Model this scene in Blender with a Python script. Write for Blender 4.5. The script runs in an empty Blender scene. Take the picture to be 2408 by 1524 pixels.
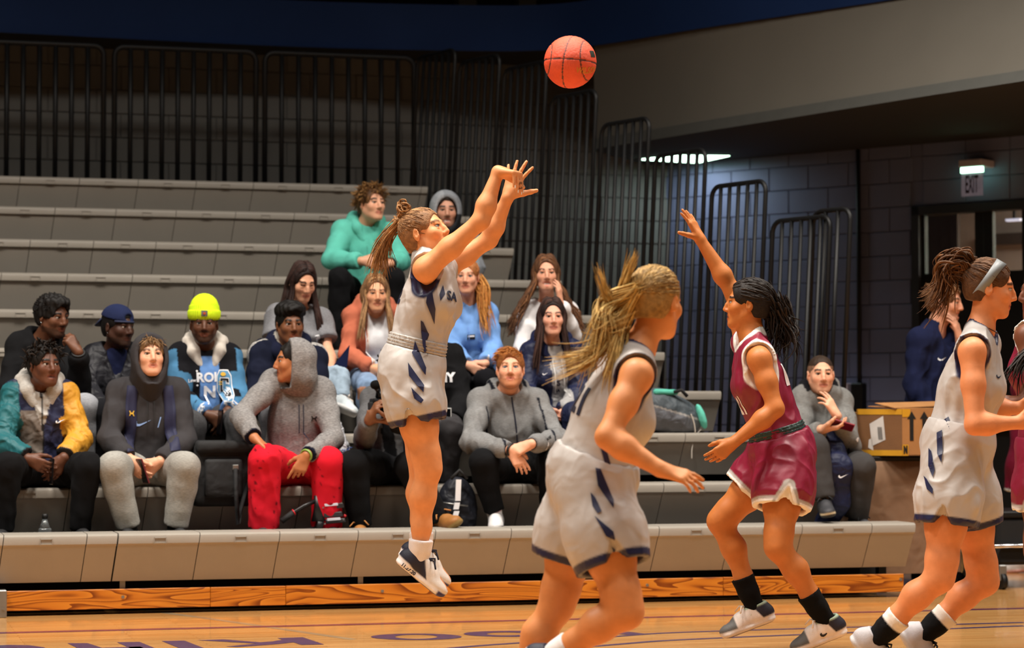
import bpy, bmesh, math, random
import numpy as np
from mathutils import Vector, Matrix
from mathutils.bvhtree import BVHTree
random.seed(7)
rng = np.random.default_rng(7)
SC = bpy.context.scene
COL = SC.collection

# ------------------------------------------------------------------ camera
FPX = 5685.0; CX, CY = 1204.0, 762.0
TH = math.atan(FPX / (21800 - 1204.0)); PH = math.atan((964.6 - 762) / FPX)
CAM = np.array([0, 0, 1.13])
FW = np.array([math.sin(TH) * math.cos(PH), math.cos(TH) * math.cos(PH), math.sin(PH)])
RT = np.array([math.cos(TH), -math.sin(TH), 0.0])
UPV = np.cross(RT, FW)
cam_d = bpy.data.cameras.new('camera')
cam_d.sensor_width = 36.0
cam_d.lens = FPX * 36.0 / 2408
cam_d.clip_end = 200
cam_d.dof.use_dof = True
cam_d.dof.focus_distance = 11.0
cam_d.dof.aperture_fstop = 3.2
cam = bpy.data.objects.new('camera', cam_d)
COL.objects.link(cam)
cam.matrix_world = Matrix(((RT[0], UPV[0], -FW[0], 0), (RT[1], UPV[1], -FW[1], 0), (RT[2], UPV[2], -FW[2], CAM[2]), (0, 0, 0, 1)))
SC.camera = cam

# ------------------------------------------------------------------ world, lamps, exposure
w = bpy.data.worlds.new('hall_ambient'); SC.world = w; w.use_nodes = True
w.node_tree.nodes['Background'].inputs[0].default_value = (1.0, 0.95, 0.9, 1)
w.node_tree.nodes['Background'].inputs[1].default_value = 0.016
SC.view_settings.view_transform = 'Standard'
SC.view_settings.look = 'None'
SC.view_settings.gamma = 1.0
SC.view_settings.use_curve_mapping = False
SC.view_settings.exposure = -0.40

def gym_lamp(x, y, z, power, size=1.6, col=(1.0, 0.925, 0.83)):
    l = bpy.data.lights.new('gym_lamp', 'AREA'); l.energy = power; l.color = col
    l.shape = 'SQUARE'; l.size = size; l.spread = math.radians(125)
    o = bpy.data.objects.new('gym_lamp', l); o.location = (x, y, z); COL.objects.link(o)
    return o
for gx in (-3.5, 1.5, 6.5, 11.5):
    for gy in (-1.0, 4.5, 10.5):
        gym_lamp(gx, gy, 10.0, {-1.0: 35, 4.5: 200, 10.5: 680}[gy] * {-3.5: 1.25, 1.5: 1.15, 6.5: 0.85, 11.5: 0.7}[gx])

# ------------------------------------------------------------------ pixel helpers (measuring the place)
def ray(x, y): return FW + RT * ((x - CX) / FPX) - UPV * ((y - CY) / FPX)
def pY(x, y, Y): r = ray(x, y); return CAM + r * (Y / r[1])
def pD(x, y, d): return CAM + ray(x, y) * d
def pZ(x, y, z): r = ray(x, y); return CAM + r * ((z - CAM[2]) / r[2])

# ------------------------------------------------------------------ scene-object helpers
def prop(o, label=None, cat=None, group=None, kind=None):
    if label: o['label'] = label
    if cat: o['category'] = cat
    if group: o['group'] = group
    if kind: o['kind'] = kind
    return o
def empty(name, loc=(0, 0, 0), label=None, cat=None, group=None, kind=None):
    o = bpy.data.objects.new(name, None); o.location = tuple(loc); o.empty_display_size = 0.1
    COL.objects.link(o); return prop(o, label, cat, group, kind)
def link(name, me, mat=None, parent=None, loc=None):
    o = bpy.data.objects.new(name, me); COL.objects.link(o)
    if mat is not None and not len(me.materials): me.materials.append(mat)
    if parent is not None:
        o.parent = parent
    if loc is not None: o.location = tuple(loc)
    return o
def mesh_from(name, V, F, smooth=False):
    me = bpy.data.meshes.new(name)
    me.from_pydata([tuple(map(float, v)) for v in V], [], [tuple(int(i) for i in f) for f in F])
    if smooth: me.polygons.foreach_set('use_smooth', [True] * len(me.polygons))
    me.update(); return me
class MB:
    """collects simple shapes; build() links them as one mesh object"""
    def __init__(s): s.bm = bmesh.new(); s.o = np.zeros(3)
    def box(s, c, size, rot=None, bevel=0.0, seg=1):
        r = bmesh.ops.create_cube(s.bm, size=1.0); vs = r['verts']
        M = Matrix.Translation(Vector(c)) @ (rot.to_4x4() if rot is not None else Matrix()) @ Matrix.Diagonal((size[0], size[1], size[2], 1))
        bmesh.ops.transform(s.bm, matrix=M, verts=vs)
        if bevel > 0:
            es = list({e for v in vs for e in v.link_edges})
            bmesh.ops.bevel(s.bm, geom=es, offset=bevel, segments=seg, profile=0.6, affect='EDGES')
        return s
    def tube(s, pts, r, n=8, cap=True):
        pts = [np.array(p, float) for p in pts]
        rs = r if hasattr(r, '__len__') else [r] * len(pts)
        rings = []; prev = None
        for i, p in enumerate(pts):
            t = pts[min(i + 1, len(pts) - 1)] - pts[max(i - 1, 0)]
            t /= (np.linalg.norm(t) + 1e-12)
            a = prev if prev is not None else (np.array([0, 0, 1.0]) if abs(t[2]) < .9 else np.array([1.0, 0, 0]))
            a = a - t * (a @ t); a /= (np.linalg.norm(a) + 1e-12); b = np.cross(t, a); prev = a
            rings.append([s.bm.verts.new(p + rs[i] * (math.cos(2 * math.pi * k / n) * a + math.sin(2 * math.pi * k / n) * b)) for k in range(n)])
        for i in range(len(rings) - 1):
            for k in range(n):
                f = s.bm.faces.new((rings[i][k], rings[i][(k + 1) % n], rings[i + 1][(k + 1) % n], rings[i + 1][k])); f.smooth = True
        if cap:
            s.bm.faces.new(rings[0][::-1]); s.bm.faces.new(rings[-1])
        return s
    def poly(s, pts, thick=0.0, n=None):
        vs = [s.bm.verts.new(p) for p in pts]
        f = s.bm.faces.new(vs)
        if thick:
            nn = np.array(n if n is not None else (0, 0, 1.0)) * thick
            r = bmesh.ops.extrude_face_region(s.bm, geom=[f])
            bmesh.ops.translate(s.bm, vec=Vector(nn), verts=[e for e in r['geom'] if isinstance(e, bmesh.types.BMVert)])
        return s
    def prism(s, prof, x0, x1, shear=0.0, zref=0.265):
        """closed (y,z) profile swept along x; joints lean with depth below the top"""
        a = [s.bm.verts.new((x0 + shear * z / zref, y, z)) for y, z in prof]
        b = [s.bm.verts.new((x1 + shear * z / zref, y, z)) for y, z in prof]
        n = len(prof)
        for i in range(n):
            s.bm.faces.new((a[i], a[(i + 1) % n], b[(i + 1) % n], b[i]))
        s.bm.faces.new(a); s.bm.faces.new(b[::-1]); return s
    def mesh(s, name, smooth=False):
        bmesh.ops.recalc_face_normals(s.bm, faces=s.bm.faces[:])
        me = bpy.data.meshes.new(name); s.bm.to_mesh(me); s.bm.free()
        if smooth: me.polygons.foreach_set('use_smooth', [True] * len(me.polygons))
        return me
    def build(s, name, mat, parent=None, loc=None, smooth=False):
        return link(name, s.mesh(name, smooth), mat, parent, loc)

# ------------------------------------------------------------------ materials
def srgb(r, g, b):
    f = lambda c: (c / 255 / 12.92) if c / 255 <= 0.04045 else ((c / 255 + 0.055) / 1.055) ** 2.4
    return (f(r), f(g), f(b), 1.0)
MATS = {}
def mat(name, col, rough=0.6, metal=0.0, var=0.12, vscale=8.0, bump=0.0, bscale=60.0, spec=0.5, emit=None, estr=0.0, stretch=None, sheen=0.0, attr=False, sss=0.0, coat=0.0, alpha=None, trans=0.0, wr=0.0, wrs=6.0, fuzz=0.0):
    if name in MATS: return MATS[name]
    m = bpy.data.materials.new(name); m.use_nodes = True; MATS[name] = m
    nt = m.node_tree; N = nt.nodes; L = nt.links; p = N['Principled BSDF']
    tc = N.new('ShaderNodeTexCoord'); src = tc.outputs['Object']
    if stretch:
        mp = N.new('ShaderNodeMapping'); mp.inputs['Scale'].default_value = stretch
        L.new(src, mp.inputs[0]); src = mp.outputs[0]
    p.inputs['Roughness'].default_value = rough; p.inputs['Metallic'].default_value = metal
    p.inputs['Specular IOR Level'].default_value = spec
    if sheen: p.inputs['Sheen Weight'].default_value = sheen; p.inputs['Sheen Roughness'].default_value = 0.5
    if coat: p.inputs['Coat Weight'].default_value = coat; p.inputs['Coat Roughness'].default_value = 0.12
    if trans: p.inputs['Transmission Weight'].default_value = trans
    if alpha is not None: p.inputs['Alpha'].default_value = alpha
    if attr:
        at = N.new('ShaderNodeAttribute'); at.attribute_name = 'Col'; base = at.outputs['Color']
    else:
        c = N.new('ShaderNodeRGB'); c.outputs[0].default_value = col; base = c.outputs[0]
    if var > 0:
        nz = N.new('ShaderNodeTexNoise'); nz.inputs['Scale'].default_value = vscale; nz.inputs['Detail'].default_value = 4
        L.new(src, nz.inputs['Vector'])
        rp = N.new('ShaderNodeMapRange'); rp.inputs[1].default_value = 0.3; rp.inputs[2].default_value = 0.7
        rp.inputs[3].default_value = 1 - var; rp.inputs[4].default_value = 1 + var
        L.new(nz.outputs['Fac'], rp.inputs[0])
        mx = N.new('ShaderNodeVectorMath'); mx.operation = 'SCALE'
        L.new(base, mx.inputs[0]); L.new(rp.outputs[0], mx.inputs['Scale']); base = mx.outputs[0]
    if fuzz > 0:   # heathered yarn: fine streaks of a second tone
        mp2 = N.new('ShaderNodeMapping'); mp2.inputs['Scale'].default_value = (60, 60, 260); L.new(tc.outputs['Object'], mp2.inputs[0])
        nz = N.new('ShaderNodeTexNoise'); nz.inputs['Scale'].default_value = 1.0; nz.inputs['Detail'].default_value = 3; L.new(mp2.outputs[0], nz.inputs['Vector'])
        rp = N.new('ShaderNodeMapRange'); rp.inputs[1].default_value = 0.35; rp.inputs[2].default_value = 0.65; rp.inputs[3].default_value = 1 - fuzz; rp.inputs[4].default_value = 1 + fuzz
        L.new(nz.outputs['Fac'], rp.inputs[0]); mx = N.new('ShaderNodeVectorMath'); mx.operation = 'SCALE'
        L.new(base, mx.inputs[0]); L.new(rp.outputs[0], mx.inputs['Scale']); base = mx.outputs[0]
    L.new(base, p.inputs['Base Color'])
    if sss:
        p.inputs['Subsurface Weight'].default_value = sss; p.inputs['Subsurface Radius'].default_value = (0.012, 0.005, 0.003); p.inputs['Subsurface Scale'].default_value = 1.0
    nrm = None
    if wr > 0:
        wv = N.new('ShaderNodeTexNoise'); wv.inputs['Scale'].default_value = wrs; wv.inputs['Detail'].default_value = 1.5; wv.inputs['Distortion'].default_value = 0.5
        L.new(tc.outputs['Object'], wv.inputs['Vector'])
        b0 = N.new('ShaderNodeBump'); b0.inputs['Strength'].default_value = min(1, wr); b0.inputs['Distance'].default_value = 0.035
        L.new(wv.outputs['Fac'], b0.inputs['Height']); nrm = b0.outputs[0]
    if bump > 0:
        nb = N.new('ShaderNodeTexNoise'); nb.inputs['Scale'].default_value = bscale; nb.inputs['Detail'].default_value = 2
        L.new(src, nb.inputs['Vector'])
        b1 = N.new('ShaderNodeBump'); b1.inputs['Strength'].default_value = bump; b1.inputs['Distance'].default_value = 0.004
        L.new(nb.outputs['Fac'], b1.inputs['Height'])
        if nrm is not None: L.new(nrm, b1.inputs['Normal'])
        nrm = b1.outputs[0]
    if nrm is not None: L.new(nrm, p.inputs['Normal'])
    if emit: p.inputs['Emission Color'].default_value = emit; p.inputs['Emission Strength'].default_value = estr
    return m

# court floor: narrow maple strips running along the bleachers, lacquered
def floor_material():
    m = bpy.data.materials.new('maple_court'); m.use_nodes = True
    nt = m.node_tree; N = nt.nodes; L = nt.links; p = N['Principled BSDF']
    tc = N.new('ShaderNodeTexCoord')
    mp = N.new('ShaderNodeMapping'); mp.inputs['Scale'].default_value = (1, 1, 1); L.new(tc.outputs['Object'], mp.inputs[0])
    br = N.new('ShaderNodeTexBrick'); br.offset = 0.37; br.inputs['Scale'].default_value = 1.0
    br.inputs['Brick Width'].default_value = 0.85; br.inputs['Row Height'].default_value = 0.057; br.inputs['Mortar Size'].default_value = 0.0012
    br.inputs['Color1'].default_value = srgb(210, 158, 96); br.inputs['Color2'].default_value = srgb(192, 136, 76); br.inputs['Mortar'].default_value = srgb(120, 78, 36)
    L.new(mp.outputs[0], br.inputs['Vector'])
    mp2 = N.new('ShaderNodeMapping'); mp2.inputs['Scale'].default_value = (1.2, 34, 1); L.new(tc.outputs['Object'], mp2.inputs[0])
    nz = N.new('ShaderNodeTexNoise'); nz.inputs['Scale'].default_value = 1.6; nz.inputs['Detail'].default_value = 5; L.new(mp2.outputs[0], nz.inputs['Vector'])
    mr = N.new('ShaderNodeMapRange'); mr.inputs[1].default_value = 0.25; mr.inputs[2].default_value = 0.75; mr.inputs[3].default_value = 0.72; mr.inputs[4].default_value = 1.2
    L.new(nz.outputs['Fac'], mr.inputs[0])
    mx = N.new('ShaderNodeVectorMath'); mx.operation = 'SCALE'; L.new(br.outputs['Color'], mx.inputs[0]); L.new(mr.outputs[0], mx.inputs['Scale'])
    L.new(mx.outputs[0], p.inputs['Base Color'])
    p.inputs['Roughness'].default_value = 0.22; p.inputs['Specular IOR Level'].default_value = 0.5
    p.inputs['Coat Weight'].default_value = 0.6; p.inputs['Coat Roughness'].default_value = 0.08
    nb = N.new('ShaderNodeTexNoise'); nb.inputs['Scale'].default_value = 5; L.new(mp2.outputs[0], nb.inputs['Vector'])
    bp = N.new('ShaderNodeBump'); bp.inputs['Strength'].default_value = 0.06; bp.inputs['Distance'].default_value = 0.01; L.new(nb.outputs['Fac'], bp.inputs['Height'])
    L.new(bp.outputs[0], p.inputs['Normal'])
    return m
def block_material(name, c1, c2, mortar, bw=0.4, bh=0.2):
    m = bpy.data.materials.new(name); m.use_nodes = True
    nt = m.node_tree; N = nt.nodes; L = nt.links; p = N['Principled BSDF']
    tc = N.new('ShaderNodeTexCoord')
    br = N.new('ShaderNodeTexBrick'); br.inputs['Scale'].default_value = 1.0; br.inputs['Brick Width'].default_value = bw; br.inputs['Row Height'].default_value = bh
    br.inputs['Mortar Size'].default_value = 0.005; br.inputs['Mortar Smooth'].default_value = 0.3
    br.inputs['Color1'].default_value = c1; br.inputs['Color2'].default_value = c2; br.inputs['Mortar'].default_value = mortar
    L.new(tc.outputs['UV'], br.inputs['Vector']); L.new(br.outputs['Color'], p.inputs['Base Color'])
    nz = N.new('ShaderNodeTexNoise'); nz.inputs['Scale'].default_value = 40; L.new(tc.outputs['UV'], nz.inputs['Vector'])
    ad = N.new('ShaderNodeMath'); ad.operation = 'MULTIPLY_ADD'; ad.inputs[1].default_value = 0.25
    L.new(nz.outputs['Fac'], ad.inputs[0]); L.new(br.outputs['Fac'], ad.inputs[2])
    bp = N.new('ShaderNodeBump'); bp.inputs['Strength'].default_value = 0.5; bp.inputs['Distance'].default_value = 0.006; bp.invert = True
    L.new(ad.outputs[0], bp.inputs['Height']); L.new(bp.outputs[0], p.inputs['Normal'])
    p.inputs['Roughness'].default_value = 0.75
    return m
def wood_board_material():
    m = bpy.data.materials.new('varnished_pine'); m.use_nodes = True
    nt = m.node_tree; N = nt.nodes; L = nt.links; p = N['Principled BSDF']
    tc = N.new('ShaderNodeTexCoord'); oi = N.new('ShaderNodeObjectInfo')
    va = N.new('ShaderNodeVectorMath'); va.operation = 'MULTIPLY_ADD'; va.inputs[1].default_value = (0.75, 1, 5.5)
    cb = N.new('ShaderNodeCombineXYZ'); ml = N.new('ShaderNodeMath'); ml.operation = 'MULTIPLY'; ml.inputs[1].default_value = 30
    L.new(oi.outputs['Random'], ml.inputs[0]); L.new(ml.outputs[0], cb.inputs[0])
    L.new(tc.outputs['Object'], va.inputs[0]); L.new(cb.outputs[0], va.inputs[2])
    nz = N.new('ShaderNodeTexNoise'); nz.inputs['Scale'].default_value = 1.5; nz.inputs['Detail'].default_value = 1.5; nz.inputs['Distortion'].default_value = 0.5; L.new(va.outputs[0], nz.inputs['Vector'])
    sn = N.new('ShaderNodeMath'); sn.operation = 'MULTIPLY'; sn.inputs[1].default_value = 16; L.new(nz.outputs['Fac'], sn.inputs[0])
    fr = N.new('ShaderNodeMath'); fr.operation = 'FRACT'; L.new(sn.outputs[0], fr.inputs[0])
    cr = N.new('ShaderNodeValToRGB'); e = cr.color_ramp.elements
    e[0].position = 0.0; e[0].color = srgb(200, 124, 38); e[1].position = 1.0; e[1].color = srgb(128, 60, 12)
    x = e.new(0.55); x.color = srgb(184, 106, 28); x = e.new(0.93); x.color = srgb(118, 54, 10)
    L.new(fr.outputs[0], cr.inputs[0]); L.new(cr.outputs[0], p.inputs['Base Color'])
    p.inputs['Roughness'].default_value = 0.28; p.inputs['Coat Weight'].default_value = 0.3
    return m
M_FLOOR = floor_material()
M_PINE = wood_board_material()
M_SEAT = mat('grey_bench_plastic', srgb(150, 143, 133), rough=0.42, var=0.05, vscale=3, bump=0.25, bscale=350)
M_BLACK = mat('black_steel', srgb(14, 14, 15), rough=0.5, var=0.1, spec=0.3)
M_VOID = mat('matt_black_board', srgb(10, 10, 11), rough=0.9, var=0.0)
M_DECK = mat('dark_deck_board', srgb(40, 38, 36), rough=0.7)
M_NAVYWALL = mat('navy_fascia_paint', srgb(20, 42, 84), rough=0.75, spec=0.15, var=0.06, vscale=2, bump=0.1, bscale=90)
M_BEIGE = mat('putty_bulkhead_paint', srgb(96, 91, 82), rough=0.8, var=0.04, vscale=1.5, bump=0.1, bscale=60)
M_TRIM = mat('grey_bulkhead_trim', srgb(80, 80, 76), rough=0.7, var=0.05)
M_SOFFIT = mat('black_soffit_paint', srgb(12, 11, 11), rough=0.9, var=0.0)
M_STEEL = mat('galvanised_steel', srgb(150, 150, 148), rough=0.35, metal=0.8, var=0.15)
M_LINE_P = mat('purple_court_line', srgb(92, 44, 74), rough=0.25, var=0.05, coat=0.5)
M_LINE_N = mat('navy_court_paint', srgb(44, 42, 92), rough=0.25, var=0.05, coat=0.5)
M_LINE_G = mat('faded_grey_line', srgb(150, 130, 100), rough=0.25, var=0.2, coat=0.5)
M_WHITE = mat('white_plastic', srgb(225, 225, 222), rough=0.5, var=0.03)

# ------------------------------------------------------------------ floor and its painted lines
fl = MB().box((5, 9, -0.05), (34, 34, 0.1)).build('floor', M_FLOOR); prop(fl, 'glossy light maple court floor in front of the bleachers', kind='structure')
def ribbon(pts, wid, z=0.0006):
    pts = [np.array(p[:2], float) for p in pts]; V = []
    for i, p in enumerate(pts):
        t = pts[min(i + 1, len(pts) - 1)] - pts[max(i - 1, 0)]; t /= np.linalg.norm(t); n = np.array([-t[1], t[0]])
        V += [(*(p + n * wid / 2), z), (*(p - n * wid / 2), z)]
    F = [(2 * i, 2 * i + 1, 2 * i + 3, 2 * i + 2) for i in range(len(pts) - 1)]
    return V, F
def painted(name, pts, wid, m, z=0.0008):
    V, F = ribbon(pts, wid, z); return link(name, mesh_from(name, V, F), m, fl)
painted('painted_sideline', [(-6, 12.56), (20, 12.56)], 0.085, M_LINE_P)
def floor_px(P): return [pZ(x, y, 0)[:2] for x, y in P]
def smooth_px(P, n=6):
    P = [np.array(p) for p in P]; out = []
    for i in range(len(P) - 1):
        a, b, c, d = P[max(i - 1, 0)], P[i], P[i + 1], P[min(i + 2, len(P) - 1)]
        for k in range(n):
            t = k / n; out.append(0.5 * ((2 * b) + (c - a) * t + (2 * a - 5 * b + 4 * c - d) * t * t + (3 * b - a - 3 * c + d) * t ** 3))
    return out + [P[-1]]
L1 = floor_px([(960, 1535), (1089, 1522), (1225, 1512), (1420, 1499), (1600, 1487.5), (2000, 1475.5), (2408, 1464)])
L2 = floor_px([(1200, 1536), (1448, 1516), (1600, 1505), (2000, 1488), (2408, 1472)])
painted('painted_arc', smooth_px(L1), 0.05, M_LINE_N, 0.0010)
painted('painted_arc', smooth_px(L2), 0.05, M_LINE_N, 0.0010)
painted('faded_line', floor_px([(330, 1434), (470, 1452), (640, 1476), (830, 1504)]), 0.05, M_LINE_G, 0.0005)
def painted_poly(name, P, holes=None):
    g = [pZ(x, y, 0) for x, y in P]
    bm = bmesh.new()
    if holes is None:
        bm.faces.new([bm.verts.new((p[0], p[1], 0.0012)) for p in g])
    else:
        h = [pZ(x, y, 0) for x, y in holes]
        a = [bm.verts.new((p[0], p[1], 0.0012)) for p in g]; b = [bm.verts.new((p[0], p[1], 0.0012)) for p in h]; n = len(a)
        for i in range(n): bm.faces.new((a[i], a[(i + 1) % n], b[(i + 1) % n], b[i]))
    bmesh.ops.recalc_face_normals(bm, faces=bm.faces[:])
    me = bpy.data.meshes.new(name); bm.to_mesh(me); bm.free(); return link(name, me, M_LINE_N, fl)
ell = lambda x, y, a, b, n=28: [(x + a * math.cos(2 * math.pi * i / n), y + b * math.sin(2 * math.pi * i / n)) for i in range(n)]
painted_poly('painted_letter', [(158, 1513), (206, 1513), (240, 1524), (330, 1521), (350, 1530), (252, 1533), (275, 1542), (225, 1545)])
painted_poly('painted_letter', [(275, 1511), (328, 1510), (372, 1528), (410, 1543), (352, 1545)])
painted_poly('painted_letter', [(380, 1508), (434, 1507), (470, 1521), (520, 1538), (470, 1542), (410, 1520)])
painted_poly('painted_letter', [(462, 1506), (525, 1504), (612, 1511), (640, 1509), (664, 1505), (652, 1501), (712, 1499), (762, 1516), (708, 1517), (690, 1511), (655, 1515), (560, 1522), (530, 1521), (604, 1514)])
painted_poly('painted_letter', ell(979, 1498, 107, 7.5), ell(979, 1498, 50, 4.8))
painted_poly('painted_letter', ell(1195, 1491, 105, 7.0), ell(1190, 1491.2, 46, 3.4))
painted_poly('painted_letter', [(1365, 1482), (1420, 1480), (1520, 1491), (1490, 1494), (1440, 1491)])
painted_poly('painted_letter', [(-40, 1520), (20, 1517), (70, 1518), (105, 1523), (110, 1530), (60, 1531), (40, 1524), (-40, 1526)])

# ------------------------------------------------------------------ bleachers
HK = [0.449, 0.684, 0.984, 1.258, 1.531, 1.805, 2.083, 2.357, 2.640, 2.921]
YK = [13.47 + 0.59 * k for k in range(10)]
XE = [6.254 - 0.196 * k for k in range(10)]
def xend(Y): return 6.254 - 0.3322 * (Y - 13.47)
PROF = [(0.27, 0), (0.035, 0), (0.016, -0.003), (0.004, -0.012), (0, -0.026), (0.002, -0.056), (0.012, -0.064), (0.018, -0.066), (0.095, -0.268), (0.115, -0.268), (0.04, -0.05), (0.27, -0.04)]
def seat_mesh(wid):
    mb = MB().prism(PROF, 0.0, wid, shear=0.028)
    me = mb.mesh('bench_module')
    me.polygons.foreach_set('use_smooth', [abs(p.normal.x) < 0.5 for p in me.polygons])
    try: me.set_sharp_from_angle(angle=math.radians(35))
    except Exception: pass
    me.materials.append(M_SEAT); return me
SEAT_ME = seat_mesh(0.4455)
mb = MB()
for (cx_, cz_, sx_, sz_) in ((0.225, -0.027, 0.066, 0.0022), (0.225, -0.054, 0.066, 0.0022), (0.193, -0.0405, 0.0022, 0.027), (0.257, -0.0405, 0.0022, 0.027)):
    mb.box((cx_, -0.0005, cz_), (sx_, 0.007, sz_ * 1.4))
SLOT_ME = mb.mesh('seat_number_slot'); SLOT_ME.materials.append(M_SEAT)
ROWNAMES = ['lowest bench row, front face above the wooden kickboard', 'second bench row up, where the front spectators sit', 'third bench row up, behind the front spectators',
            'fourth bench row up, with the grey teal backpack below it', 'fifth bench row up, its end beside the blonde player', 'sixth bench row up, where the turquoise hoodie sits',
            'fourth bench row from the top', 'third bench row from the top, ending by the raised arms', 'second bench row from the top', 'topmost bench row under the black rear guard rail']
J0 = [1.918, 1.70, 1.60, 1.75, 1.66, 1.80, None, None, None, None]
JPX = {9: 46, 8: 129, 7: 71, 6: 159}
for k in range(10):
    root = empty('bleacher_row', (0, YK[k], HK[k]), 'grey moulded plastic ' + ROWNAMES[k], 'bench', 'rows of the grey bleachers')
    j = J0[k] if J0[k] is not None else float(pY(JPX[k], 700, YK[k])[0])
    x = j + 0.45 * math.floor((XE[k] - j) / 0.45)
    cuts = [(x, XE[k] - x)]
    while x > -1.2:
        if k == 0 and abs(x - 1.468) < 0.02:
            cuts.append((x - 0.172, 0.168)); x -= 0.172
        x -= 0.45; cuts.append((x, 0.45))
    for (x0, wd) in cuts:
        if wd < 0.03: continue
        full = abs(wd - 0.45) < 1e-3
        o = link('bench_module', SEAT_ME if full else seat_mesh(wd - 0.0045), None, root, (x0 + 0.002, 0, 0))
        if full: link('seat_number_slot', SLOT_ME, None, o)
    if k < 10:   # foot deck and riser behind this bench
        d = MB().box(((-1.3 + XE[k]) / 2 - 0.05, 0.27 + 0.20, -0.10), (XE[k] + 1.2, 0.42, 0.03)).build('foot_deck', M_DECK, root)
    MB().box(((-1.3 + XE[k]) / 2 - 0.05, 0.40, -0.19 - 0.1), (XE[k] + 1.0, 0.02, 0.36)).build('riser_board', M_VOID, root)
    # end bracket and support frame at the right end
    MB().box((XE[k] - 0.10, 0.30, -0.05 - HK[k] / 2), (0.05, 0.05, max(HK[k] - 0.12, 0.1))).box((XE[k] - 0.10, 0.28, -0.085), (0.05, 0.22, 0.05)).build('support_post', M_BLACK, root)
# kickboard: four pine boards with screws
kb = empty('wooden_kickboard', (0, 13.55, 0), 'long varnished pine kickboard with screws under the lowest bench', 'board')
edges = [-1.2, float(pY(165, 1420, 13.55)[0]) - 0.9, float(pY(494, 1400, 13.55)[0]), float(pY(671, 1400, 13.55)[0]), float(pY(1270, 1380, 13.55)[0]), float(pY(1699, 1370, 13.55)[0]), 6.2]
for a, b in zip(edges[:-1], edges[1:]):
    MB().box(((a + b) / 2, 0, 0.085), (b - a - 0.0015, 0.03, 0.108), bevel=0.003).build('board', M_PINE, kb)
for px in (289, 899, 1522, 2118):
    c = pY(px, 1404 - (px - 289) * 0.0225, 13.535)
    MB().tube([(c[0], -0.015, c[2]), (c[0], -0.019, c[2])], 0.009, 12).build('screw', M_STEEL, kb)
for px in (289, 850):
    c = pY(px, 1420, 13.55); MB().box((c[0], 0.03, 0.13), (0.03, 0.006, 0.15)).build('bracket', M_STEEL, kb)
o = MB().box((2.4, 13.95, 0.1), (7.6, 0.02, 0.2)).build('gap_light_blocker', M_VOID)  # added black sheet that blocks light and keeps the gap dark
prop(o, 'added black panel blocking light in the gap beneath the lowest bench', 'panel')
c = pY(6, 1428, 13.5)
o = MB().box((c[0] - 0.03, 13.5, 0.075), (0.1, 0.09, 0.15), bevel=0.004).tube([(c[0], 13.453, 0.05), (c[0], 13.449, 0.05)], 0.006, 8).build('metal_end_bracket', M_STEEL)
prop(o, 'small grey metal end bracket on the floor left of the kickboard', 'bracket')

# ------------------------------------------------------------------ guard rails
def rail_panel(base, ux, W, Ht, lean, nb, label, group, r=0.022):
    """tube hoop with upright bars; base = bottom corner, ux = direction along the panel, lean = sideways shift per metre of height"""
    root = empty('guard_rail', base, label, 'railing', group)
    ux = np.array(ux, float); up = np.array([lean[0], lean[1], 1.0])
    rc = 0.075; P = [up * 0]
    P.append(up * (Ht - rc))
    for i in range(1, 5):
        a = math.pi / 2 * i / 4; P.append(up * (Ht - rc + rc * math.sin(a)) + ux * (rc - rc * math.cos(a)))
    for i in range(0, 5):
        a = math.pi / 2 * i / 4; P.append(up * (Ht - rc + rc * math.cos(a)) + ux * (W - rc + rc * math.sin(a)))
    P.append(ux * W)
    MB().tube(P, r, 8).build('hoop', M_BLACK, root)
    bar = MB().tube([up * 0, up * (Ht - 0.005)], r * 0.9, 8).mesh('bar'); bar.materials.append(M_BLACK)
    for i in range(nb):
        link('bar', bar, None, root, ux * (W * (i + 1) / (nb + 1)))
    lo = MB().tube([up * 0.03, up * 0.03 + ux * W], r * 0.8, 6).build('lower_rail', M_BLACK, root)
    return root
xs = [(0.836, 1.138), (2.06, 1.141), (3.275, 1.244)]
names = ['leftmost in view', 'middle', 'rightmost straight']
for (x0, W), nm in zip(xs, names):
    rail_panel((x0, 19.42, 2.836), (1, 0, 0), W, 1.204, (0, 0), 8, 'black tube guard rail behind the top bench, ' + nm + ' panel', 'guard rails behind the top bench')
rail_panel((-0.38, 19.42, 2.836), (1, 0, 0), 1.138, 1.204, (0, 0), 8, 'black tube guard rail behind the top bench, past the left edge of the picture', 'guard rails behind the top bench')
dv = np.array([-0.315, 0.949, 0.0])      # along the bleacher end, away from the court
LEAN = (0.055, 0.018)
tops = [(14.43, 2.38), (15.04, 2.66), (15.65, 2.93), (16.26, 3.21), (16.87, 3.48), (17.48, 3.77), (18.09, 3.90), (18.70, 4.02)]
ordn = ['lowest', 'second lowest', 'third lowest', 'fourth lowest', 'fifth lowest', 'sixth lowest', 'second highest', 'highest']
for i, ((Y, zt), nm) in enumerate(zip(tops, ordn)):
    z0 = max(zt - 2.3, 0.03)
    Ht = zt - z0
    bx = xend(Y) + 0.05; by = Y - LEAN[1] * Ht
    rail_panel((bx, by, z0), dv, 0.575, Ht, LEAN, 5, 'leaning black tube guard rail at the bleacher end, ' + nm + ' of the steps', 'stepped guard rails at the bleacher end', r=0.0165)
Ht = 1.5
rail_panel((xend(14.28) + 0.12, 14.28 - LEAN[1] * Ht, 0.92), dv, 0.36, Ht, LEAN, 2, 'narrow leaning black guard rail nearest the grey block wall', 'stepped guard rails at the bleacher end', r=0.0165)

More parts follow.
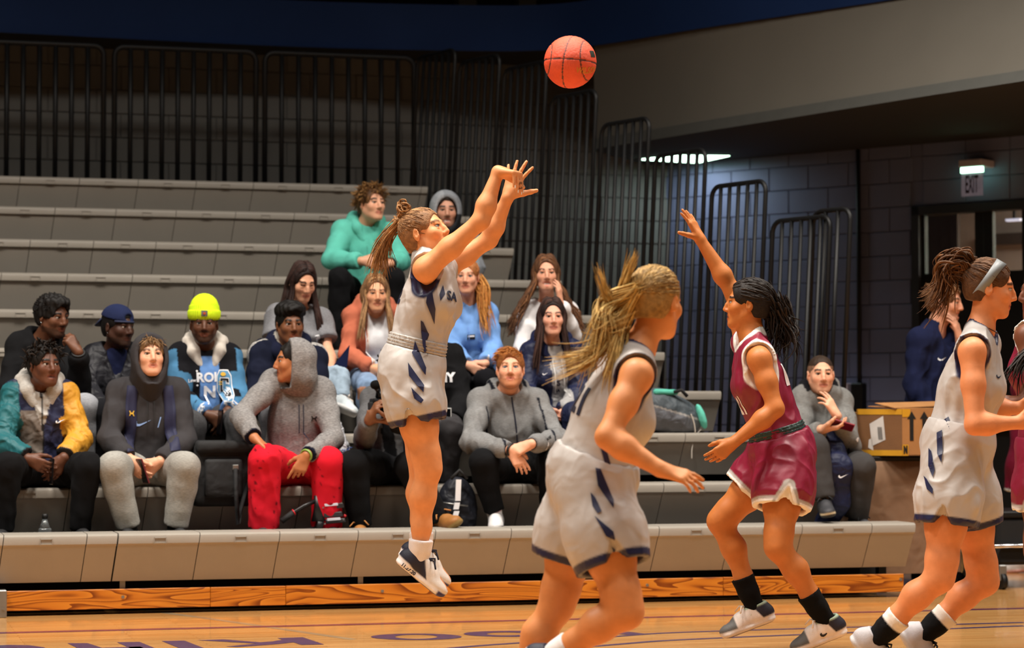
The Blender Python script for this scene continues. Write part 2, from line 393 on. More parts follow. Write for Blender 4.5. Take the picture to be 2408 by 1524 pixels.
# ------------------------------------------------------------------ walls, balcony, bulkhead
def uv_quad(name, a, b, c, d, m, su, sv, thick=None):
    me = mesh_from(name, [a, b, c, d], [(0, 1, 2, 3)]); uv = me.uv_layers.new(name='UVMap')
    for i, t in enumerate(((0, 0), (su, 0), (su, sv), (0, sv))): uv.data[i].uv = t
    return link(name, me, m)
M_BLOCK1 = block_material('warm_grey_block', srgb(92, 92, 90), srgb(88, 88, 86), srgb(74, 74, 73))
M_BLOCK2 = block_material('blue_grey_block', srgb(94, 99, 128), srgb(90, 95, 123), srgb(74, 78, 100))
YR = 20.25
wback = o = uv_quad('wall_back', (-4, YR, 0), (7.3, YR, 0), (7.3, YR, 4.6), (-4, YR, 4.6), M_BLOCK1, 11.3, 4.6); prop(o, 'warm grey block wall behind the bleacher guard rail', kind='structure')
# angled wall with the doors; direction from the photograph's mortar courses
wd = np.array([0.553, -0.833, 0.0]); W0 = pD(1950, 650, 20.3); W0[2] = 0
wa = W0 - wd * 4.2
def wall_pt(px, py):        # point of the angled wall behind a measured spot
    n = np.array([wd[1], -wd[0], 0]); r = ray(px, py); t = ((W0 - CAM) @ n) / (r @ n); return CAM + r * t
tl, br_ = wall_pt(2147, 487), wall_pt(2147, 1200)
s_door = (tl - wa) @ wd; z_door = tl[2]
D_W = 2.05
def wseg(s0, s1, z0, z1, nm, m=M_BLOCK2):
    a = wa + wd * s0; b = wa + wd * s1
    o = uv_quad(nm, (a[0], a[1], z0), (b[0], b[1], z0), (b[0], b[1], z1), (a[0], a[1], z1), m, s1 - s0, z1 - z0)
    uvl = o.data.uv_layers[0].data
    for i, t in enumerate(((s0, z0), (s1, z0), (s1, z1), (s0, z1))): uvl[i].uv = t
    return o
wr = empty('wall_right', wa, 'dark blue grey block wall with double doors right of the bleachers', kind='structure')
for (s0, s1, z0, z1) in ((0, s_door, 0, 4.6), (s_door, s_door + D_W, z_door, 4.6), (s_door + D_W, 14, 0, 4.6)):
    o = wseg(s0, s1, z0, z1, 'wall_section'); o.parent = wr; o.location = tuple(-wa)
wn = np.array([wd[1], -wd[0], 0.0])          # faces the court

# single concrete blocks, proud of their mortar bed, where the courses can be made out
M_BLK1 = mat('warm_grey_block_face', srgb(92, 92, 90), rough=0.8, var=0.06, vscale=3, bump=0.4, bscale=120)
M_BLK2 = mat('blue_grey_block_face', srgb(94, 99, 128), rough=0.75, var=0.05, vscale=3, bump=0.4, bscale=120)
def block_mesh(w_, m): me = MB().box((w_ / 2, 0, 0.1), (w_ - 0.007, 0.024, 0.193), bevel=0.004).mesh('block'); me.materials.append(m); return me
BLK1, BLK2 = block_mesh(0.4, M_BLK1), block_mesh(0.4, M_BLK2)
for c in range(8):
    for i in range(17):
        link('block', BLK1, None, wback, (0.2 + 0.4 * i + (0.2 if c % 2 else 0), YR, 2.6 + 0.2 * c))
wrot = math.atan2(wd[1], wd[0])
def wall_block(s0, z0, w_=0.4):
    o = link('block', BLK2 if abs(w_ - 0.4) < 1e-6 else block_mesh(w_, M_BLK2), None, wr, wd * s0 + np.array([0, 0, z0])); o.rotation_euler.z = wrot
for c in range(17):
    z0 = 0.2 * c; s0 = 1.0 + (0.2 if c % 2 else 0)
    while s0 < s_door - 0.02:
        w_ = min(0.4, s_door - s0)
        if w_ > 0.03: wall_block(s0, z0, w_ if w_ < 0.39 else 0.4)
        s0 += 0.4
    if z0 >= z_door - 0.01 or (z0 < z_door < z0 + 0.2 and False):
        s0 = s_door + 0.1
        while s0 < s_door + 2.6: wall_block(s0, z0); s0 += 0.4
# ------------------------------------------------------------------ doors, sign, corridor
ZUP0 = np.array([0, 0, 1.0])
def wall_at(px, py, off):   # plane parallel to the angled wall, off metres in front of it (negative: behind)
    r = ray(px, py); q = W0 + wn * off; t = ((q - CAM) @ wn) / (r @ wn); return CAM + r * t
WROT = Matrix(((wd[0], -wn[0], 0), (wd[1], -wn[1], 0), (0, 0, 1)))   # local x along wall, y into wall, z up
def wbox(mb, s0, s1, z0, z1, y0, y1, bevel=0.0):
    c = wd * (s0 + s1) / 2 - wn * (y0 + y1) / 2 + np.array([0, 0, (z0 + z1) / 2])
    return mb.box(c, (abs(s1 - s0), abs(y1 - y0), abs(z1 - z0)), rot=WROT, bevel=bevel)
def s_of(px, py=600): return float((wall_pt(px, py) - wa) @ wd)
M_DOOR = mat('black_door_paint', srgb(20, 20, 22), rough=0.45, var=0.05)
M_FRAME = mat('charcoal_frame_paint', srgb(34, 34, 40), rough=0.5, var=0.05)
M_GLASS = mat('door_glass', srgb(230, 235, 235), rough=0.02, var=0.0, trans=1.0)
fr = MB(); t = 0.07
wbox(fr, s_door, s_door + t, 0, z_door, -0.03, 0.12); wbox(fr, s_door + D_W - t, s_door + D_W, 0, z_door, -0.03, 0.12); wbox(fr, s_door, s_door + D_W, z_door - t, z_door, -0.03, 0.12)
o = fr.build('door_frame', M_FRAME, wr)
sm0, sm1 = s_of(2290), s_of(2332)
wid_leaf = sm0 + 0.03 - (s_door + t)
zg1 = float(wall_pt(2290, 497)[2]); zg0 = float(wall_pt(2230, 642)[2])
def door_leaf(nm, s0, s1, g0, g1, lab):
    root = empty(nm, wa, lab, kind='structure'); mb = MB()
    wbox(mb, s0, g0, 0.01, z_door - t, 0.02, 0.07); wbox(mb, g1, s1, 0.01, z_door - t, 0.02, 0.07)
    wbox(mb, g0, g1, 0.01, zg0, 0.02, 0.07); wbox(mb, g0, g1, zg1, z_door - t, 0.02, 0.07)
    mb.build('door_panel', M_DOOR, root)
    g = MB(); wbox(g, g0 - 0.02, g1 + 0.02, zg0 - 0.02, zg1 + 0.02, 0.042, 0.048); g.build('pane', M_GLASS, root)
    h = MB(); wbox(h, s0 + 0.06, s1 - 0.06, 0.98, 1.04, -0.05, -0.01); wbox(h, s0 + 0.06, s0 + 0.1, 0.97, 1.05, -0.05, 0.03); wbox(h, s1 - 0.1, s1 - 0.06, 0.97, 1.05, -0.05, 0.03)
    h.build('push_bar', M_STEEL, root); return root
smid = (sm0 + sm1) / 2
door_leaf('door_1', s_door + t, smid - 0.003, s_of(2172), sm0, 'left leaf of the black double door with a tall glass pane')
door_leaf('door_2', smid + 0.003, s_door + D_W - t, sm1, s_of(2401), 'right leaf of the black double door with a bright glass pane')
# corridor behind the doors
cor = empty('wall_corridor', wa, 'beige corridor wall seen through the door glass', kind='structure')
M_COR = mat('beige_corridor_paint', srgb(176, 158, 142), rough=0.8, var=0.06)
M_CORD = mat('brown_corridor_panel', srgb(74, 62, 54), rough=0.8, var=0.1)
mb = MB(); wbox(mb, s_door - 2, s_door + 7, 0, 3.6, 3.0, 3.06); mb.build('back_wall', M_COR, cor)
mb = MB(); wbox(mb, s_door - 2, s_door + 7, 3.55, 3.6, 0.2, 3.0); mb.build('corridor_ceiling', M_COR, cor)
mb = MB(); wbox(mb, s_door - 2.0, float((wall_at(2252, 600, -1.2) - wa) @ wd), 0, 3.5, 1.2, 1.25); mb.build('dark_partition', M_CORD, cor)
mb = MB(); z1 = float(wall_at(2360, 548, -2.9)[2]); z0 = float(wall_at(2360, 575, -2.9)[2])
wbox(mb, s_door - 1, s_door + 6.5, z0, z1, 2.93, 3.0); mb.build('brown_band', M_CORD, cor)
M_TUBE = mat('corridor_tube_light', srgb(235, 255, 240), emit=(0.55, 1.0, 0.70, 1), estr=12.0, var=0)
zt = float(wall_at(2368, 597, -2.6)[2])
tl_ = empty('tube_light', wa, 'bright white tube light glowing behind the door glass', 'light')
mb = MB(); wbox(mb, s_door + 0.4, s_door + 4.5, zt - 0.028, zt + 0.028, 2.58, 2.64, bevel=0.01); mb.build('tube', M_TUBE, tl_)
mb = MB(); wbox(mb, s_door + 0.4, s_door + 4.5, zt - 0.04, zt + 0.04, 2.645, 2.99); mb.build('bracket', M_DOOR, tl_)
zt2 = float(wall_at(2380, 517, -1.9)[2]); sl0 = float((wall_at(2365, 517, -1.9) - wa) @ wd)
tl2 = empty('small_light', wa, 'small pale ceiling light seen through the right door pane', 'light')
mb = MB(); wbox(mb, sl0, sl0 + 0.14, zt2 - 0.01, zt2 + 0.01, 1.9, 1.96); mb.build('diffuser', mat('dim_diffuser', srgb(220, 215, 225), emit=(0.85, 0.8, 0.95, 1), estr=1.2, var=0), tl2)
mb = MB(); wbox(mb, sl0 + 0.06, sl0 + 0.08, zt2, 3.545, 1.92, 1.94); mb.build('stem', M_DOOR, tl2)
cl = bpy.data.lights.new('corridor_fill', 'AREA'); cl.energy = 800; cl.color = (1.0, 0.93, 0.86); cl.size = 1.5  # added fill, no fixture of its own; brightens the corridor behind the glass
co = bpy.data.objects.new('corridor_fill', cl); co.location = tuple(wa + wd * (s_door + 2.6) - wn * 1.7 + ZUP0 * 3.5); COL.objects.link(co)
# exit sign: housing, lit strip, hanging acrylic plate with letters
es = wall_at(2286, 420, 0.18)
ex = empty('exit_sign', es, 'glowing green and white EXIT sign above the doors', 'sign')
zt_, zh, zb = (float(wall_at(2286, y, 0.18)[2]) - es[2] for y in (375, 393, 461))
hw = 0.5 * float((wall_at(2313, 420, 0.18) - wall_at(2259, 420, 0.18)) @ wd)
M_HOUS = mat('exit_housing', srgb(176, 172, 186), rough=0.5, var=0.05)
mb = MB(); wbox(mb, -hw, hw, zh, zt_, -0.04, 0.18, bevel=0.008); mb.build('housing', M_HOUS, ex)
M_GREEN = mat('exit_strip_glow', srgb(230, 255, 235), emit=(0.45, 1.0, 0.62, 1), estr=8.0, var=0)
mb = MB(); wbox(mb, -hw * 0.95, hw * 0.95, zh - 0.045, zh, -0.015, 0.015, bevel=0.004); mb.build('light_strip', M_GREEN, ex)
mb = MB(); wbox(mb, -hw * 0.92, hw * 0.92, zb, zh - 0.045, -0.005, 0.005); mb.build('acrylic_plate', mat('exit_acrylic', srgb(150, 146, 165), rough=0.25, var=0.15, vscale=14, emit=(0.55, 0.52, 0.66, 1), estr=0.12), ex)
def text_mesh(txt, size=1.0, bold=0.0):
    cu = bpy.data.curves.new('t', 'FONT'); cu.body = txt; cu.size = size; cu.align_x = 'CENTER'; cu.align_y = 'CENTER'; cu.offset = bold; cu.resolution_u = 3
    ob = bpy.data.objects.new('t', cu); COL.objects.link(ob)
    dg = bpy.context.evaluated_depsgraph_get(); me = bpy.data.meshes.new_from_object(ob.evaluated_get(dg))
    bpy.data.objects.remove(ob); V = np.array([v.co[:] for v in me.vertices]).reshape(-1, 3); F = [tuple(p.vertices) for p in me.polygons]
    bpy.data.meshes.remove(me); return V, F
V, F = text_mesh('EXIT', 0.2, 0.004)
h = zh - 0.045 - zb
V = np.array([wd * x * hw * 1.35 / 0.46 * 1.9 * 0.5 + np.array([0, 0, zb + h * 0.47 + y * h / 0.2 * 1.05]) + wn * 0.008 for x, y, _ in V])
link('letters', mesh_from('letters', V, F), mat('exit_letter_dark', srgb(40, 10, 14), rough=0.6, var=0), ex)
# conduit and outlet on the wall
mb = MB(); sc_ = s_of(2024); sp = s_of(2003, 935)
mb.tube([wd * sc_ + wn * 0.03 + np.array([0, 0, z]) for z in (0.2, 4.4)], 0.018, 8)
o = mb.build('conduit_pipe', M_BLACK, loc=wa); prop(o, 'thin black conduit pipe running up the grey block wall', 'pipe')
pz = float(wall_pt(2018, 935)[2])
mb = MB(); wbox(mb, sc_ - 0.05, sc_ + 0.06, pz - 0.25, pz + 0.12, -0.09, 0, bevel=0.01); o = mb.build('junction_box', M_BLACK, loc=wa); prop(o, 'black junction box at the foot of the conduit pipe', 'electrical box')
mb = MB(); wbox(mb, sp - 0.035, sp + 0.02, pz - 0.1, pz + 0.12, -0.1, 0, bevel=0.008); o = mb.build('wall_plate', mat('pale_lilac_plastic', srgb(190, 184, 205), rough=0.5), loc=wa); prop(o, 'pale wall plate beside the black junction box', 'electrical box')

# balcony: navy fascia bending round the corner, soffit behind, putty bulkhead on the right
ZN = 4.14
npx = [(-420, 58), (0, 76), (350, 94), (700, 110), (950, 117), (1150, 120), (1240, 119.5), (1330, 115), (1420, 104), (1520, 88), (1640, 68), (1800, 44), (2000, 14), (2100, -1), (2408, -50), (2800, -120)]
NC = [pZ(x, y, ZN) for x, y in npx]; NC = smooth_px([p[:2] for p in NC], 3)
def strip_mesh(name, lower, upper, m, parent=None, smooth=True):
    V = list(lower) + list(upper); n = len(lower); F = [(i, i + 1, n + i + 1, n + i) for i in range(n - 1)]
    return link(name, mesh_from(name, V, F, smooth), m, parent)
bal = empty('wall_balcony', (0, 0, 0), 'dark navy balcony fascia curving over the bleachers', kind='structure')
lowN = [(p[0], p[1], ZN) for p in NC]; upN = [(p[0], p[1], ZN + 0.385) for p in NC]
strip_mesh('fascia_face', lowN, upN, M_NAVYWALL, bal)
back = [(p[0] + 2.2, p[1] + 3.5, ZN) for p in NC]
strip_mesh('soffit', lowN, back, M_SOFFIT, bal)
strip_mesh('fascia_cap', upN, [(p[0] + 0.1, p[1] + 0.15, ZN + 0.385) for p in NC], M_NAVYWALL, bal)
strip_mesh('upper_wall', [(p[0] + 0.8, p[1] + 1.2, ZN + 0.1) for p in NC], [(p[0] + 0.8, p[1] + 1.2, ZN + 3) for p in NC], mat('dark_brown_upper_wall', srgb(52, 42, 34), rough=0.8), bal)
# columns glimpsed above the fascia
for px in (1095, 1235, 1500):
    q = pY(px, 4, 20.6); o = MB().box((q[0], q[1], 5.3), (0.16, 0.16, 1.8)).build('upper_post', mat('tan_post', srgb(120, 104, 84), rough=0.8), bal)
ZB = 3.3
bpx = [(1395, 352), (1500, 336), (1640, 313), (1800, 288), (2000, 256), (2200, 224), (2408, 192), (2800, 130)]
BC = [pZ(x, y, ZB) for x, y in bpx]; BCs = smooth_px([p[:2] for p in BC], 3)
def ncurve_at(u):   # matching point on the fascia curve, by image column
    P = np.array(NC); return P
def nearest_ray(p):
    # fascia point straight above this bulkhead point, pushed behind the fascia
    v = p - CAM; col = CX + FPX * (v @ RT) / (v @ FW)
    best = None
    for q in NC:
        qq = np.array([q[0], q[1], ZN]) - CAM; c2 = CX + FPX * (qq @ RT) / (qq @ FW)
        if best is None or abs(c2 - col) < best[0]: best = (abs(c2 - col), q)
    return best[1]
bulk = empty('wall_bulkhead', (0, 0, 0), 'putty coloured bulkhead above the dark doorway recess', kind='structure')
low = [(p[0], p[1], ZB) for p in BCs]
upb = []
n0 = np.array([-0.934, -0.357])
NCp = np.array(NC)
cols = np.array([CX + FPX * ((np.array([q[0], q[1], ZN]) - CAM) @ RT) / ((np.array([q[0], q[1], ZN]) - CAM) @ FW) for q in NC])
for p in low:
    v = np.array(p) - CAM; c_ = CX + FPX * (v @ RT) / (v @ FW)
    upb.append((np.interp(c_, cols, NCp[:, 0]) + 0.02, np.interp(c_, cols, NCp[:, 1]) + 0.03, ZN + 0.02))
tr_low = low; tr_up = [tuple(np.array(a) + (np.array(b) - np.array(a)) * 0.10) for a, b in zip(low, upb)]
tr_low2 = [(a[0] - 0.02, a[1] - 0.02, a[2]) for a in tr_low]; tr_up2 = [(a[0] - 0.02, a[1] - 0.02, a[2]) for a in tr_up]
strip_mesh('bulkhead_face', tr_up, upb, M_BEIGE, bulk)
strip_mesh('trim_face', tr_low2, tr_up2, M_TRIM, bulk); strip_mesh('trim_ledge', tr_up2, tr_up, M_TRIM, bulk)
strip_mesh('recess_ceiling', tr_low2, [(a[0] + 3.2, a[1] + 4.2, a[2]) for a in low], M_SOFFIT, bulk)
# recessed fluorescent panel in that ceiling
fx = empty('ceiling_light', (0, 0, 0), 'bright greenish white ceiling light above the doorway recess', 'light')
q = [pZ(x, y, ZB - 0.012) for x, y in ((1500, 376), (1640, 384), (1716, 367.5), (1590, 366))]
fx.location = tuple(q[0]); b0 = q[0]
mb = MB(); mb.poly([p - b0 for p in q], 0.01, (0, 0, 1)); mb.build('diffuser', mat('fluorescent_diffuser', srgb(235, 255, 240), emit=(0.62, 1.0, 0.74, 1), estr=9.0, var=0), fx)
ctr = sum(q) / 4
mb = MB(); mb.poly([(p - ctr) * 1.06 + ctr - b0 + np.array([0, 0, 0.006]) for p in q], 0.006, (0, 0, 1)); mb.build('frame', M_BLACK, fx)
pl = bpy.data.lights.new('ceiling_light_glow', 'AREA'); pl.energy = 9; pl.color = (0.82, 0.80, 1.0); pl.size = 0.5; pl.shape = 'SQUARE'
po = bpy.data.objects.new('ceiling_light_glow', pl); po.location = tuple(ctr + np.array([0, 0, -0.03])); COL.objects.link(po)
# ------------------------------------------------------------------ implicit-surface modelling kit (bodies, garments, hair, shoes)
def nrm(v): v = np.asarray(v, float); return v / (np.linalg.norm(v) + 1e-12)
class Field:
    def __init__(s): s.ops = []
    def cone(s, a, b, ra, rb, k=0.02, flat=None, fs=1.0, op='u'):
        a = np.asarray(a, float); b = np.asarray(b, float); R = max(ra, rb) + 0.004
        s.ops.append((op, 'c', (a, b - a, float((b - a) @ (b - a)) + 1e-12, ra, rb, None if flat is None else nrm(flat), fs), k, np.minimum(a, b) - R, np.maximum(a, b) + R)); return s
    def chain(s, pts, rs, k=0.02, op='u', flat=None, fs=1.0):
        for i in range(len(pts) - 1): s.cone(pts[i], pts[i + 1], rs[i], rs[i + 1], k, flat, fs, op)
        return s
    def ball(s, c, r, k=0.02, op='u'): return s.cone(c, np.asarray(c) + 1e-6, r, r, k, None, 1, op)
    def ell(s, c, ax, rad, k=0.02, op='u'):
        c = np.asarray(c, float); ax = np.asarray(ax, float); rad = np.asarray(rad, float)
        e = np.sqrt(((ax.T * rad) ** 2).sum(1)) + 0.004
        s.ops.append((op, 'e', (c, ax, rad), k, c - e, c + e)); return s
    def cut(s, c, n, R, k=0.004):   # removes what lies beyond a plane, within R of c
        c = np.asarray(c, float); s.ops.append(('s', 'h', (c, nrm(n), R), k, c - R, c + R)); return s
    @staticmethod
    def dist(kind, p, P):
        if kind == 'c':
            a, ba, L2, ra, rb, fl, fs = p
            q = P - a.astype(np.float32); h = np.clip((q @ ba.astype(np.float32)) / np.float32(L2), 0, 1)
            q = q - h[..., None] * ba.astype(np.float32)
            if fl is not None:
                t = q @ fl.astype(np.float32); q = q + (t * np.float32(1 / fs - 1))[..., None] * fl.astype(np.float32)
                return (np.sqrt(np.einsum('...i,...i', q, q)) - (ra + (rb - ra) * h)) * np.float32(min(1, max(fs, 0.6)))
            return np.sqrt(np.einsum('...i,...i', q, q)) - (ra + (rb - ra) * h)
        if kind == 'e':
            c, ax, rad = p; q = (P - c.astype(np.float32)) @ ax.T.astype(np.float32)
            u = q / rad.astype(np.float32); w = u / rad.astype(np.float32)
            k0 = np.sqrt(np.einsum('...i,...i', u, u)); k1 = np.sqrt(np.einsum('...i,...i', w, w)) + 1e-6
            return k0 * (k0 - 1) / k1
        c, n, R = p; q = P - c.astype(np.float32)
        return np.maximum(-(q @ n.astype(np.float32)), np.sqrt(np.einsum('...i,...i', q, q)) - R)
    @staticmethod
    def comb(op, D, d, k):
        if op == 'u':
            h = np.maximum(k - np.abs(D - d), 0); return np.minimum(D, d) - h * h * (0.25 / k)
        h = np.maximum(k - np.abs(D + d), 0); return np.maximum(D, -d) + h * h * (0.25 / k)
    def mesh(s, vox):
        us = [o for o in s.ops if o[0] == 'u']
        lo = np.min([o[4] for o in us], 0) - 3 * vox; hi = np.max([o[5] for o in us], 0) + 3 * vox
        n = np.ceil((hi - lo) / vox).astype(int) + 1
        D = np.full(n, 0.5, np.float32)
        ax = [(lo[i] + vox * np.arange(n[i])).astype(np.float32) for i in range(3)]
        for op, kind, p, k, a, b in s.ops:
            m = k + 2 * vox
            i0 = np.clip(np.floor((a - m - lo) / vox).astype(int), 0, n - 1); i1 = np.clip(np.ceil((b + m - lo) / vox).astype(int) + 1, 1, n)
            if (i1 <= i0).any(): continue
            sl = tuple(slice(i0[i], i1[i]) for i in range(3))
            G = np.stack(np.meshgrid(ax[0][sl[0]], ax[1][sl[1]], ax[2][sl[2]], indexing='ij'), -1)
            D[sl] = s.comb(op, D[sl], s.dist(kind, p, G), np.float32(max(k, 1e-4)))
        return surface_nets(D, lo, vox)
OFF = np.array([[i, j, k] for i in (0, 1) for j in (0, 1) for k in (0, 1)])
EDG = [(a, b) for a in range(8) for b in range(a + 1, 8) if np.abs(OFF[a] - OFF[b]).sum() == 1]
def surface_nets(D, lo, vox):
    I = D < 0; nx, ny, nz = D.shape
    cnt = np.zeros((nx - 1, ny - 1, nz - 1), np.int8)
    for o in OFF: cnt += I[o[0]:nx - 1 + o[0], o[1]:ny - 1 + o[1], o[2]:nz - 1 + o[2]]
    cells = np.argwhere((cnt > 0) & (cnt < 8))
    vals = np.stack([D[cells[:, 0] + o[0], cells[:, 1] + o[1], cells[:, 2] + o[2]] for o in OFF], 1)
    acc = np.zeros((len(cells), 3)); c = np.zeros(len(cells))
    for a, b in EDG:
        va, vb = vals[:, a], vals[:, b]; mk = (va < 0) != (vb < 0)
        t = np.where(mk, va / np.where(mk, va - vb, 1), 0)[:, None]
        acc += np.where(mk[:, None], OFF[a] + t * (OFF[b] - OFF[a]), 0); c += mk
    V = lo + (cells + acc / c[:, None]) * vox
    idx = np.full(cnt.shape, -1, np.int32); idx[cells[:, 0], cells[:, 1], cells[:, 2]] = np.arange(len(cells))
    Q = []
    for ax_ in range(3):
        u, v = (ax_ + 1) % 3, (ax_ + 2) % 3
        s0 = [slice(None)] * 3; s1 = [slice(None)] * 3; s0[ax_] = slice(0, -1); s1[ax_] = slice(1, None)
        A = I[tuple(s0)]; B = I[tuple(s1)]; e = np.argwhere(A != B)
        e = e[(e[:, u] > 0) & (e[:, v] > 0) & (e[:, u] < D.shape[u] - 1) & (e[:, v] < D.shape[v] - 1)]
        if not len(e): continue
        ins = I[e[:, 0], e[:, 1], e[:, 2]]
        def cell(du, dv):
            q = e.copy(); q[:, u] -= du; q[:, v] -= dv; return idx[q[:, 0], q[:, 1], q[:, 2]]
        q = np.stack([cell(1, 1), cell(0, 1), cell(0, 0), cell(1, 0)], 1)
        q[~ins] = q[~ins][:, ::-1]; Q.append(q)
    Q = np.concatenate(Q); Q = Q[(Q >= 0).all(1)]
    return V, Q
def vnormals(V, Q):
    n = np.cross(V[Q[:, 2]] - V[Q[:, 0]], V[Q[:, 3]] - V[Q[:, 1]]); N = np.zeros_like(V)
    for i in range(4): np.add.at(N, Q[:, i], n)
    return N / (np.linalg.norm(N, axis=1, keepdims=True) + 1e-12)
def relax(V, Q, it=1, f=0.5):
    for _ in range(it):
        S = np.zeros_like(V); c = np.zeros(len(V))
        for a, b in ((0, 1), (1, 2), (2, 3), (3, 0)):
            np.add.at(S, Q[:, a], V[Q[:, b]]); np.add.at(c, Q[:, a], 1); np.add.at(S, Q[:, b], V[Q[:, a]]); np.add.at(c, Q[:, b], 1)
        V = V + f * (S / np.maximum(c, 1)[:, None] - V)
    return V
def quad_mesh(name, V, Q, C=None, smooth=True):
    me = bpy.data.meshes.new(name)
    me.vertices.add(len(V)); me.vertices.foreach_set('co', np.ascontiguousarray(V, np.float32).ravel())
    me.loops.add(Q.size); me.loops.foreach_set('vertex_index', np.ascontiguousarray(Q, np.int32).ravel())
    me.polygons.add(len(Q)); me.polygons.foreach_set('loop_start', np.arange(0, Q.size, Q.shape[1], dtype=np.int32)); me.polygons.foreach_set('loop_total', np.full(len(Q), Q.shape[1], np.int32))
    me.update(calc_edges=True)
    if smooth: me.polygons.foreach_set('use_smooth', np.ones(len(Q), bool))
    if C is not None:
        a = me.color_attributes.new('Col', 'FLOAT_COLOR', 'POINT')
        a.data.foreach_set('color', np.concatenate([C[:, :3], np.ones((len(C), 1))], 1).astype(np.float32).ravel())
    me.validate(); return me
def wav(P, f, ph, seed):     # cheap band-limited noise, about -1..1
    r = np.random.default_rng(seed); s = np.zeros(len(P))
    for i in range(5):
        d = r.normal(size=3); d /= np.linalg.norm(d); s += np.sin(P @ d * f * (0.7 + 0.6 * r.random()) + r.random() * 6.28)
    return s / 2.6
def folds(P, N, amp, f, seed, stretch=(1, 1, 1)):   # ridge-like cloth folds
    Q = P * np.array(stretch); f = f * 2.8; a = wav(Q, f, 0, seed); b = wav(Q, f * 1.9, 0, seed + 1); g = np.clip(0.55 + 0.7 * wav(P, 9, 0, seed + 2), 0.1, 1.2); amp = amp * 0.85 * g
    h = (1 - np.abs(a)) ** 2 * 1.1 - 0.5 + 0.35 * b
    return P + N * (amp * h)[:, None]
def blend(C, col, sd, w=0.006):   # sd > 0 inside; soft over about one grid step
    t = np.clip(sd / w + 0.5, 0, 1)[:, None]; C[:] = C * (1 - t) + lin(col) * t
def lin(c): return np.array(srgb(*c)[:3])
# ------------------------------------------------------------------ people
BH = nrm([-FW[0], -FW[1], 0]); ZUP = np.array([0, 0, 1.0])
def rotv(v, axis, a):
    axis = nrm(axis); return v * math.cos(a) + np.cross(axis, v) * math.sin(a) + axis * (axis @ v) * (1 - math.cos(a))
def facing(yaw, pitch=0, roll=0):
    """rows: right, forward, up of something turned yaw degrees to the image right from facing the lens"""
    y, p = math.radians(yaw), math.radians(pitch)
    h = math.cos(y) * BH + math.sin(y) * RT; f = h * math.cos(p) + ZUP * math.sin(p); u = ZUP * math.cos(p) - h * math.sin(p)
    r = np.cross(f, u)
    if roll: u = rotv(u, f, math.radians(roll)); r = np.cross(f, u)
    return np.array([r, f, u])
def segd(P, a, b):
    ba = b - a; h = np.clip(((P - a) @ ba) / (ba @ ba + 1e-12), 0, 1); return np.linalg.norm(P - a - h[:, None] * ba, axis=1), h
M_SKIN = mat('skin', None, rough=0.5, var=0.06, vscale=30, attr=True, sss=0.0, spec=0.35, bump=0.08, bscale=300)
M_COTTON = mat('cotton_fleece', None, rough=0.95, var=0.07, vscale=14, attr=True, bump=0.35, bscale=420,  spec=0.15, wr=0.35, wrs=9)
M_HEATHER = mat('heather_fleece', None, rough=0.95, var=0.06, vscale=10, attr=True, bump=0.3, bscale=420,  spec=0.15, fuzz=0.14, wr=0.3, wrs=9)
M_MARL = mat('marled_knit', None, rough=0.95, var=0.06, vscale=10, attr=True, bump=0.3, bscale=420,  spec=0.15, fuzz=0.30, wr=0.3, wrs=9)
M_SATIN = mat('satin_jersey', None, rough=0.42, var=0.03, vscale=8, attr=True, bump=0.15, bscale=600, spec=0.45, wr=0.3, wrs=11)
M_NYLON = mat('nylon_shell', None, rough=0.55, var=0.05, vscale=10, attr=True, spec=0.3, wr=0.6, wrs=16)
M_DENIM = mat('denim', None, rough=0.9, var=0.15, vscale=26, attr=True, bump=0.4, bscale=500, wr=0.4, wrs=12)
M_HAIR = mat('hair', None, rough=0.62, var=0.3, vscale=60, attr=True, spec=0.25, bump=0.5, bscale=160)
M_SHOE = mat('shoe_upper', None, rough=0.6, var=0.08, vscale=30, attr=True, bump=0.3, bscale=350)
M_PRINT_W = mat('white_print', srgb(235, 235, 238), rough=0.6, var=0)
M_PRINT_N = mat('navy_print', srgb(18, 22, 48), rough=0.6, var=0)
M_PRINT_K = mat('black_print', srgb(14, 14, 16), rough=0.6, var=0)
M_PRINT_LB = mat('pale_blue_print', srgb(150, 185, 240), rough=0.6, var=0)
M_PRINT_Y = mat('gold_print', srgb(222, 178, 60), rough=0.6, var=0)
M_GOLD = mat('gold_metal', srgb(220, 170, 90), rough=0.25, metal=1.0, var=0)
M_SILVER = mat('silver_metal', srgb(200, 200, 205), rough=0.2, metal=1.0, var=0)
M_PHONE = mat('phone_glass', srgb(12, 12, 14), rough=0.12, var=0, spec=0.6)
EYE = {}
def eye_mesh(iris):
    if iris in EYE: return EYE[iris]
    bm = bmesh.new(); bmesh.ops.create_uvsphere(bm, u_segments=20, v_segments=14, radius=1.0)
    bmesh.ops.rotate(bm, verts=bm.verts, matrix=Matrix.Rotation(math.radians(-90), 3, 'X'))
    for f in bm.faces:
        y = f.calc_center_median().normalized().y; f.material_index = 2 if y > 0.95 else (1 if y > 0.80 else 0); f.smooth = True
    me = bpy.data.meshes.new('eye'); bm.to_mesh(me); bm.free()
    for nm, c in (('eye_white', (176, 166, 158)), ('iris_%d_%d_%d' % iris, iris), ('pupil', (8, 7, 7))): me.materials.append(mat(nm, srgb(*c), rough=0.15, var=0))
    EYE[iris] = me; return me

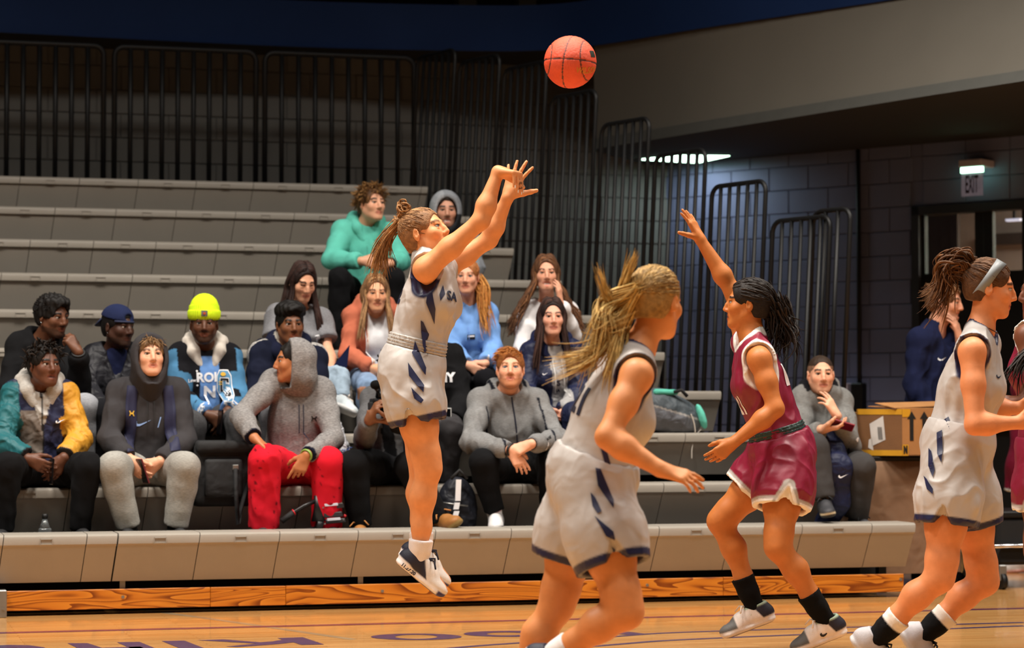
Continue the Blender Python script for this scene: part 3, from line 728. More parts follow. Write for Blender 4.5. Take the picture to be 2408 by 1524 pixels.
class Person:
    def __init__(s, label, J, head, skin, fem=False, group=None, size=1.0, hs=1.0):
        """J: joints, head: (centre, axes)"""
        s.J = J; s.fem = fem; s.k = size; s.hs = hs; s.skin = lin(skin)
        s.hc, s.ha = head
        base = np.array(J.get('base', [J['pel'][0], J['pel'][1], min(J['aL'][2], J['aR'][2]) - 0.08 * size])); s.base = base
        s.root = empty('person', base, label, 'person', group)
        M = (J['sL'] + J['sR']) / 2; s.M = M; s.P = J['pel']
        s.u = nrm(M - s.P); r = J['sR'] - J['sL']; r = r - s.u * (r @ s.u); s.r = nrm(r); s.f = np.cross(s.u, s.r)
        if 'nek' not in J: J['nek'] = M + s.u * 0.058 * size
        s.T = np.array([s.r, s.f, s.u])
        s.sw = np.linalg.norm(J['sR'] - J['sL']) / 2
        hv = J['hR'] - J['hL']
        s.bvh = {}
    def hp(s, x, y, z): return s.hc + (np.array([x, y, z]) * s.hs) @ s.ha
    def tp(s, x, y, z): return s.M + np.array([x, y, z]) @ s.T
    def hloc(s, V): return (V - s.hc) @ s.ha.T / s.hs
    def tloc(s, V): return (V - s.M) @ s.T.T
    def add(s, name, V, Q, C, m, parent=None):
        return link(name, quad_mesh(name, V - s.base, Q, C), m, parent or s.root)
    # ---- shapes
    def head_field(s, F, k=1.0):
        h = s.hs; hp = s.hp; ax = s.ha; fem = s.fem; jw = 0.9 if fem else 1.0; nw = 0.88 if fem else 1.0
        def E(c, rad, kk=0.02, op='u'): F.ell(hp(*c), ax, np.array(rad) * h, kk * h, op)
        E((0, -0.014, 0.036), (0.0755, 0.097, 0.082)); E((0, 0.028, -0.025), (0.0635 * jw, 0.068, 0.086), 0.03)
        E((0, 0.030, -0.072), (0.047 * jw, 0.052, 0.040), 0.03); F.ball(hp(0, 0.074, -0.098), 0.019 * h * jw, 0.022)
        for x in (-1, 1):
            F.ball(hp(x * 0.039, 0.060, -0.022), 0.026 * h, 0.02)
            F.ball(hp(x * 0.0315, 0.101, 0.006), 0.0165 * h, 0.016, 's')
        for x in (-1, 1): F.cone(hp(x * 0.055 * jw, -0.004, -0.042), hp(x * 0.020 * jw, 0.066, -0.098), 0.019 * h, 0.016 * h, 0.024)
        F.cone(hp(-0.036, 0.079, 0.027), hp(0.036, 0.079, 0.027), 0.0115 * h, 0.0115 * h, 0.016)
        for x in (-1, 1):
            F.ell(hp(x * 0.0315, 0.0835, 0.0145), ax, np.array([0.016, 0.010, 0.0062]) * h, 0.004)
            F.ell(hp(x * 0.0315, 0.082, -0.0035), ax, np.array([0.015, 0.009, 0.0045]) * h, 0.005)
            F.ball(hp(x * 0.0115, 0.100, -0.034), 0.0085 * h, 0.006)
            F.ell(hp(x * 0.079, -0.010, -0.004), rot_rows(ax, x), np.array([0.009, 0.020, 0.032]) * h, 0.006)
            F.ell(hp(x * 0.088, -0.004, 0.0), rot_rows(ax, x), np.array([0.006, 0.009, 0.016]) * h, 0.005, 's')
        F.chain([hp(0, 0.088, 0.020), hp(0, 0.101, -0.006), hp(0, 0.111, -0.028)], [0.0085 * h * nw, 0.0095 * h * nw, 0.0118 * h * nw], 0.012)
        mo = getattr(s, 'mouth', 0)
        F.chain([hp(-0.022, 0.081, -0.0610), hp(0, 0.0895, -0.0575), hp(0.022, 0.081, -0.0610)], [0.0058 * h, 0.0072 * h, 0.0058 * h], 0.009)
        F.chain([hp(-0.019, 0.081, -0.0665 - mo * 0.006), hp(0, 0.0885, -0.0700 - mo * 0.008), hp(0.019, 0.081, -0.0665 - mo * 0.006)], [0.0056 * h, 0.0078 * h, 0.0056 * h], 0.009)
        F.cone(hp(-0.021, 0.0955, -0.063 - mo * 0.003), hp(0.021, 0.0955, -0.063 - mo * 0.003), (0.0026 + mo * 0.004) * h, (0.0026 + mo * 0.004) * h, 0.004, None, 1, 's')
        nr = (0.049 if fem else 0.058) * h
        F.cone(hp(0, -0.012, -0.055), s.J['nek'] + s.f * 0.0, nr, nr * 1.08, 0.03)
    def torso_field(s, F, e=0.0, k=0.05, q=1.0, bust=1.0):
        z = s.k; u, r, f = s.u, s.r, s.f; M, P = s.M, s.P; L = np.linalg.norm(M - P)
        wd_ = s.sw
        F.ell(M - u * 0.14 * z + f * 0.005, s.T, np.array([(wd_ * 0.93) * q + e, 0.108 * z * q + e, 0.17 * z + e]), k)
        F.cone(P + u * 0.06 * z, M - u * 0.20 * z, (0.122 if s.fem else 0.142) * z * q + e, (0.126 if s.fem else 0.142) * z * q + e, k, f, 0.76)
        F.ell(P + u * 0.02, s.T, np.array([(0.165 if s.fem else 0.16) * z * q + e, 0.118 * z * q + e, 0.13 * z + e]), k)
        F.cone(s.J['sL'], s.J['sR'], 0.056 * z * q + e * 0.8, 0.056 * z * q + e * 0.8, k)
        for S in (s.J['sL'], s.J['sR']): F.cone(s.J['nek'] - u * 0.005, S, 0.048 * z * q + e * 0.6, 0.05 * z * q + e * 0.8, k)
        if s.fem and bust:
            for x in (-1, 1): F.ball(M - u * 0.155 * z + r * x * 0.068 * z + f * 0.075 * z, 0.062 * z * bust + e, 0.05)
    def arm_field(s, F, side, e=0.0, q=1.0, k=0.03, upto=1.0):
        z = s.k * q; S, El, W = s.J['s' + side], s.J['e' + side], s.J['w' + side]
        a = (0.052, 0.047, 0.0365, 0.042, 0.0255) if s.fem else (0.060, 0.054, 0.043, 0.048, 0.030)
        a = [x * z + e for x in a]
        F.chain([S, S + (El - S) * 0.45, El], [a[0], a[1], a[2]], k)
        F.chain([El, El + (W - El) * 0.3, El + (W - El) * upto], [a[2], a[3], a[3] + (a[4] - a[3]) * (upto - 0.3) / 0.7 if upto < 1 else a[4]], k)
    def leg_field(s, F, side, e=0.0, q=1.0, k=0.035, upto=1.0):
        z = s.k * q; H, K, A = s.J['h' + side], s.J['k' + side], s.J['a' + side]
        a = (0.092, 0.080, 0.056, 0.056, 0.034) if s.fem else (0.090, 0.079, 0.058, 0.058, 0.038)
        a = [x * z + e for x in a]
        F.chain([H, H + (K - H) * 0.5, H + (K - H) * 0.84, K], [a[0], a[1], a[2] + 0.22 * (a[1] - a[2]), a[2] * 0.96], k + 0.01)
        back = np.cross(nrm(A - K), s.r); back = back * (1 if back @ s.f < 0 else -1)
        c = K + (A - K) * 0.32 + back * 0.014 * z
        F.chain([K, c, K + (A - K) * 0.66 + back * 0.004, A], [a[2] * 0.98, a[3], a[3] * 0.74, a[4]], k)
    def hand_field(s, F, side, d, n, curl=0.35, spread=0.0, thumb=(0.75, 0.25), z=None, kn=0.0):
        """d: direction of the knuckles from the wrist, n: where the palm faces"""
        z = (z or s.k) * (0.93 if s.fem else 1.03); W = s.J['w' + side]
        d = nrm(d); n = np.asarray(n, float); n = nrm(n - d * (n @ d)); t = np.cross(d, n) if side == 'R' else np.cross(n, d)
        cs = curl if hasattr(curl, '__len__') else [curl] * 4
        F.cone(W, W + d * 0.03 * z, 0.024 * z, 0.022 * z, 0.02)
        lens = (0.073, 0.082, 0.076, 0.060)
        for i in range(4):
            off = (0.030, 0.0105, -0.0095, -0.0285)[i]; sp = spread * (1.5 - i) * 0.5
            kp = W + d * (0.092, 0.096, 0.091, 0.083)[i] * z + t * off * z
            F.cone(W + d * 0.025 * z + t * off * 0.6 * z, kp, 0.0145 * z, 0.0115 * z, 0.014)
            dd = nrm(d * math.cos(sp) + t * math.sin(sp)); ax = np.cross(dd, n); p = kp; r0 = (0.0092, 0.0094, 0.0090, 0.0080)[i] * z
            nn = n
            for sg, fr in enumerate((0.45, 0.30, 0.25)):
                dd = rotv(dd, ax, cs[i] * (0.9, 1.1, 0.7)[sg] + (kn if sg == 0 else 0)); q = p + dd * lens[i] * fr * z
                F.cone(p, q, r0, r0 * 0.92, 0.003 if sg else 0.006); p = q; r0 *= 0.92
            if getattr(s, 'nails', None) is not None: s.nails.append((p, dd, rotv(-n, ax, cs[i] * 2.7 + kn)))
        p0 = W + d * 0.018 * z + t * 0.020 * z + n * 0.008 * z
        td = nrm(d * math.cos(thumb[0]) + t * math.sin(thumb[0]) + n * 0.35); p1 = p0 + td * 0.044 * z
        ax = nrm(np.cross(td, -t + n * 0.5)); td2 = rotv(td, ax, thumb[1]); p2 = p1 + td2 * 0.034 * z; td3 = rotv(td2, ax, thumb[1] * 1.2); p3 = p2 + td3 * 0.026 * z
        F.chain([p0, p1, p2, p3], [0.0175 * z, 0.0135 * z, 0.0108 * z, 0.0090 * z], 0.008)
    # ---- meshes
    def body(s, hands, vox=0.006, arms=0.85, legs=0.7, tors=0.85, paint=None, iris=(60, 40, 26), eyes=True, brow=(50, 34, 24), gaze=None, beard=None, lip=None, blush=0.12):
        F = Field(); s.head_field(F); s.torso_field(F, q=tors, e=-0.012 if tors < 1 else 0, bust=0 if tors < 1 else 1)
        for sd in 'LR':
            s.arm_field(F, sd, q=arms if not isinstance(arms, dict) else arms[sd]); s.leg_field(F, sd, q=legs)
            A = s.J['a' + sd]; ft = s.J.get('f' + sd)
            if ft is not None: F.cone(A, A + (ft - A) * 0.9, 0.032 * s.k, 0.026 * s.k, 0.02)
            h = hands.get(sd)
            if h is not None: s.hand_field(F, sd, **h)
        if getattr(s, 'extra_body', None): s.extra_body(F)
        V, Q = F.mesh(vox); V = relax(V, Q, 1, 0.35)
        C = np.tile(s.skin, (len(V), 1)); L = s.hloc(V); on = (np.abs(L[:, 0]) < 0.1) & (L[:, 2] > -0.13) & (L[:, 2] < 0.13) & (L[:, 1] > 0.02)
        dark = s.skin.mean() < 0.12
        lipc = lin(lip) if lip else s.skin * np.array([0.78, 0.50, 0.52]) if not dark else s.skin * np.array([1.25, 0.85, 0.85])
        mo = getattr(s, 'mouth', 0)
        def mixm(mk, col, a=1.0):
            C[mk] = C[mk] * (1 - a) + np.asarray(col) * a
        ck = np.exp(-(((np.abs(L[:, 0]) - 0.04) / 0.02) ** 2 + ((L[:, 2] + 0.025) / 0.022) ** 2)) * on * blush
        C += ck[:, None] * (s.skin * np.array([1.15, 0.62, 0.6]) - C)
        nz = np.exp(-((L[:, 0] / 0.014) ** 2 + ((L[:, 2] + 0.030) / 0.015) ** 2)) * on * (L[:, 1] > 0.095) * blush
        C += nz[:, None] * (s.skin * np.array([1.1, 0.65, 0.6]) - C)
        if beard is not None:
            bc, a, top = beard
            mk = on & (L[:, 2] < top + 0.25 * np.abs(L[:, 0])) & (L[:, 2] > -0.125) & ~((np.abs(L[:, 0]) < 0.022) & (np.abs(L[:, 2] + 0.0635) < 0.013))
            mk |= (np.abs(L[:, 0]) < 0.03) & (np.abs(L[:, 2] + 0.046) < 0.006) & on
            mk |= (L[:, 1] > -0.02) & (L[:, 1] <= 0.03) & (np.abs(L[:, 0]) > 0.04) & (L[:, 2] < top + 0.02) & (L[:, 2] > -0.09)
            mixm(mk, lin(bc), a)
        mixm(on & (np.abs(L[:, 0]) < 0.0295 - 0.9 * np.abs(L[:, 2] + 0.063)) & (L[:, 2] > -0.077 - mo * 0.008) & (L[:, 2] < -0.052) & (L[:, 1] > 0.07), lipc, 0.9)
        mixm(on & (np.abs(L[:, 0]) < 0.027) & (np.abs(L[:, 2] + 0.0638 + mo * 0.003 - 1.2 * L[:, 0] ** 2) < 0.0022) & (L[:, 1] > 0.07), lipc * 0.35, 0.8)
        if mo: mixm(on & (np.abs(L[:, 0]) < 0.017) & (np.abs(L[:, 2] + 0.063 + mo * 0.003) < 0.0022 + 0.0012 * mo), lin((60, 20, 18)) if mo < 2 else lin((235, 225, 215)), 0.9)
        fem_ = s.fem
        bz = 0.0295 - 0.9 * np.maximum(np.abs(L[:, 0]) - 0.038, 0) * 0.6 + 0.003 * (np.abs(L[:, 0]) - 0.02) / 0.02
        mixm(on & (np.abs(L[:, 0]) > 0.013) & (np.abs(L[:, 0]) < 0.051) & (np.abs(L[:, 2] - bz) < (0.0056 if fem_ else 0.0068)) & (L[:, 1] > 0.05), lin(brow), 0.95)
        mixm(on & (np.abs(np.abs(L[:, 0]) - 0.0315) < 0.015) & (np.abs(L[:, 2] - 0.0100 + 6 * (np.abs(L[:, 0]) - 0.0315) ** 2) < 0.0030) & (L[:, 1] > 0.06), lin((20, 12, 10)), 0.92)
        if paint: C = paint(s, V, C)
        s.bodyV, s.bodyQ = V, Q
        s.body_o = s.add('body', V, Q, C, M_SKIN)
        if eyes:
            g = nrm(gaze) if gaze is not None else s.ha[1]
            for x in (-1, 1):
                o = link('eye', eye_mesh(iris), None, s.root, s.hp(x * 0.0315, 0.0785, 0.0055) - s.base)
                gx = np.cross(g, ZUP); gx = nrm(gx); gz = np.cross(gx, g)
                o.matrix_local = Matrix.Translation(Vector(s.hp(x * 0.0315, 0.0785, 0.0055) - s.base)) @ Matrix(((gx[0], g[0], gz[0]), (gx[1], g[1], gz[1]), (gx[2], g[2], gz[2]))).to_4x4() @ Matrix.Diagonal((0.0135 * s.hs, 0.0115 * s.hs, 0.0125 * s.hs, 1))
        return s.body_o
    def garment(s, name, F, vox, base, m, paint=None, fold=(0.006, 22), stretch=(1, 1, 0.5), seed=1, relaxn=1, parent=None):
        V, Q = F.mesh(vox); V = relax(V, Q, relaxn, 0.5)
        if fold: V = folds(V, vnormals(V, Q), fold[0], fold[1], seed, stretch)
        C = np.tile(lin(base), (len(V), 1))
        if paint: C = paint(s, V, C)
        s.bvh[name] = (V, Q)
        return s.add(name, V, Q, C, m, parent)
    def top(s, base, m=None, e=0.024, sleeve='long', neck=0.062, hem=-0.02, cuff=0.0, hood=None, paint=None, name='hoodie', vox=0.009, fold=(0.010, 18), seed=1, collar=None, loose=0.012, bust=1.0, vneck=0.0, hoodcol=None):
        F = Field(); J = s.J; s.torso_field(F, e=e, bust=bust)
        F.cone(s.P + s.u * 0.07, s.P + s.u * 0.2, 0.15 * s.k + e + loose * 0.6, 0.145 * s.k + e, 0.05, s.f, 0.78)
        for sd in 'LR':
            if sleeve == 'long':
                s.arm_field(F, sd, e=e * 0.55)
                S, El, W = J['s' + sd], J['e' + sd], J['w' + sd]
                F.ball(El + (W - El) * 0.80, 0.036 * s.k + e * 0.6 + loose * 0.5, 0.02)
            elif sleeve == 'short':
                S, El = J['s' + sd], J['e' + sd]; F.cone(S, S + (El - S) * 0.62, 0.058 * s.k + e, 0.062 * s.k + e, 0.03)
        if hood == 'down': s.hood_down(F, e)
        if collar: s.collar_up(F, collar)
        # openings
        if sleeve == 'long':
            for sd in 'LR':
                El, W = J['e' + sd], J['w' + sd]; ax = nrm(W - El); F.cut(W - ax * (0.012 - cuff), ax, 0.085)
        if sleeve == 'short':
            for sd in 'LR':
                S, El = J['s' + sd], J['e' + sd]; ax = nrm(El - S); F.cut(S + ax * 0.62 * np.linalg.norm(El - S) * 0.98, ax, 0.11)
        F.cut(s.P + s.u * hem, -s.u, 0.3)
        nb = J['nek']; hv = s.hp(0, -0.012, -0.055) - nb
        if neck: F.cone(nb + nrm(hv) * (0.012 if hood != 'down' and not collar else 0.0), nb + nrm(hv) * 0.16, neck, neck + 0.02, 0.01, None, 1, 's')
        if vneck: F.cone(nb + s.f * 0.08, s.M + s.f * 0.2 - s.u * vneck, 0.055, 0.015, 0.015, None, 1, 's')
        return s.garment(name, F, vox, base, m or M_COTTON, paint, fold, seed=seed)
    def hood_down(s, F, e=0.02, r=0.036):
        P = [(0.038, 0.095, -0.035), (0.078, 0.065, 0.045), (0.095, -0.005, 0.088), (0.062, -0.075, 0.095), (0, -0.10, 0.08), (-0.062, -0.075, 0.095), (-0.095, -0.005, 0.088), (-0.078, 0.065, 0.045), (-0.038, 0.095, -0.035)]
        R = [0.7, 0.95, 1.05, 1.25, 1.45, 1.25, 1.05, 0.95, 0.7]
        F.chain([s.tp(*p) for p in P], [r * x for x in R], 0.02)
    def collar_up(s, F, h):
        nb = s.J['nek']; t = nrm(s.hp(0, -0.012, -0.055) - nb); F.cone(nb - t * 0.02, nb + t * h, 0.088, 0.080, 0.03)
    def hood_up(s, base, m, name='hood', vox=0.008, paint=None, th=0.030, opening=0.045, fold=(0.004, 26), drop=0.0, seed=3, peak=0.0):
        F = Field(); h = s.hs
        F.ell(s.hp(0, -0.012, 0.028), s.ha, np.array([0.078 + th, 0.100 + th, 0.090 + th]) * h, 0.03)
        F.ell(s.hp(0, 0.012, -0.04), s.ha, np.array([0.072 + th, 0.082 + th, 0.10]) * h, 0.04)
        F.ell(s.hp(0, -0.07, -0.09), s.ha, np.array([0.085, 0.07, 0.09]) * h, 0.05)
        for sd in 'LR': F.cone(s.hp(0, -0.02, -0.09), s.J['s' + sd] * 0.45 + s.J['nek'] * 0.55, 0.075, 0.06, 0.05)
        F.cone(s.hp(0, 0.03, -0.11), s.J['nek'] + s.f * 0.06 - s.u * 0.05, 0.062, 0.07, 0.05)
        if peak: F.ell(s.hp(0, 0.07, 0.085), s.ha, np.array([0.06, 0.05, 0.022]) * h, 0.03)
        F.ell(s.hp(0, 0.02, -0.012), s.ha, np.array([0.079, 0.112, 0.114]) * h, 0.012, 's')
        F.ell(s.hp(0, 0.10, -0.012 - drop), s.ha, np.array([0.070, 0.10, 0.104]) * h, 0.015, 's')
        F.cut(s.hp(0, 0.058 + opening * 0.6, 0.0), s.ha[1], 0.16)
        return s.garment(name, F, vox, base, m, paint, fold, seed=seed)
    def trousers(s, base, m=None, e=0.022, paint=None, name='trousers', vox=0.010, fold=(0.009, 18), ankle=0.0, flare=0.0, seed=5, cuffr=0.0, rise=0.12):
        F = Field(); J = s.J
        F.ell(s.P + s.u * 0.02, s.T, np.array([0.165 * s.k + e, 0.12 * s.k + e, 0.13 * s.k + e]), 0.05)
        e = max(0.007, e - 0.013)
        for sd in 'LR':
            s.leg_field(F, sd, e=e); K, A = J['k' + sd], J['a' + sd]
            F.cone(K, A, 0.056 * s.k + e, 0.040 * s.k + e + flare, 0.03)
        F.cut(s.P + s.u * rise, s.u, 0.25)
        for sd in 'LR':
            K, A = J['k' + sd], J['a' + sd]; ax = nrm(A - K); F.cut(A + ax * ankle, ax, 0.13)
        return s.garment(name, F, vox, base, m or M_COTTON, paint, fold, seed=seed)
    def shoe(s, side, upper=(20, 20, 22), sole=(225, 225, 225), vox=0.006, paint=None, z=None, lace=None, boot=0.0, name='shoe', solez=0.018):
        """shoe from the ankle towards the toe joint f<side>; its own frame: x side, y toe, z up"""
        z = z or s.k; A = s.J['a' + side]; T = s.J['f' + side]; y = nrm(T - A + nrm(A - s.J['k' + side]) * 0.0)
        up = nrm(s.J['k' + side] - A); fw = nrm((T - A)); up = nrm(up - fw * (up @ fw)); x = np.cross(fw, up)
        # sole plane lies 0.085 below the ankle; foot direction follows ankle->toe tilted down
        drop = s.J.get('tilt' + side, 0.30); fw2 = nrm(fw * math.cos(drop) + up * math.sin(drop)); up2 = np.cross(x, fw2)
        R = np.array([x, fw2, up2]); O = A - up2 * 0.070 * z
        def W(a, b, c): return O + (np.array([a, b, c]) * z) @ R
        F = Field()
        F.ell(W(0, -0.030, 0.035), R, np.array([0.036, 0.050, 0.045]) * z, 0.03); F.ell(W(0, 0.045, 0.030), R, np.array([0.040, 0.09, 0.040]) * z, 0.03)
        F.ell(W(0, 0.125, 0.018), R, np.array([0.046, 0.072, 0.032]) * z, 0.03)
        F.cone(W(0, -0.01, 0.04), W(0, -0.012, 0.085 + boot), 0.042 * z, 0.043 * z, 0.03); F.cone(W(0, 0.03, 0.06), W(0, 0.08, 0.05), 0.030 * z, 0.028 * z, 0.03)
        F.cone(W(0, -0.035, 0.0), W(0, 0.06, 0.0), 0.040 * z, 0.040 * z, 0.01, up2, 0.42); F.cone(W(0, 0.06, 0.0), W(0, 0.145, 0.0), 0.041 * z, 0.048 * z, 0.01, up2, 0.40)
        F.cut(W(0, 0, -0.018), -up2, 0.3 * z); F.cut(W(0, -0.012, 0.090 + boot), up2, 0.07 * z)
        F.cone(W(0, -0.006, 0.062), W(0, -0.010, 0.16), 0.034 * z, 0.040 * z, 0.01, None, 1, 's')
        V, Q = F.mesh(vox); V = relax(V, Q, 1, 0.4); L = (V - O) @ R.T / z
        C = np.tile(lin(upper), (len(V), 1)); blend(C, sole, solez - 0.006 - L[:, 2])
        if paint: C = paint(L, C)
        o = s.add(name, V, Q, C, M_SHOE)
        if lace is not None:
            for i in range(4):
                yy = 0.045 + 0.018 * i; zz = 0.087 - 0.011 * i
                MB().tube([W(-0.028, yy, zz - 0.016) - s.base, W(0, yy + 0.006, zz + 0.004) - s.base, W(0.028, yy, zz - 0.016) - s.base], 0.0045 * z, 6).build('lace', lace, o)
            MB().tube([W(0, 0.04, 0.092) - s.base, W(-0.03, 0.06, 0.102) - s.base, W(-0.05, 0.075, 0.078) - s.base], 0.004 * z, 6).tube([W(0, 0.04, 0.092) - s.base, W(0.03, 0.065, 0.100) - s.base, W(0.05, 0.09, 0.08) - s.base], 0.004 * z, 6).build('lace', lace, o)
        return o
    def sock(s, side, col, hgt=0.14, col2=None, band=None):
        A, K = s.J['a' + side], s.J['k' + side]; d = nrm(K - A); F = Field()
        F.chain([A - d * 0.03, A + d * hgt * 0.5, A + d * hgt], [0.044 * s.k, 0.049 * s.k, (0.059 if s.fem else 0.060) * s.k], 0.02); F.cut(A + d * (hgt - 0.006), d, 0.1)
        def pt(p, V, C):
            t = (V - A) @ d
            if band is not None:
                for a, b, c in band: blend(C, c, np.minimum(t - a, b - t))
            return C
        return s.garment('sock', F, 0.006, col, M_COTTON, pt, (0.0015, 60))
    # ---- hair
    def hair_cap(s, col, th=0.012, front=0.0, side=-0.02, noise=(0.004, 120), col2=None, vox=0.005, extra=None, name='hair', nape=-0.06, seed=11, sidecol=None, lock=0.0):
        F = Field(); h = s.hs
        F.ell(s.hp(0, -0.016, 0.038), s.ha, np.array([0.0765 + th, 0.098 + th, 0.083 + th]) * h, 0.02)
        F.ell(s.hp(0, -0.045, -0.01), s.ha, np.array([0.066 + th * 0.6, 0.062 + th * 0.6, 0.075]) * h, 0.03)
        if extra: extra(F)
        F.ell(s.hp(0, 0.108, -0.002 + front), s.ha, np.array([0.066, 0.075, 0.084]) * h, 0.012, 's')
        for x in (-1, 1): F.ell(s.hp(x * 0.085, 0.028, -0.045 + side), s.ha, np.array([0.03, 0.056, 0.072]) * h, 0.01, 's')
        F.cut(s.hp(0, -0.05, nape), -s.ha[2], 0.2)
        V, Q = F.mesh(vox); N = vnormals(V, Q)
        V = V + N * (noise[0] * wav(V, noise[1], 0, seed))[:, None]
        C = np.tile(lin(col), (len(V), 1))
        if col2 is not None:
            t = np.clip(0.5 + 0.6 * wav(V * np.array([1, 1, 0.35]), 190, 0, seed + 3), 0, 1)[:, None]; C = C * (1 - t) + lin(col2) * t
        if sidecol is not None:
            L = s.hloc(V); mk = L[:, 2] < 0.055; C[mk] = C[mk] * 0.35 + sidecol * 0.65
        return s.add(name, V, Q, C, M_HAIR)
    def locks(s, curves, col, col2=None, r=0.006, name='hair', n=5, seed=4, parent=None, m=None):
        """many tapered strands joined as one head of hair; curves = list of point lists"""
        r_ = np.random.default_rng(seed); VV = []; QQ = []; CC = []; base = 0
        for P in curves:
            P = np.array(P, float); k = len(P); T = np.gradient(P, axis=0); T /= (np.linalg.norm(T, axis=1, keepdims=True) + 1e-9)
            a = np.cross(T, r_.normal(size=3)); a /= (np.linalg.norm(a, axis=1, keepdims=True) + 1e-9); b = np.cross(T, a)
            t = np.linspace(0, 1, k); rad = r * (0.75 + 0.6 * r_.random()) * np.minimum(1, np.minimum(t * 6 + 0.5, (1 - t) * 2.2 + 0.12))
            ang = np.linspace(0, 2 * math.pi, n, endpoint=False)
            V = P[:, None] + rad[:, None, None] * (np.cos(ang)[None, :, None] * a[:, None] + 0.6 * np.sin(ang)[None, :, None] * b[:, None])
            VV.append(V.reshape(-1, 3)); i = np.arange(k - 1)[:, None] * n; j = np.arange(n)[None]; jn = (j + 1) % n
            QQ.append(base + np.stack([i + j, i + jn, i + n + jn, i + n + j], -1).reshape(-1, 4)); base += k * n
            c = lin(col) if col2 is None else lin(col) + (lin(col2) - lin(col)) * np.clip(r_.normal(0.45, 0.35), 0, 1)
            CC.append(np.tile(c * (0.85 + 0.3 * r_.random()), (k * n, 1)))
        return s.add(name, np.concatenate(VV), np.concatenate(QQ), np.concatenate(CC), m or M_HAIR, parent)
    def tuft(s, col, col2=None, n=260, length=0.035, r=0.004, flow=(0.3, 0.3, 0.6), zmin=0.045, th=0.008, ymax=0.085, ymin=-1, seed=9, curl=0.0, name='hair_strands', jit=0.5):
        r_ = np.random.default_rng(seed); cur = []
        while len(cur) < n:
            d = nrm(r_.normal(size=3)); q = np.array([d[0] * (0.0765 + th), -0.016 + d[1] * (0.098 + th), 0.038 + d[2] * (0.083 + th)])
            if q[2] < zmin - 0.35 * max(0, -q[1]) or q[1] > ymax or q[1] < ymin or (q[1] > 0.05 and q[2] < 0.080): continue
            fl = nrm(np.array(flow) + d * 0.5 + jit * r_.normal(size=3)); P = [s.hp(*(q - d * 0.004))]; L_ = length * (0.6 + 0.7 * r_.random()); p = q.copy()
            for i in range(4):
                p = p + fl * L_ / 4; fl = nrm(fl - np.array([0, 0, 0.25]) + curl * r_.normal(size=3)); P.append(s.hp(*p))
            cur.append(P)
        return s.locks(cur, col, col2, r, name=name, n=4)
    def strap(s, garment, pts, wid, m, name='strap', thick=0.008, back=False):
        V, Q = s.bvh[garment]; tree = s.bvh.get(garment + '#')
        if tree is None:
            tree = BVHTree.FromPolygons([tuple(v) for v in V], [tuple(int(i) for i in q) for q in Q]); s.bvh[garment + '#'] = tree
        nn = -s.f if back else s.f; P = []
        for x, z in catmull([np.array([a, b, 0.0]) for a, b in pts], 4) if False else [(c[0], c[1]) for c in catmull([np.array([a, b, 0.0]) for a, b in pts], 5)]:
            row = []
            for k in (-1, -0.4, 0.4, 1):
                q = s.M + s.r * (x + k * wid / 2) + s.u * z; hit = tree.ray_cast(Vector(q + nn * 0.4), Vector(-nn), 0.8)
                row.append(np.array(hit[0]) if hit[0] is not None else None)
            if any(a is None for a in row): continue
            P.append(row)
        V2 = []; F2 = []; n = 4
        for i, row in enumerate(P):
            for a in row: V2.append(a + nn * thick - s.base)
            for a in row: V2.append(a - nn * 0.004 - s.base)
        for i in range(len(P) - 1):
            b0 = i * 8; b1 = b0 + 8
            for k in range(3): F2.append((b0 + k, b0 + k + 1, b1 + k + 1, b1 + k))
            F2.append((b0, b1, b1 + 4, b0 + 4)); F2.append((b0 + 3, b0 + 7, b1 + 7, b1 + 3))
        return link(name, mesh_from(name, V2, F2, True), m, s.root)
    def zipper(s, garment, m=None, z0=0.03, z1=-0.42, w=0.009, x=0.0):
        return s.strap(garment, [(x, z0), (x, z0 * 0.5 + z1 * 0.5), (x, z1)], w, m or mat('navy_zip', srgb(18, 22, 40), rough=0.5), 'zip', 0.003)
    def jersey(s, base, trim, m=None, e=0.013, vox=0.006, hem=-0.03, paint=None, fold=(0.008, 19), seed=2, tw=0.016, hole=(0.060, 0.088, 0.098), neckr=0.075, bust=0.85, jw=0.124):
        F = Field(); J = s.J; s.torso_field(F, e=e, bust=bust)
        F.cone(s.P + s.u * hem, s.P + s.u * 0.2, jw * s.k + e, 0.128 * s.k + e, 0.05, s.f, 0.85)
        holes = []
        for sd, x in (('L', -1), ('R', 1)):
            S = J['s' + sd]; c = S + s.r * x * 0.026 - s.u * 0.022; holes.append((c, s.T, np.array(hole) * s.k)); F.ell(c, s.T, np.array(hole) * s.k, 0.008, 's')
            F.cone(S + s.r * x * 0.03, S + s.r * x * 0.03 + nrm(J['e' + sd] - S) * 0.2, 0.085, 0.085, 0.008, None, 1, 's')
        nc = J['nek'] + s.f * 0.028 + s.u * 0.01; F.ell(nc, s.T, np.array([neckr, neckr * 1.05, neckr * 0.95]), 0.008, 's'); holes.append((nc, s.T, np.array([neckr, neckr * 1.05, neckr * 0.95])))
        F.cut(s.P + s.u * hem, -s.u, 0.35)
        def pt(p, V, C):
            if paint: C = paint(p, V, C)
            for c, ax, rad in holes:
                q = (V - c) @ ax.T / rad; dd = (np.linalg.norm(q, axis=1) - 1) * rad.min()
                for a, b, col in trim: blend(C, col, np.minimum(dd - a + 0.012, b - dd))
            return C
        return s.garment('jersey', F, vox, base, m or M_SATIN, pt, fold, seed=seed)
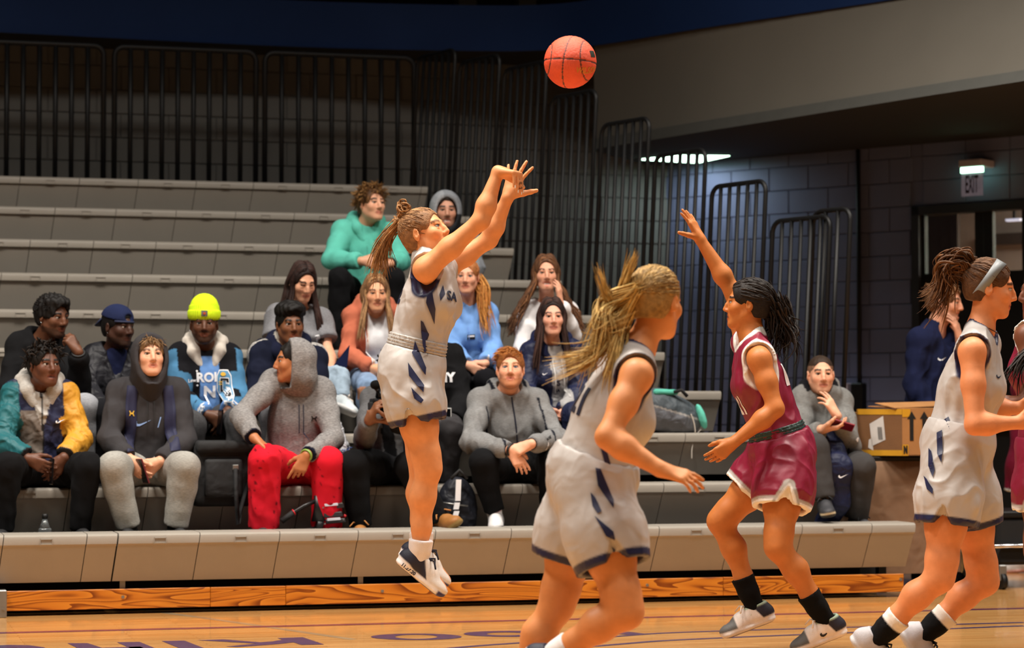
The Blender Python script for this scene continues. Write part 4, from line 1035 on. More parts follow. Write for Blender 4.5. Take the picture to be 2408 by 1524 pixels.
    def shorts(s, base, band, t=0.62, e=0.040, m=None, vox=0.006, paint=None, fold=(0.0075, 20), seed=6, slit=True, waist=0.10, tl=None):
        F = Field(); J = s.J; hems = []
        F.ell(s.P + s.u * 0.0, s.T, np.array([0.165 * s.k + e * 0.7, 0.122 * s.k + e * 0.75, 0.13 * s.k + e]), 0.05)
        F.cone(s.P + s.u * 0.03, s.P + s.u * (waist + 0.03), 0.15 * s.k + e * 0.5, 0.138 * s.k + e * 0.25, 0.05, s.f, 0.82)
        for sd, x in (('L', -1), ('R', 1)):
            H, K = J['h' + sd], J['k' + sd]; d = nrm(K - H); tt = (tl or {}).get(sd, t); hp_ = H + (K - H) * tt; r1 = 0.088 * s.k + e
            F.chain([H, H + (K - H) * tt * 0.5, hp_ + d * 0.03], [0.098 * s.k + e * 0.8, 0.096 * s.k + e, r1], 0.045); hems.append((hp_, d, r1, x))
        for hp_, d, r1, x in hems:
            F.cut(hp_, d, 0.17, 0.003); F.cone(hp_ - d * 0.09, hp_ + d * 0.05, r1 - e + 0.004, r1 - 0.012, 0.006, None, 1, 's')
            if slit:
                out = nrm(s.r * x - d * (d @ s.r) * x); F.cone(hp_ + out * r1 + d * 0.005, hp_ + out * (r1 + 0.005) - d * 0.075, 0.042, 0.004, 0.004, None, 1, 's')
        F.cut(s.P + s.u * (waist + 0.01), s.u, 0.25)
        def pt(p, V, C):
            if paint: C = paint(p, V, C)
            for hp_, d, r1, x in hems:
                dl, h = segd(V, hp_ - d * 0.2, hp_ + d * 0.02); tt = -(V - hp_) @ d
                for a, b, col in band: blend(C, col, np.minimum(np.minimum(tt - a, b - tt), r1 + 0.03 - dl))
                if slit and len(band) > 1:
                    out = nrm(s.r * x - d * (d @ s.r) * x); ds, hh = segd(V, hp_ + out * r1 + d * 0.005, hp_ + out * (r1 + 0.005) - d * 0.080); rr = 0.042 + (0.004 - 0.042) * hh
                    off = ds - rr
                    for a, b, col in band: blend(C, col, np.minimum(np.minimum(off - a + 0.003, b - off), r1 + 0.04 - dl))
            return C
        return s.garment('shorts', F, vox, base, m or M_SATIN, pt, fold, seed=seed)
    def long_hair(s, col, col2=None, length=0.36, n=240, part=0.0, wave=0.0, front=True, spread=0.0, seed=5, r=0.0075, over=None, tilt=0.0, side=(1, 1), fwd=0.0):
        """strands from the parting down over the sides and back of the head, then falling"""
        r_ = np.random.default_rng(seed); cur = []
        for i in range(n):
            t = r_.random(); x = 1 if r_.random() < 0.5 else -1
            y0 = 0.062 - 0.155 * t; sx = 0.076; fall = length * (0.75 + 0.35 * r_.random()) * side[0 if x < 0 else 1]
            yb = y0 * 0.55 - 0.03 - 0.01 * r_.random() if t > 0.28 or not front else 0.030 + fwd + 0.02 * r_.random() - 0.05 * t
            w = 1.0 + 0.16 * r_.random(); jx = 0.035 * (r_.random() - 0.35); jy = 0.03 * (r_.random() - 0.5); P = []
            sq = math.sqrt(max(0.05, 1 - (y0 + 0.014) ** 2 / 0.105 ** 2))
            P.append(s.hp(part + x * 0.004, y0, 0.036 + 0.086 * sq * w)); P.append(s.hp(part * 0.5 + x * sx * 0.62 * sq, y0, 0.036 + 0.078 * sq * w))
            P.append(s.hp(x * sx * 1.08 * max(sq, 0.6) * w, y0 * 0.7 - 0.005, 0.025)); P.append(s.hp(x * (sx * 1.06) * max(sq, 0.62) * w, yb, -0.045))
            e = P[-1]; back = max(0.0, -yb) * 0.8
            for q in (0.25, 0.5, 0.75, 1.0):
                ph = r_.random() * 6.28
                wv = wave * np.array([math.sin(q * 13 + i), math.cos(q * 11 + 2 * i), 0])
                p = e - ZUP * fall * q + s.ha[0] * x * (0.012 + spread + jx) * q + s.ha[1] * jy * q + s.ha[1] * (0.035 * q if yb > -0.01 else -0.02 * q) + wv * (0.4 + q)
                tl = (p - s.M) @ s.T.T     # keep the strands outside the chest and back
                dd = (tl[0] / (s.sw * 1.0 + 0.03)) ** 2 + ((tl[1]) / 0.145) ** 2
                if tl[2] < 0.06 and dd < 1.0:
                    sc = math.sqrt((1.0 - min(1, (tl[0] / (s.sw + 0.03)) ** 2)) + 1e-6) * 0.148; p = p + s.f * ((sc if yb > -0.02 else -sc) - tl[1])
                P.append(p)
            cur.append(catmull(P, 3))
        return s.locks(cur, col, col2, r)
    # ---- things printed on cloth: flat shapes laid on a garment's surface
    def decal(s, garment, V2, F, center, right, up, m, name='print', lift=0.0025, size=1.0, n=None):
        V, Q = s.bvh[garment]; tree = s.bvh.get(garment + '#')
        if tree is None:
            tree = BVHTree.FromPolygons([tuple(v) for v in V], [tuple(int(i) for i in q) for q in Q]); s.bvh[garment + '#'] = tree
        right = nrm(right); up = np.asarray(up, float); up = nrm(up - right * (up @ right)); nn = np.cross(right, up)
        V2, F = dice(V2, F, 0.010 / size)
        if n is not None: nn = nrm(n)
        P = []
        for v in V2:
            q = np.asarray(center) + right * v[0] * size + up * v[1] * size
            hit = tree.ray_cast(Vector(q + nn * 0.35), Vector(-nn), 0.7)
            P.append((np.array(hit[0]) + nn * lift if hit[0] is not None else q) - s.base)
        o = s.root.children
        return link(name, mesh_from(name, P, F), m, s.root)
def rot_rows(ax, x):   # ear axes, flared outwards
    a = math.radians(22) * x; r, f, u = ax
    return np.array([r * math.cos(a) + f * math.sin(a) * -1, f * math.cos(a) + r * math.sin(a), u])
def catmull(P, n=3):
    P = [np.asarray(p, float) for p in P]; out = []
    for i in range(len(P) - 1):
        a, b, c, d = P[max(i - 1, 0)], P[i], P[i + 1], P[min(i + 2, len(P) - 1)]
        for k in range(n):
            t = k / n; out.append(0.5 * ((2 * b) + (c - a) * t + (2 * a - 5 * b + 4 * c - d) * t * t + (3 * b - a - 3 * c + d) * t ** 3))
    return out + [P[-1]]
def text_decal(txt, size, bold=0.0):
    V, F = text_mesh(txt, size, bold); return V, F
def shape2d(pts): return [(x, y, 0) for x, y in pts], [tuple(range(len(pts)))]
SWOOSH = shape2d([(-0.5, 0.02), (-0.46, -0.12), (-0.34, -0.20), (-0.18, -0.18), (0.5, 0.22), (-0.14, -0.04), (-0.28, -0.06), (-0.36, 0.0), (-0.34, 0.10), (-0.44, 0.08)])

def dice(V2, F, L):
    bm = bmesh.new(); vs = [bm.verts.new((v[0], v[1], 0)) for v in V2]
    for f in F:
        try: bm.faces.new([vs[i] for i in f])
        except ValueError: pass
    bmesh.ops.triangulate(bm, faces=bm.faces[:])
    for _ in range(5):
        es = [e for e in bm.edges if e.calc_length() > L]
        if not es: break
        bmesh.ops.subdivide_edges(bm, edges=es, cuts=1); bmesh.ops.triangulate(bm, faces=[f for f in bm.faces if len(f.verts) > 3])
    bm.verts.index_update(); V = [tuple(v.co) for v in bm.verts]; Fo = [tuple(v.index for v in f.verts) for f in bm.faces]; bm.free(); return V, Fo
def flashes(p, garment, polys, d, m, side=1):
    for P in polys:
        q = [p.tloc(pD(x, y, d)[None])[0] for x, y in P]; c = np.mean(q, 0)
        V2 = [((a[1] - c[1]), a[2] - c[2], 0) for a in q]
        p.decal(garment, V2, [tuple(range(len(V2)))], p.tp(side * 0.16, c[1], c[2]), p.f, p.u, m, name='navy_flash', n=p.r * side, lift=0.006)
# ------------------------------------------------------------------ the players
def dj(spec, d0):   # joints from measured (x, y[, distance])
    return {k: pD(v[0], v[1], v[2] if len(v) > 2 else d0) for k, v in spec.items()}
def inpoly(X, Y, poly):
    c = np.zeros(len(X), bool); n = len(poly)
    for i in range(n):
        x1, y1 = poly[i]; x2, y2 = poly[(i + 1) % n]
        m = ((y1 > Y) != (y2 > Y)) & (X < (x2 - x1) * (Y - y1) / (y2 - y1 + 1e-12) + x1); c ^= m
    return c
NAVY = (26, 30, 66); GREYJ = (184, 178, 174)
def stripe_paint(polys, d, side=1):
    """navy flashes down the flank, given as outlines in the jersey's own forward/up plane"""
    def f(p, V, C):
        L = p.tloc(V); near = L[:, 0] * side > 0.02
        for P in polys:
            q = [p.tloc(pD(x, y, d)[None])[0][1:] for x, y in P]; C[near & inpoly(L[:, 1], L[:, 2], q)] = lin(NAVY)
        return C
    return f
# --- the shooter, in the air
J = dj(dict(pel=(968, 866), sR=(1001, 634, 10.65), sL=(1049, 630, 10.95), eR=(1131, 519, 10.60), wR=(1171, 404, 10.62), eL=(1150, 564, 10.92), wL=(1194, 464, 10.86),
            hR=(964, 900, 10.71), hL=(974, 900, 10.89), kR=(1008, 1103, 10.70), kL=(994, 1098, 10.90), aR=(986, 1310, 10.72), aL=(990, 1292, 10.90), fR=(1046, 1396, 10.72), fL=(1054, 1372, 10.90), nek=(1006, 602)), 10.8)
J['base'] = [J['pel'][0], J['pel'][1], J['fR'][2] - 0.05]
A = Person('woman in grey and navy basketball kit jumping, arms up after shooting', J, (pD(1000, 551, 10.8), facing(66, 20)), (218, 148, 98), fem=True, size=0.97, hs=0.97)
A.nails = []
A.body(dict(R=dict(d=RT * 0.88 - ZUP * 0.12 + BH * 0.35, n=-ZUP - RT * 0.12, curl=[0.06, 0.10, 0.12, 0.10], kn=1.22, spread=0.06, thumb=(0.6, 0.15), z=1.10),
            L=dict(d=RT * 0.34 + ZUP * 0.94, n=-BH * 0.9 + RT * 0.3, curl=[0.05, 0.08, 0.08, 0.1], spread=0.55, thumb=(1.0, 0.05), z=1.10)), vox=0.0052, arms=1.0, legs=1.0, tors=0.95, iris=(70, 90, 110), gaze=RT * 0.8 + BH * 0.35 + ZUP * 0.5, brow=(120, 84, 54))
for (p, d, nn) in A.nails[4:8]:
    o = MB().box((0, 0, 0), (0.010, 0.012, 0.002), bevel=0.0009).build('fingernail', mat('white_nail', srgb(240, 232, 222), rough=0.3, var=0), A.root)
    x = np.cross(d, nn); o.matrix_local = Matrix.Translation(Vector(p + nn * 0.0068 + d * 0.001 - A.base)) @ Matrix(((x[0], d[0], nn[0]), (x[1], d[1], nn[1]), (x[2], d[2], nn[2]))).to_4x4()
SH = [[(1003, 685), (1013, 683), (1021, 726), (1016, 762), (1011, 742), (1000, 711)], [(1034, 668), (1041, 690), (1033, 707), (1030, 690)], [(986, 753), (992, 757), (1003, 786), (999, 798), (986, 781)], [(986, 778), (1003, 783), (997, 800), (999, 833), (990, 812)],
      [(970, 800), (999, 864), (999, 882), (965, 829)], [(959, 852), (999, 906), (999, 923), (964, 884)], [(971, 911), (1001, 941), (996, 949), (980, 938)]]
A.jersey(GREYJ, [(0, 0.010, NAVY)], vox=0.005, hem=0.10, neckr=0.070)
A.shorts(GREYJ, [(-0.01, 0.030, NAVY)], t=0.46, e=0.034, vox=0.005, waist=0.075)
M_NAVYC = mat('navy_satin', srgb(26, 30, 66), rough=0.45, var=0.03)
flashes(A, 'jersey', SH[:4], 10.62, M_NAVYC); flashes(A, 'shorts', SH[3:], 10.60, M_NAVYC)
def waistband(s, col, hw=0.035, off=0.115, e=0.012):
    F = Field(); F.cone(s.P + s.u * (off - hw), s.P + s.u * (off + hw * 0.6), 0.140 * s.k + e, 0.136 * s.k + e, 0.02, s.f, 0.82); F.cut(s.P + s.u * (off + hw * 0.6), s.u, 0.25); F.cut(s.P + s.u * (off - hw), -s.u, 0.25)
    V, Q = F.mesh(0.006); N = vnormals(V, Q); t = (V - s.P) @ s.u; V = V + N * (0.0035 * np.sin(t * 2 * math.pi / 0.0145))[:, None]
    return s.add('waistband', V, Q, np.tile(lin(col), (len(V), 1)), M_SATIN)
waistband(A, (178, 172, 166), e=0.027)
V2, F2 = text_decal('SA', 0.055, 0.002)
A.decal('jersey', V2, F2, A.tp(0.06, 0.105, -0.105), A.r * -0.55 + A.f * 0.6, A.u, M_PRINT_N, n=A.r * 0.75 + A.f * 0.65, lift=0.005)
V2, F2 = text_decal('2', 0.12, 0.006)
A.decal('jersey', V2, F2, A.tp(0.05, -0.12, -0.15), A.r * 0.6 + A.f * 0.6, A.u, M_PRINT_N, n=A.r * 0.7 - A.f * 0.7)
def shoe_navy(L, C):
    C[:] = lin((22, 24, 46)); blend(C, (226, 218, 210), L[:, 1] - 0.075 + 0.9 * (L[:, 2] - 0.03)); blend(C, (236, 232, 232), 0.016 + 0.010 * np.clip(0.5 - L[:, 1] * 30, 0, 1) - L[:, 2]); blend(C, (40, 34, 80), -0.010 - L[:, 2]); blend(C, (44, 40, 92), np.minimum(L[:, 1] - 0.158, 0.012 - L[:, 2])); return C
LACE_N = mat('navy_lace', srgb(20, 22, 44), rough=0.8); LACE_W = mat('white_lace', srgb(228, 214, 200), rough=0.8); LACE_K = mat('black_lace', srgb(16, 16, 18), rough=0.8)
for sd in 'RL':
    A.shoe(sd, paint=shoe_navy, lace=LACE_N, z=1.0, vox=0.005)
    A.sock(sd, (226, 220, 220), 0.085)
V2, F2 = text_decal('11.27.20', 0.022, 0.0008)
def shoe_text(P, sd, V2, F2, y0, z0, m):
    Aj = P.J['a' + sd]; T = P.J['f' + sd]; up = nrm(P.J['k' + sd] - Aj); fw = nrm(T - Aj); up = nrm(up - fw * (up @ fw)); x = np.cross(fw, up); drop = P.J.get('tilt' + sd, 0.30)
    fw2 = nrm(fw * math.cos(drop) + up * math.sin(drop)); up2 = np.cross(x, fw2); O = Aj - up2 * 0.070; R = np.array([x, fw2, up2]); s_ = 1 if x @ BH > 0 else -1
    return link('print', mesh_from('print', [O + fw2 * (y0 + v[0] * (1 if fw2 @ RT > 0 else -1)) + up2 * (z0 + v[1]) + x * s_ * (0.0425 + 0.1 * max(0, y0)) - P.base for v in V2], F2), m, P.root)
shoe_text(A, 'R', V2, F2, -0.005, 0.004, M_PRINT_N)
def slick(s, col, col2, knot, n=300, th=0.007, seed=3, r=0.004):
    """hair combed back from the hairline to a knot; knot in head coordinates"""
    s.hair_cap(tuple((a * 2 + b) / 3 for a, b in zip(col, col2)), th=th, noise=(0.0012, 160), front=-0.006, side=-0.01)
    r_ = np.random.default_rng(seed); cur = []; K = np.array(knot)
    while len(cur) < n:
        d = nrm(r_.normal(size=3)); q = np.array([d[0] * (0.0765 + th), -0.016 + d[1] * (0.098 + th), 0.038 + d[2] * (0.083 + th)])
        if q[2] < -0.02 or (q[1] > 0.045 and q[2] < 0.07) or (abs(q[0]) > 0.05 and q[1] > 0.02 and q[2] < 0.03): continue
        P = []
        for t in np.linspace(0, 1, 6):
            p = q * (1 - t) + K * t; c = np.array([0, -0.016, 0.038]); e = (p - c) / np.array([0.0765 + th, 0.098 + th, 0.083 + th]); l = np.linalg.norm(e)
            p = c + (p - c) * (max(l, 1.0 + 0.02 * r_.random()) / l) if l > 1e-3 else p; P.append(s.hp(*p))
        cur.append(P)
    return s.locks(cur, col, col2, r, name='hair_strands', n=4)
slick(A, (118, 82, 54), (172, 128, 84), (0.0, -0.10, 0.105), 520, r=0.003)
def tail(s, root, ctrl, col, col2, n=110, r=0.005, spread=0.02, fan=0.05, seed=8, wave=0.0, name='ponytail', taper=0.5):
    r_ = np.random.default_rng(seed); cur = []
    for i in range(n):
        o = r_.normal(size=3) * spread * 0.5; e = r_.normal(size=3) * fan; L_ = 0.7 + 0.4 * r_.random(); P = []
        C_ = catmull([np.asarray(root)] + [np.asarray(c) for c in ctrl], 4); m = max(4, int(len(C_) * min(1, L_)))
        for j, c in enumerate(C_[:m]):
            t = j / (len(C_) - 1); P.append(c + o * (1 - t * taper) + e * t * t + wave * np.array([math.sin(9 * t + i), math.cos(8 * t + 2 * i), math.sin(7 * t + 3 * i)]) * t)
        cur.append(P)
    return s.locks(cur, col, col2, r, name=name, n=4)
kn = A.hp(0, -0.105, 0.112)
tail(A, kn, [pD(955, 488, 10.82), pD(940, 484, 10.83), pD(945, 500, 10.82), pD(962, 500, 10.8)], (124, 86, 54), (176, 130, 84), 60, spread=0.02, fan=0.012, name='hair_bun', seed=3)
tail(A, kn, [pD(940, 522, 10.84), pD(912, 556, 10.86), pD(896, 600, 10.88), pD(893, 650, 10.9)], (120, 82, 50), (190, 142, 92), 240, spread=0.02, fan=0.035, r=0.003)

# --- basketball in the air
def basketball(c, R):
    root = empty('basketball', c - ZUP * R, 'orange basketball in the air above the shooter', 'ball')
    bm = bmesh.new(); bmesh.ops.create_icosphere(bm, subdivisions=6, radius=R)
    ax = facing(0); tilt = np.array([rotv(a, BH, math.radians(-4)) for a in ax])
    me = bpy.data.meshes.new('ball'); 
    V = np.array([v.co[:] for v in bm.verts]); N = V / np.linalg.norm(V, axis=1, keepdims=True)
    L = N @ tilt.T      # x: person's right = image left
    x, y, z = -L[:, 0], L[:, 1], L[:, 2]
    d1 = np.abs(z + 0.02); cx_ = x + 0.30; yy = y * 0.954 + 0.0
    def plane(nx, ny, nz, off=0): n = nrm([nx, ny, nz]); return np.abs(x * n[0] + y * n[1] + z * n[2] - off)
    d2 = plane(0.96, 0.27, -0.10)
    def loop(c, r): cc = nrm(c); return np.abs(np.arccos(np.clip(x * cc[0] + y * cc[1] + z * cc[2], -1, 1)) - r)
    d3 = loop((0.93, 0.33, 0.10), 0.86); d4 = loop((-0.97, 0.10, 0.05), 0.62)
    g = np.minimum(np.minimum(d1, d2), np.minimum(d3, d4)); groove = np.exp(-(g / 0.022) ** 2)
    pb = 0.0006 * wav(N, 260, 0, 4)
    V2 = N * (R - 0.0022 * groove + pb * (1 - groove))[:, None]
    C = np.tile(lin((226, 84, 50)), (len(V), 1)); C[g < 0.026] = lin((86, 44, 34))
    for v, q in zip(bm.verts, V2): v.co = q
    for f in bm.faces: f.smooth = True
    bm.to_mesh(me); bm.free(); a = me.color_attributes.new('Col', 'FLOAT_COLOR', 'POINT'); a.data.foreach_set('color', np.concatenate([C, np.ones((len(C), 1))], 1).astype(np.float32).ravel())
    link('ball_skin', me, mat('ball_leather', None, rough=0.55, var=0.06, vscale=40, attr=True, bump=0.5, bscale=500), root, (0, 0, R))
    def on_ball(name, V2, F, u, v, rotd, m):   # flat print wrapped on the sphere
        c0 = nrm(RT * u + ZUP * v + BH * math.sqrt(max(0, 1 - u * u - v * v))); rr = nrm(np.cross(ZUP, c0)); uu = np.cross(c0, rr); rr, uu = rotv(rr, c0, rotd), rotv(uu, c0, rotd)
        P = [nrm(c0 * R + rr * q[0] + uu * q[1]) * (R + 0.0012) + ZUP * R for q in V2]; link(name, mesh_from(name, P, F), m, root)
    gv, gf = [], []
    for i in range(5):
        for j in range(5): gv.append((-0.02 + 0.01 * i, -0.015 + 0.0075 * j, 0))
    for i in range(4):
        for j in range(4): gf.append((i * 5 + j, i * 5 + j + 1, i * 5 + j + 6, i * 5 + j + 5))
    on_ball('print', gv, gf, 0.84, 0.24, 0.1, mat('dark_green_print', srgb(24, 36, 20), rough=0.6))
    V3, F3 = text_decal('WILSON', 0.032, 0.001); on_ball('print', [(a * 1.1, b * 1.25, 0) for a, b, _ in V3], F3, 0.66, -0.42, 0.15, mat('ochre_print', srgb(196, 120, 34), rough=0.6))
    return root
basketball(pD(1341, 146, 10.75), 0.1165)

# --- blonde team-mate running, seen from behind
J = dj(dict(pel=(1392, 1112), sR=(1497, 884, 8.12), sL=(1446, 868, 8.44), eR=(1428, 1028, 8.02), wR=(1552, 1103, 7.98), eL=(1480, 1030, 8.56), wL=(1478, 1178, 8.46), hR=(1400, 1178, 8.21), hL=(1372, 1178, 8.40), kR=(1472, 1440, 8.10), kL=(1308, 1428, 8.42),
            aR=(1292, 1552, 8.22), aL=(1205, 1640, 8.46), fR=(1322, 1655, 8.22), fL=(1258, 1715, 8.46), nek=(1500, 822, 8.28)), 8.3)
J['base'] = [J['pel'][0], J['pel'][1], 0.0]; J['tiltL'] = 0.5
B = Person('blonde woman in grey and navy kit running right, seen from behind', J, (pD(1543, 712, 8.3), facing(146, -4)), (212, 138, 84), fem=True, size=0.98, hs=1.0)
B.body(dict(R=dict(d=RT * 0.93 - ZUP * 0.28 + BH * 0.1, n=-ZUP * 0.8 - BH * 0.5, curl=[0.18, 0.28, 0.32, 0.36], spread=0.25, thumb=(0.7, 0.2)), L=dict(d=-ZUP * 0.7 + RT * 0.5, n=-RT, curl=0.4)), vox=0.0055, arms=1.0, legs=1.0, tors=0.95, eyes=True)
SB = [[(1411, 1045), (1424, 1050), (1436, 1090), (1436, 1110), (1424, 1096)], [(1400, 1100), (1412, 1102), (1440, 1172), (1437, 1190), (1404, 1140)], [(1386, 1155), (1396, 1166), (1408, 1196), (1398, 1200), (1388, 1185)], [(1390, 1205), (1432, 1240), (1436, 1262), (1414, 1250)], [(1430, 1278), (1440, 1285), (1436, 1296)]]
B.jersey(GREYJ, [(0, 0.014, NAVY)], hem=0.03, neckr=0.078)
B.shorts(GREYJ, [(-0.01, 0.030, NAVY)], t=0.58, e=0.042, waist=0.06, tl=dict(R=0.60, L=0.56))
flashes(B, 'jersey', SB[:1], 8.12, M_NAVYC); flashes(B, 'shorts', SB[1:], 8.10, M_NAVYC)
V2, F2 = text_decal('21', 0.13, 0.006)
B.decal('jersey', V2, F2, B.tp(0.02, -0.13, -0.14), B.f * 0.5 + B.r * 0.85, B.u, M_PRINT_N, n=-B.f * 0.9 + B.r * 0.4)
for sd in 'RL':
    B.shoe(sd, paint=shoe_navy, z=1.0); B.sock(sd, (230, 226, 226), 0.10)
slick(B, (120, 88, 46), (206, 168, 104), (0.0, -0.112, 0.03), 600, r=0.003)
kn = B.hp(0, -0.118, 0.03)
BL, BD = (222, 188, 118), (150, 112, 54)
def dl(P): return [pD(*p) for p in P]
tail(B, kn, dl([(1455, 742, 8.25), (1425, 800, 8.22), (1380, 840, 8.2), (1318, 858, 8.2)]), BL, BD, 170, fan=0.032, r=0.0032, seed=1)
tail(B, kn, dl([(1450, 720, 8.25), (1420, 740, 8.22), (1415, 780, 8.2), (1395, 870, 8.2)]), BL, BD, 150, fan=0.035, r=0.0032, seed=2)
tail(B, kn, dl([(1462, 690, 8.25), (1475, 640, 8.24), (1492, 598, 8.22)]), BL, BD, 60, fan=0.013, r=0.0032, seed=3)
tail(B, kn, dl([(1450, 715, 8.25), (1425, 690, 8.24), (1404, 632, 8.22)]), BL, BD, 60, fan=0.013, r=0.0032, seed=4)
tail(B, kn, dl([(1465, 760, 8.25), (1450, 820, 8.2), (1440, 880, 8.18), (1445, 900, 8.18)]), BL, BD, 140, fan=0.03, r=0.0032, seed=5)
tail(B, kn, dl([(1440, 700, 8.25), (1412, 720, 8.24), (1420, 765, 8.2), (1470, 740, 8.2)]), BL, BD, 100, fan=0.02, r=0.0032, seed=6)

# --- defender in maroon, arm raised
MAR = (126, 24, 50)
J = dj(dict(pel=(1838, 1056), sL=(1786, 846, 11.14), sR=(1752, 806, 11.46), eR=(1722, 684, 11.5), wR=(1646, 562, 11.5), eL=(1824, 962, 11.08), wL=(1726, 1040, 11.08), hL=(1848, 1092, 11.2), hR=(1826, 1090, 11.4), kL=(1828, 1288, 11.08), kR=(1692, 1226, 11.42),
            aL=(1944, 1462, 11.12), aR=(1776, 1430, 11.42), fL=(1882, 1510, 11.12), fR=(1706, 1484, 11.42), nek=(1766, 782)), 11.3)
J['base'] = [J['pel'][0], J['pel'][1], 0.0]
Cc = Person('woman in maroon basketball kit defending with one arm raised', J, (pD(1760, 717, 11.3), facing(-98, 4)), (186, 112, 56), fem=True, size=0.98, hs=0.98)
Cc.body(dict(R=dict(d=-RT * 0.42 + ZUP * 0.9, n=-BH * 0.5 - RT * 0.8, curl=[0.08, 0.08, 0.1, 0.12], spread=0.35, thumb=(0.95, 0.0)), L=dict(d=-RT * 0.75 - ZUP * 0.6, n=-BH * 0.9 - RT * 0.3, curl=[0.25, 0.3, 0.35, 0.4], spread=0.1, thumb=(0.5, 0.2))), vox=0.0052, arms=1.0, legs=1.0, tors=0.95, iris=(40, 24, 14), brow=(20, 14, 10))
Cc.jersey(MAR, [(0, 0.006, (120, 24, 48)), (0.006, 0.024, (226, 222, 216))], hem=0.045, neckr=0.078)
Cc.shorts(MAR, [(-0.01, 0.016, (232, 230, 226)), (0.016, 0.028, (170, 166, 160))], t=0.60, e=0.044, waist=0.06, tl=dict(R=0.52, L=0.54))
waistband(Cc, (30, 52, 46), 0.034, 0.085, 0.030)
for t_, c_ in (('12', Cc.tp(-0.06, -0.12, -0.15)),):
    V2, F2 = text_decal(t_, 0.14, 0.006); Cc.decal('jersey', V2, F2, c_, -Cc.f + Cc.r * 0.4, Cc.u, M_PRINT_W, n=-Cc.f * 0.75 - Cc.r * 0.6)
V2, F2 = text_decal('12', 0.12, 0.006); Cc.decal('jersey', V2, F2, Cc.tp(-0.035, 0.13, -0.23), Cc.r, Cc.u, M_PRINT_W, n=Cc.f * 0.85 - Cc.r * 0.5)
def shoe_white(L, C):
    C[:] = lin((226, 214, 206)); blend(C, (24, 20, 36), np.minimum(-0.005 - L[:, 1] + 0.5 * (L[:, 2] - 0.05), L[:, 2] - 0.022)); blend(C, (90, 88, 86), np.minimum(L[:, 1] - 0.11, L[:, 2] - 0.016)); blend(C, (46, 26, 56), -0.011 - L[:, 2]); blend(C, (160, 180, 156), np.minimum(L[:, 2] - 0.080, 0.05 - L[:, 1])); return C
for sd in 'RL':
    Cc.shoe(sd, paint=shoe_white, lace=LACE_W, z=1.02, vox=0.005); Cc.sock(sd, (12, 12, 13), 0.165)
shoe_text(Cc, 'L', [(x * 0.07, y * 0.07, 0) for x, y, _ in SWOOSH[0]], SWOOSH[1], 0.02, 0.034, M_PRINT_K)
shoe_text(Cc, 'R', [(x * 0.07, y * 0.07, 0) for x, y, _ in SWOOSH[0]], SWOOSH[1], 0.0, 0.05, mat('sage_print', srgb(190, 196, 170), rough=0.6))
slick(Cc, (24, 18, 15), (40, 30, 24), (0, -0.11, 0.02), 160, th=0.010, r=0.005)
kn = Cc.hp(0, -0.12, 0.01)
tail(Cc, kn, dl([(1832, 740, 11.3), (1842, 780, 11.3), (1836, 815, 11.3)]), (22, 17, 15), (44, 34, 28), 260, fan=0.055, spread=0.06, wave=0.02, r=0.005, seed=12)

# --- team-mate with the grey headband
J = dj(dict(pel=(2252, 1046), sR=(2286, 828, 10.03), sL=(2316, 812, 10.38), eR=(2292, 1000, 9.93), wR=(2390, 994, 9.98), eL=(2330, 960, 10.45), wL=(2392, 960, 10.4), hR=(2238, 1110, 10.1), hL=(2262, 1108, 10.3), kR=(2210, 1360, 10.05), kL=(2316, 1368, 10.32),
            aR=(2058, 1504, 10.15), aL=(2170, 1494, 10.36), fR=(2078, 1578, 10.15), fL=(2176, 1568, 10.36), nek=(2306, 772)), 10.2)
J['base'] = [J['pel'][0], J['pel'][1], 0.0]; J['tiltL'] = J['tiltR'] = 0.45
Dd = Person('woman in grey and navy kit with silver headband running at the right', J, (pD(2327, 679, 10.2), facing(84, -8)), (216, 138, 90), fem=True, size=1.0, hs=0.99)
Dd.body(dict(R=dict(d=RT, n=-BH * 0.4 + ZUP * 0.2, curl=0.5), L=dict(d=RT, n=BH, curl=0.5)), vox=0.0055, arms=1.0, legs=1.0, tors=0.95, iris=(60, 44, 30), brow=(70, 46, 30), gaze=RT - ZUP * 0.3)
SD = [[(2214, 985), (2226, 978), (2234, 1000), (2240, 1030), (2230, 1024)], [(2198, 1016), (2212, 1010), (2216, 1060), (2214, 1088), (2202, 1066)], [(2178, 1052), (2186, 1060), (2198, 1104), (2194, 1122), (2180, 1095)], [(2168, 1118), (2178, 1126), (2196, 1150), (2196, 1162), (2180, 1150)]]
Dd.jersey(GREYJ, [(0, 0.012, NAVY)], hem=0.0, neckr=0.076)
Dd.shorts(GREYJ, [(-0.01, 0.030, NAVY)], t=0.50, e=0.040, waist=0.08)
flashes(Dd, 'jersey', SD[:1], 10.0, M_NAVYC); flashes(Dd, 'shorts', SD[1:], 10.0, M_NAVYC)
V2, F2 = SWOOSH; Dd.decal('jersey', V2, F2, Dd.tp(0.09, 0.12, -0.10), -Dd.r + Dd.f * 0.5, Dd.u, M_PRINT_N, size=0.05, n=Dd.f * 0.7 + Dd.r * 0.7)
for sd in 'RL':
    Dd.shoe(sd, upper=(176, 172, 176), sole=(190, 188, 190), z=1.02, lace=LACE_K); Dd.sock(sd, (16, 16, 18), 0.15, band=[(0.10, 0.2, (228, 222, 214))])
slick(Dd, (66, 42, 26), (112, 74, 42), (0, -0.105, 0.075), 240)
kn = Dd.hp(0, -0.11, 0.085)
tail(Dd, kn, dl([(2240, 622, 10.22), (2218, 640, 10.24), (2215, 690, 10.24), (2190, 730, 10.24)]), (112, 72, 38), (70, 44, 26), 130, spread=0.05, fan=0.035, wave=0.012, r=0.0055, seed=21)
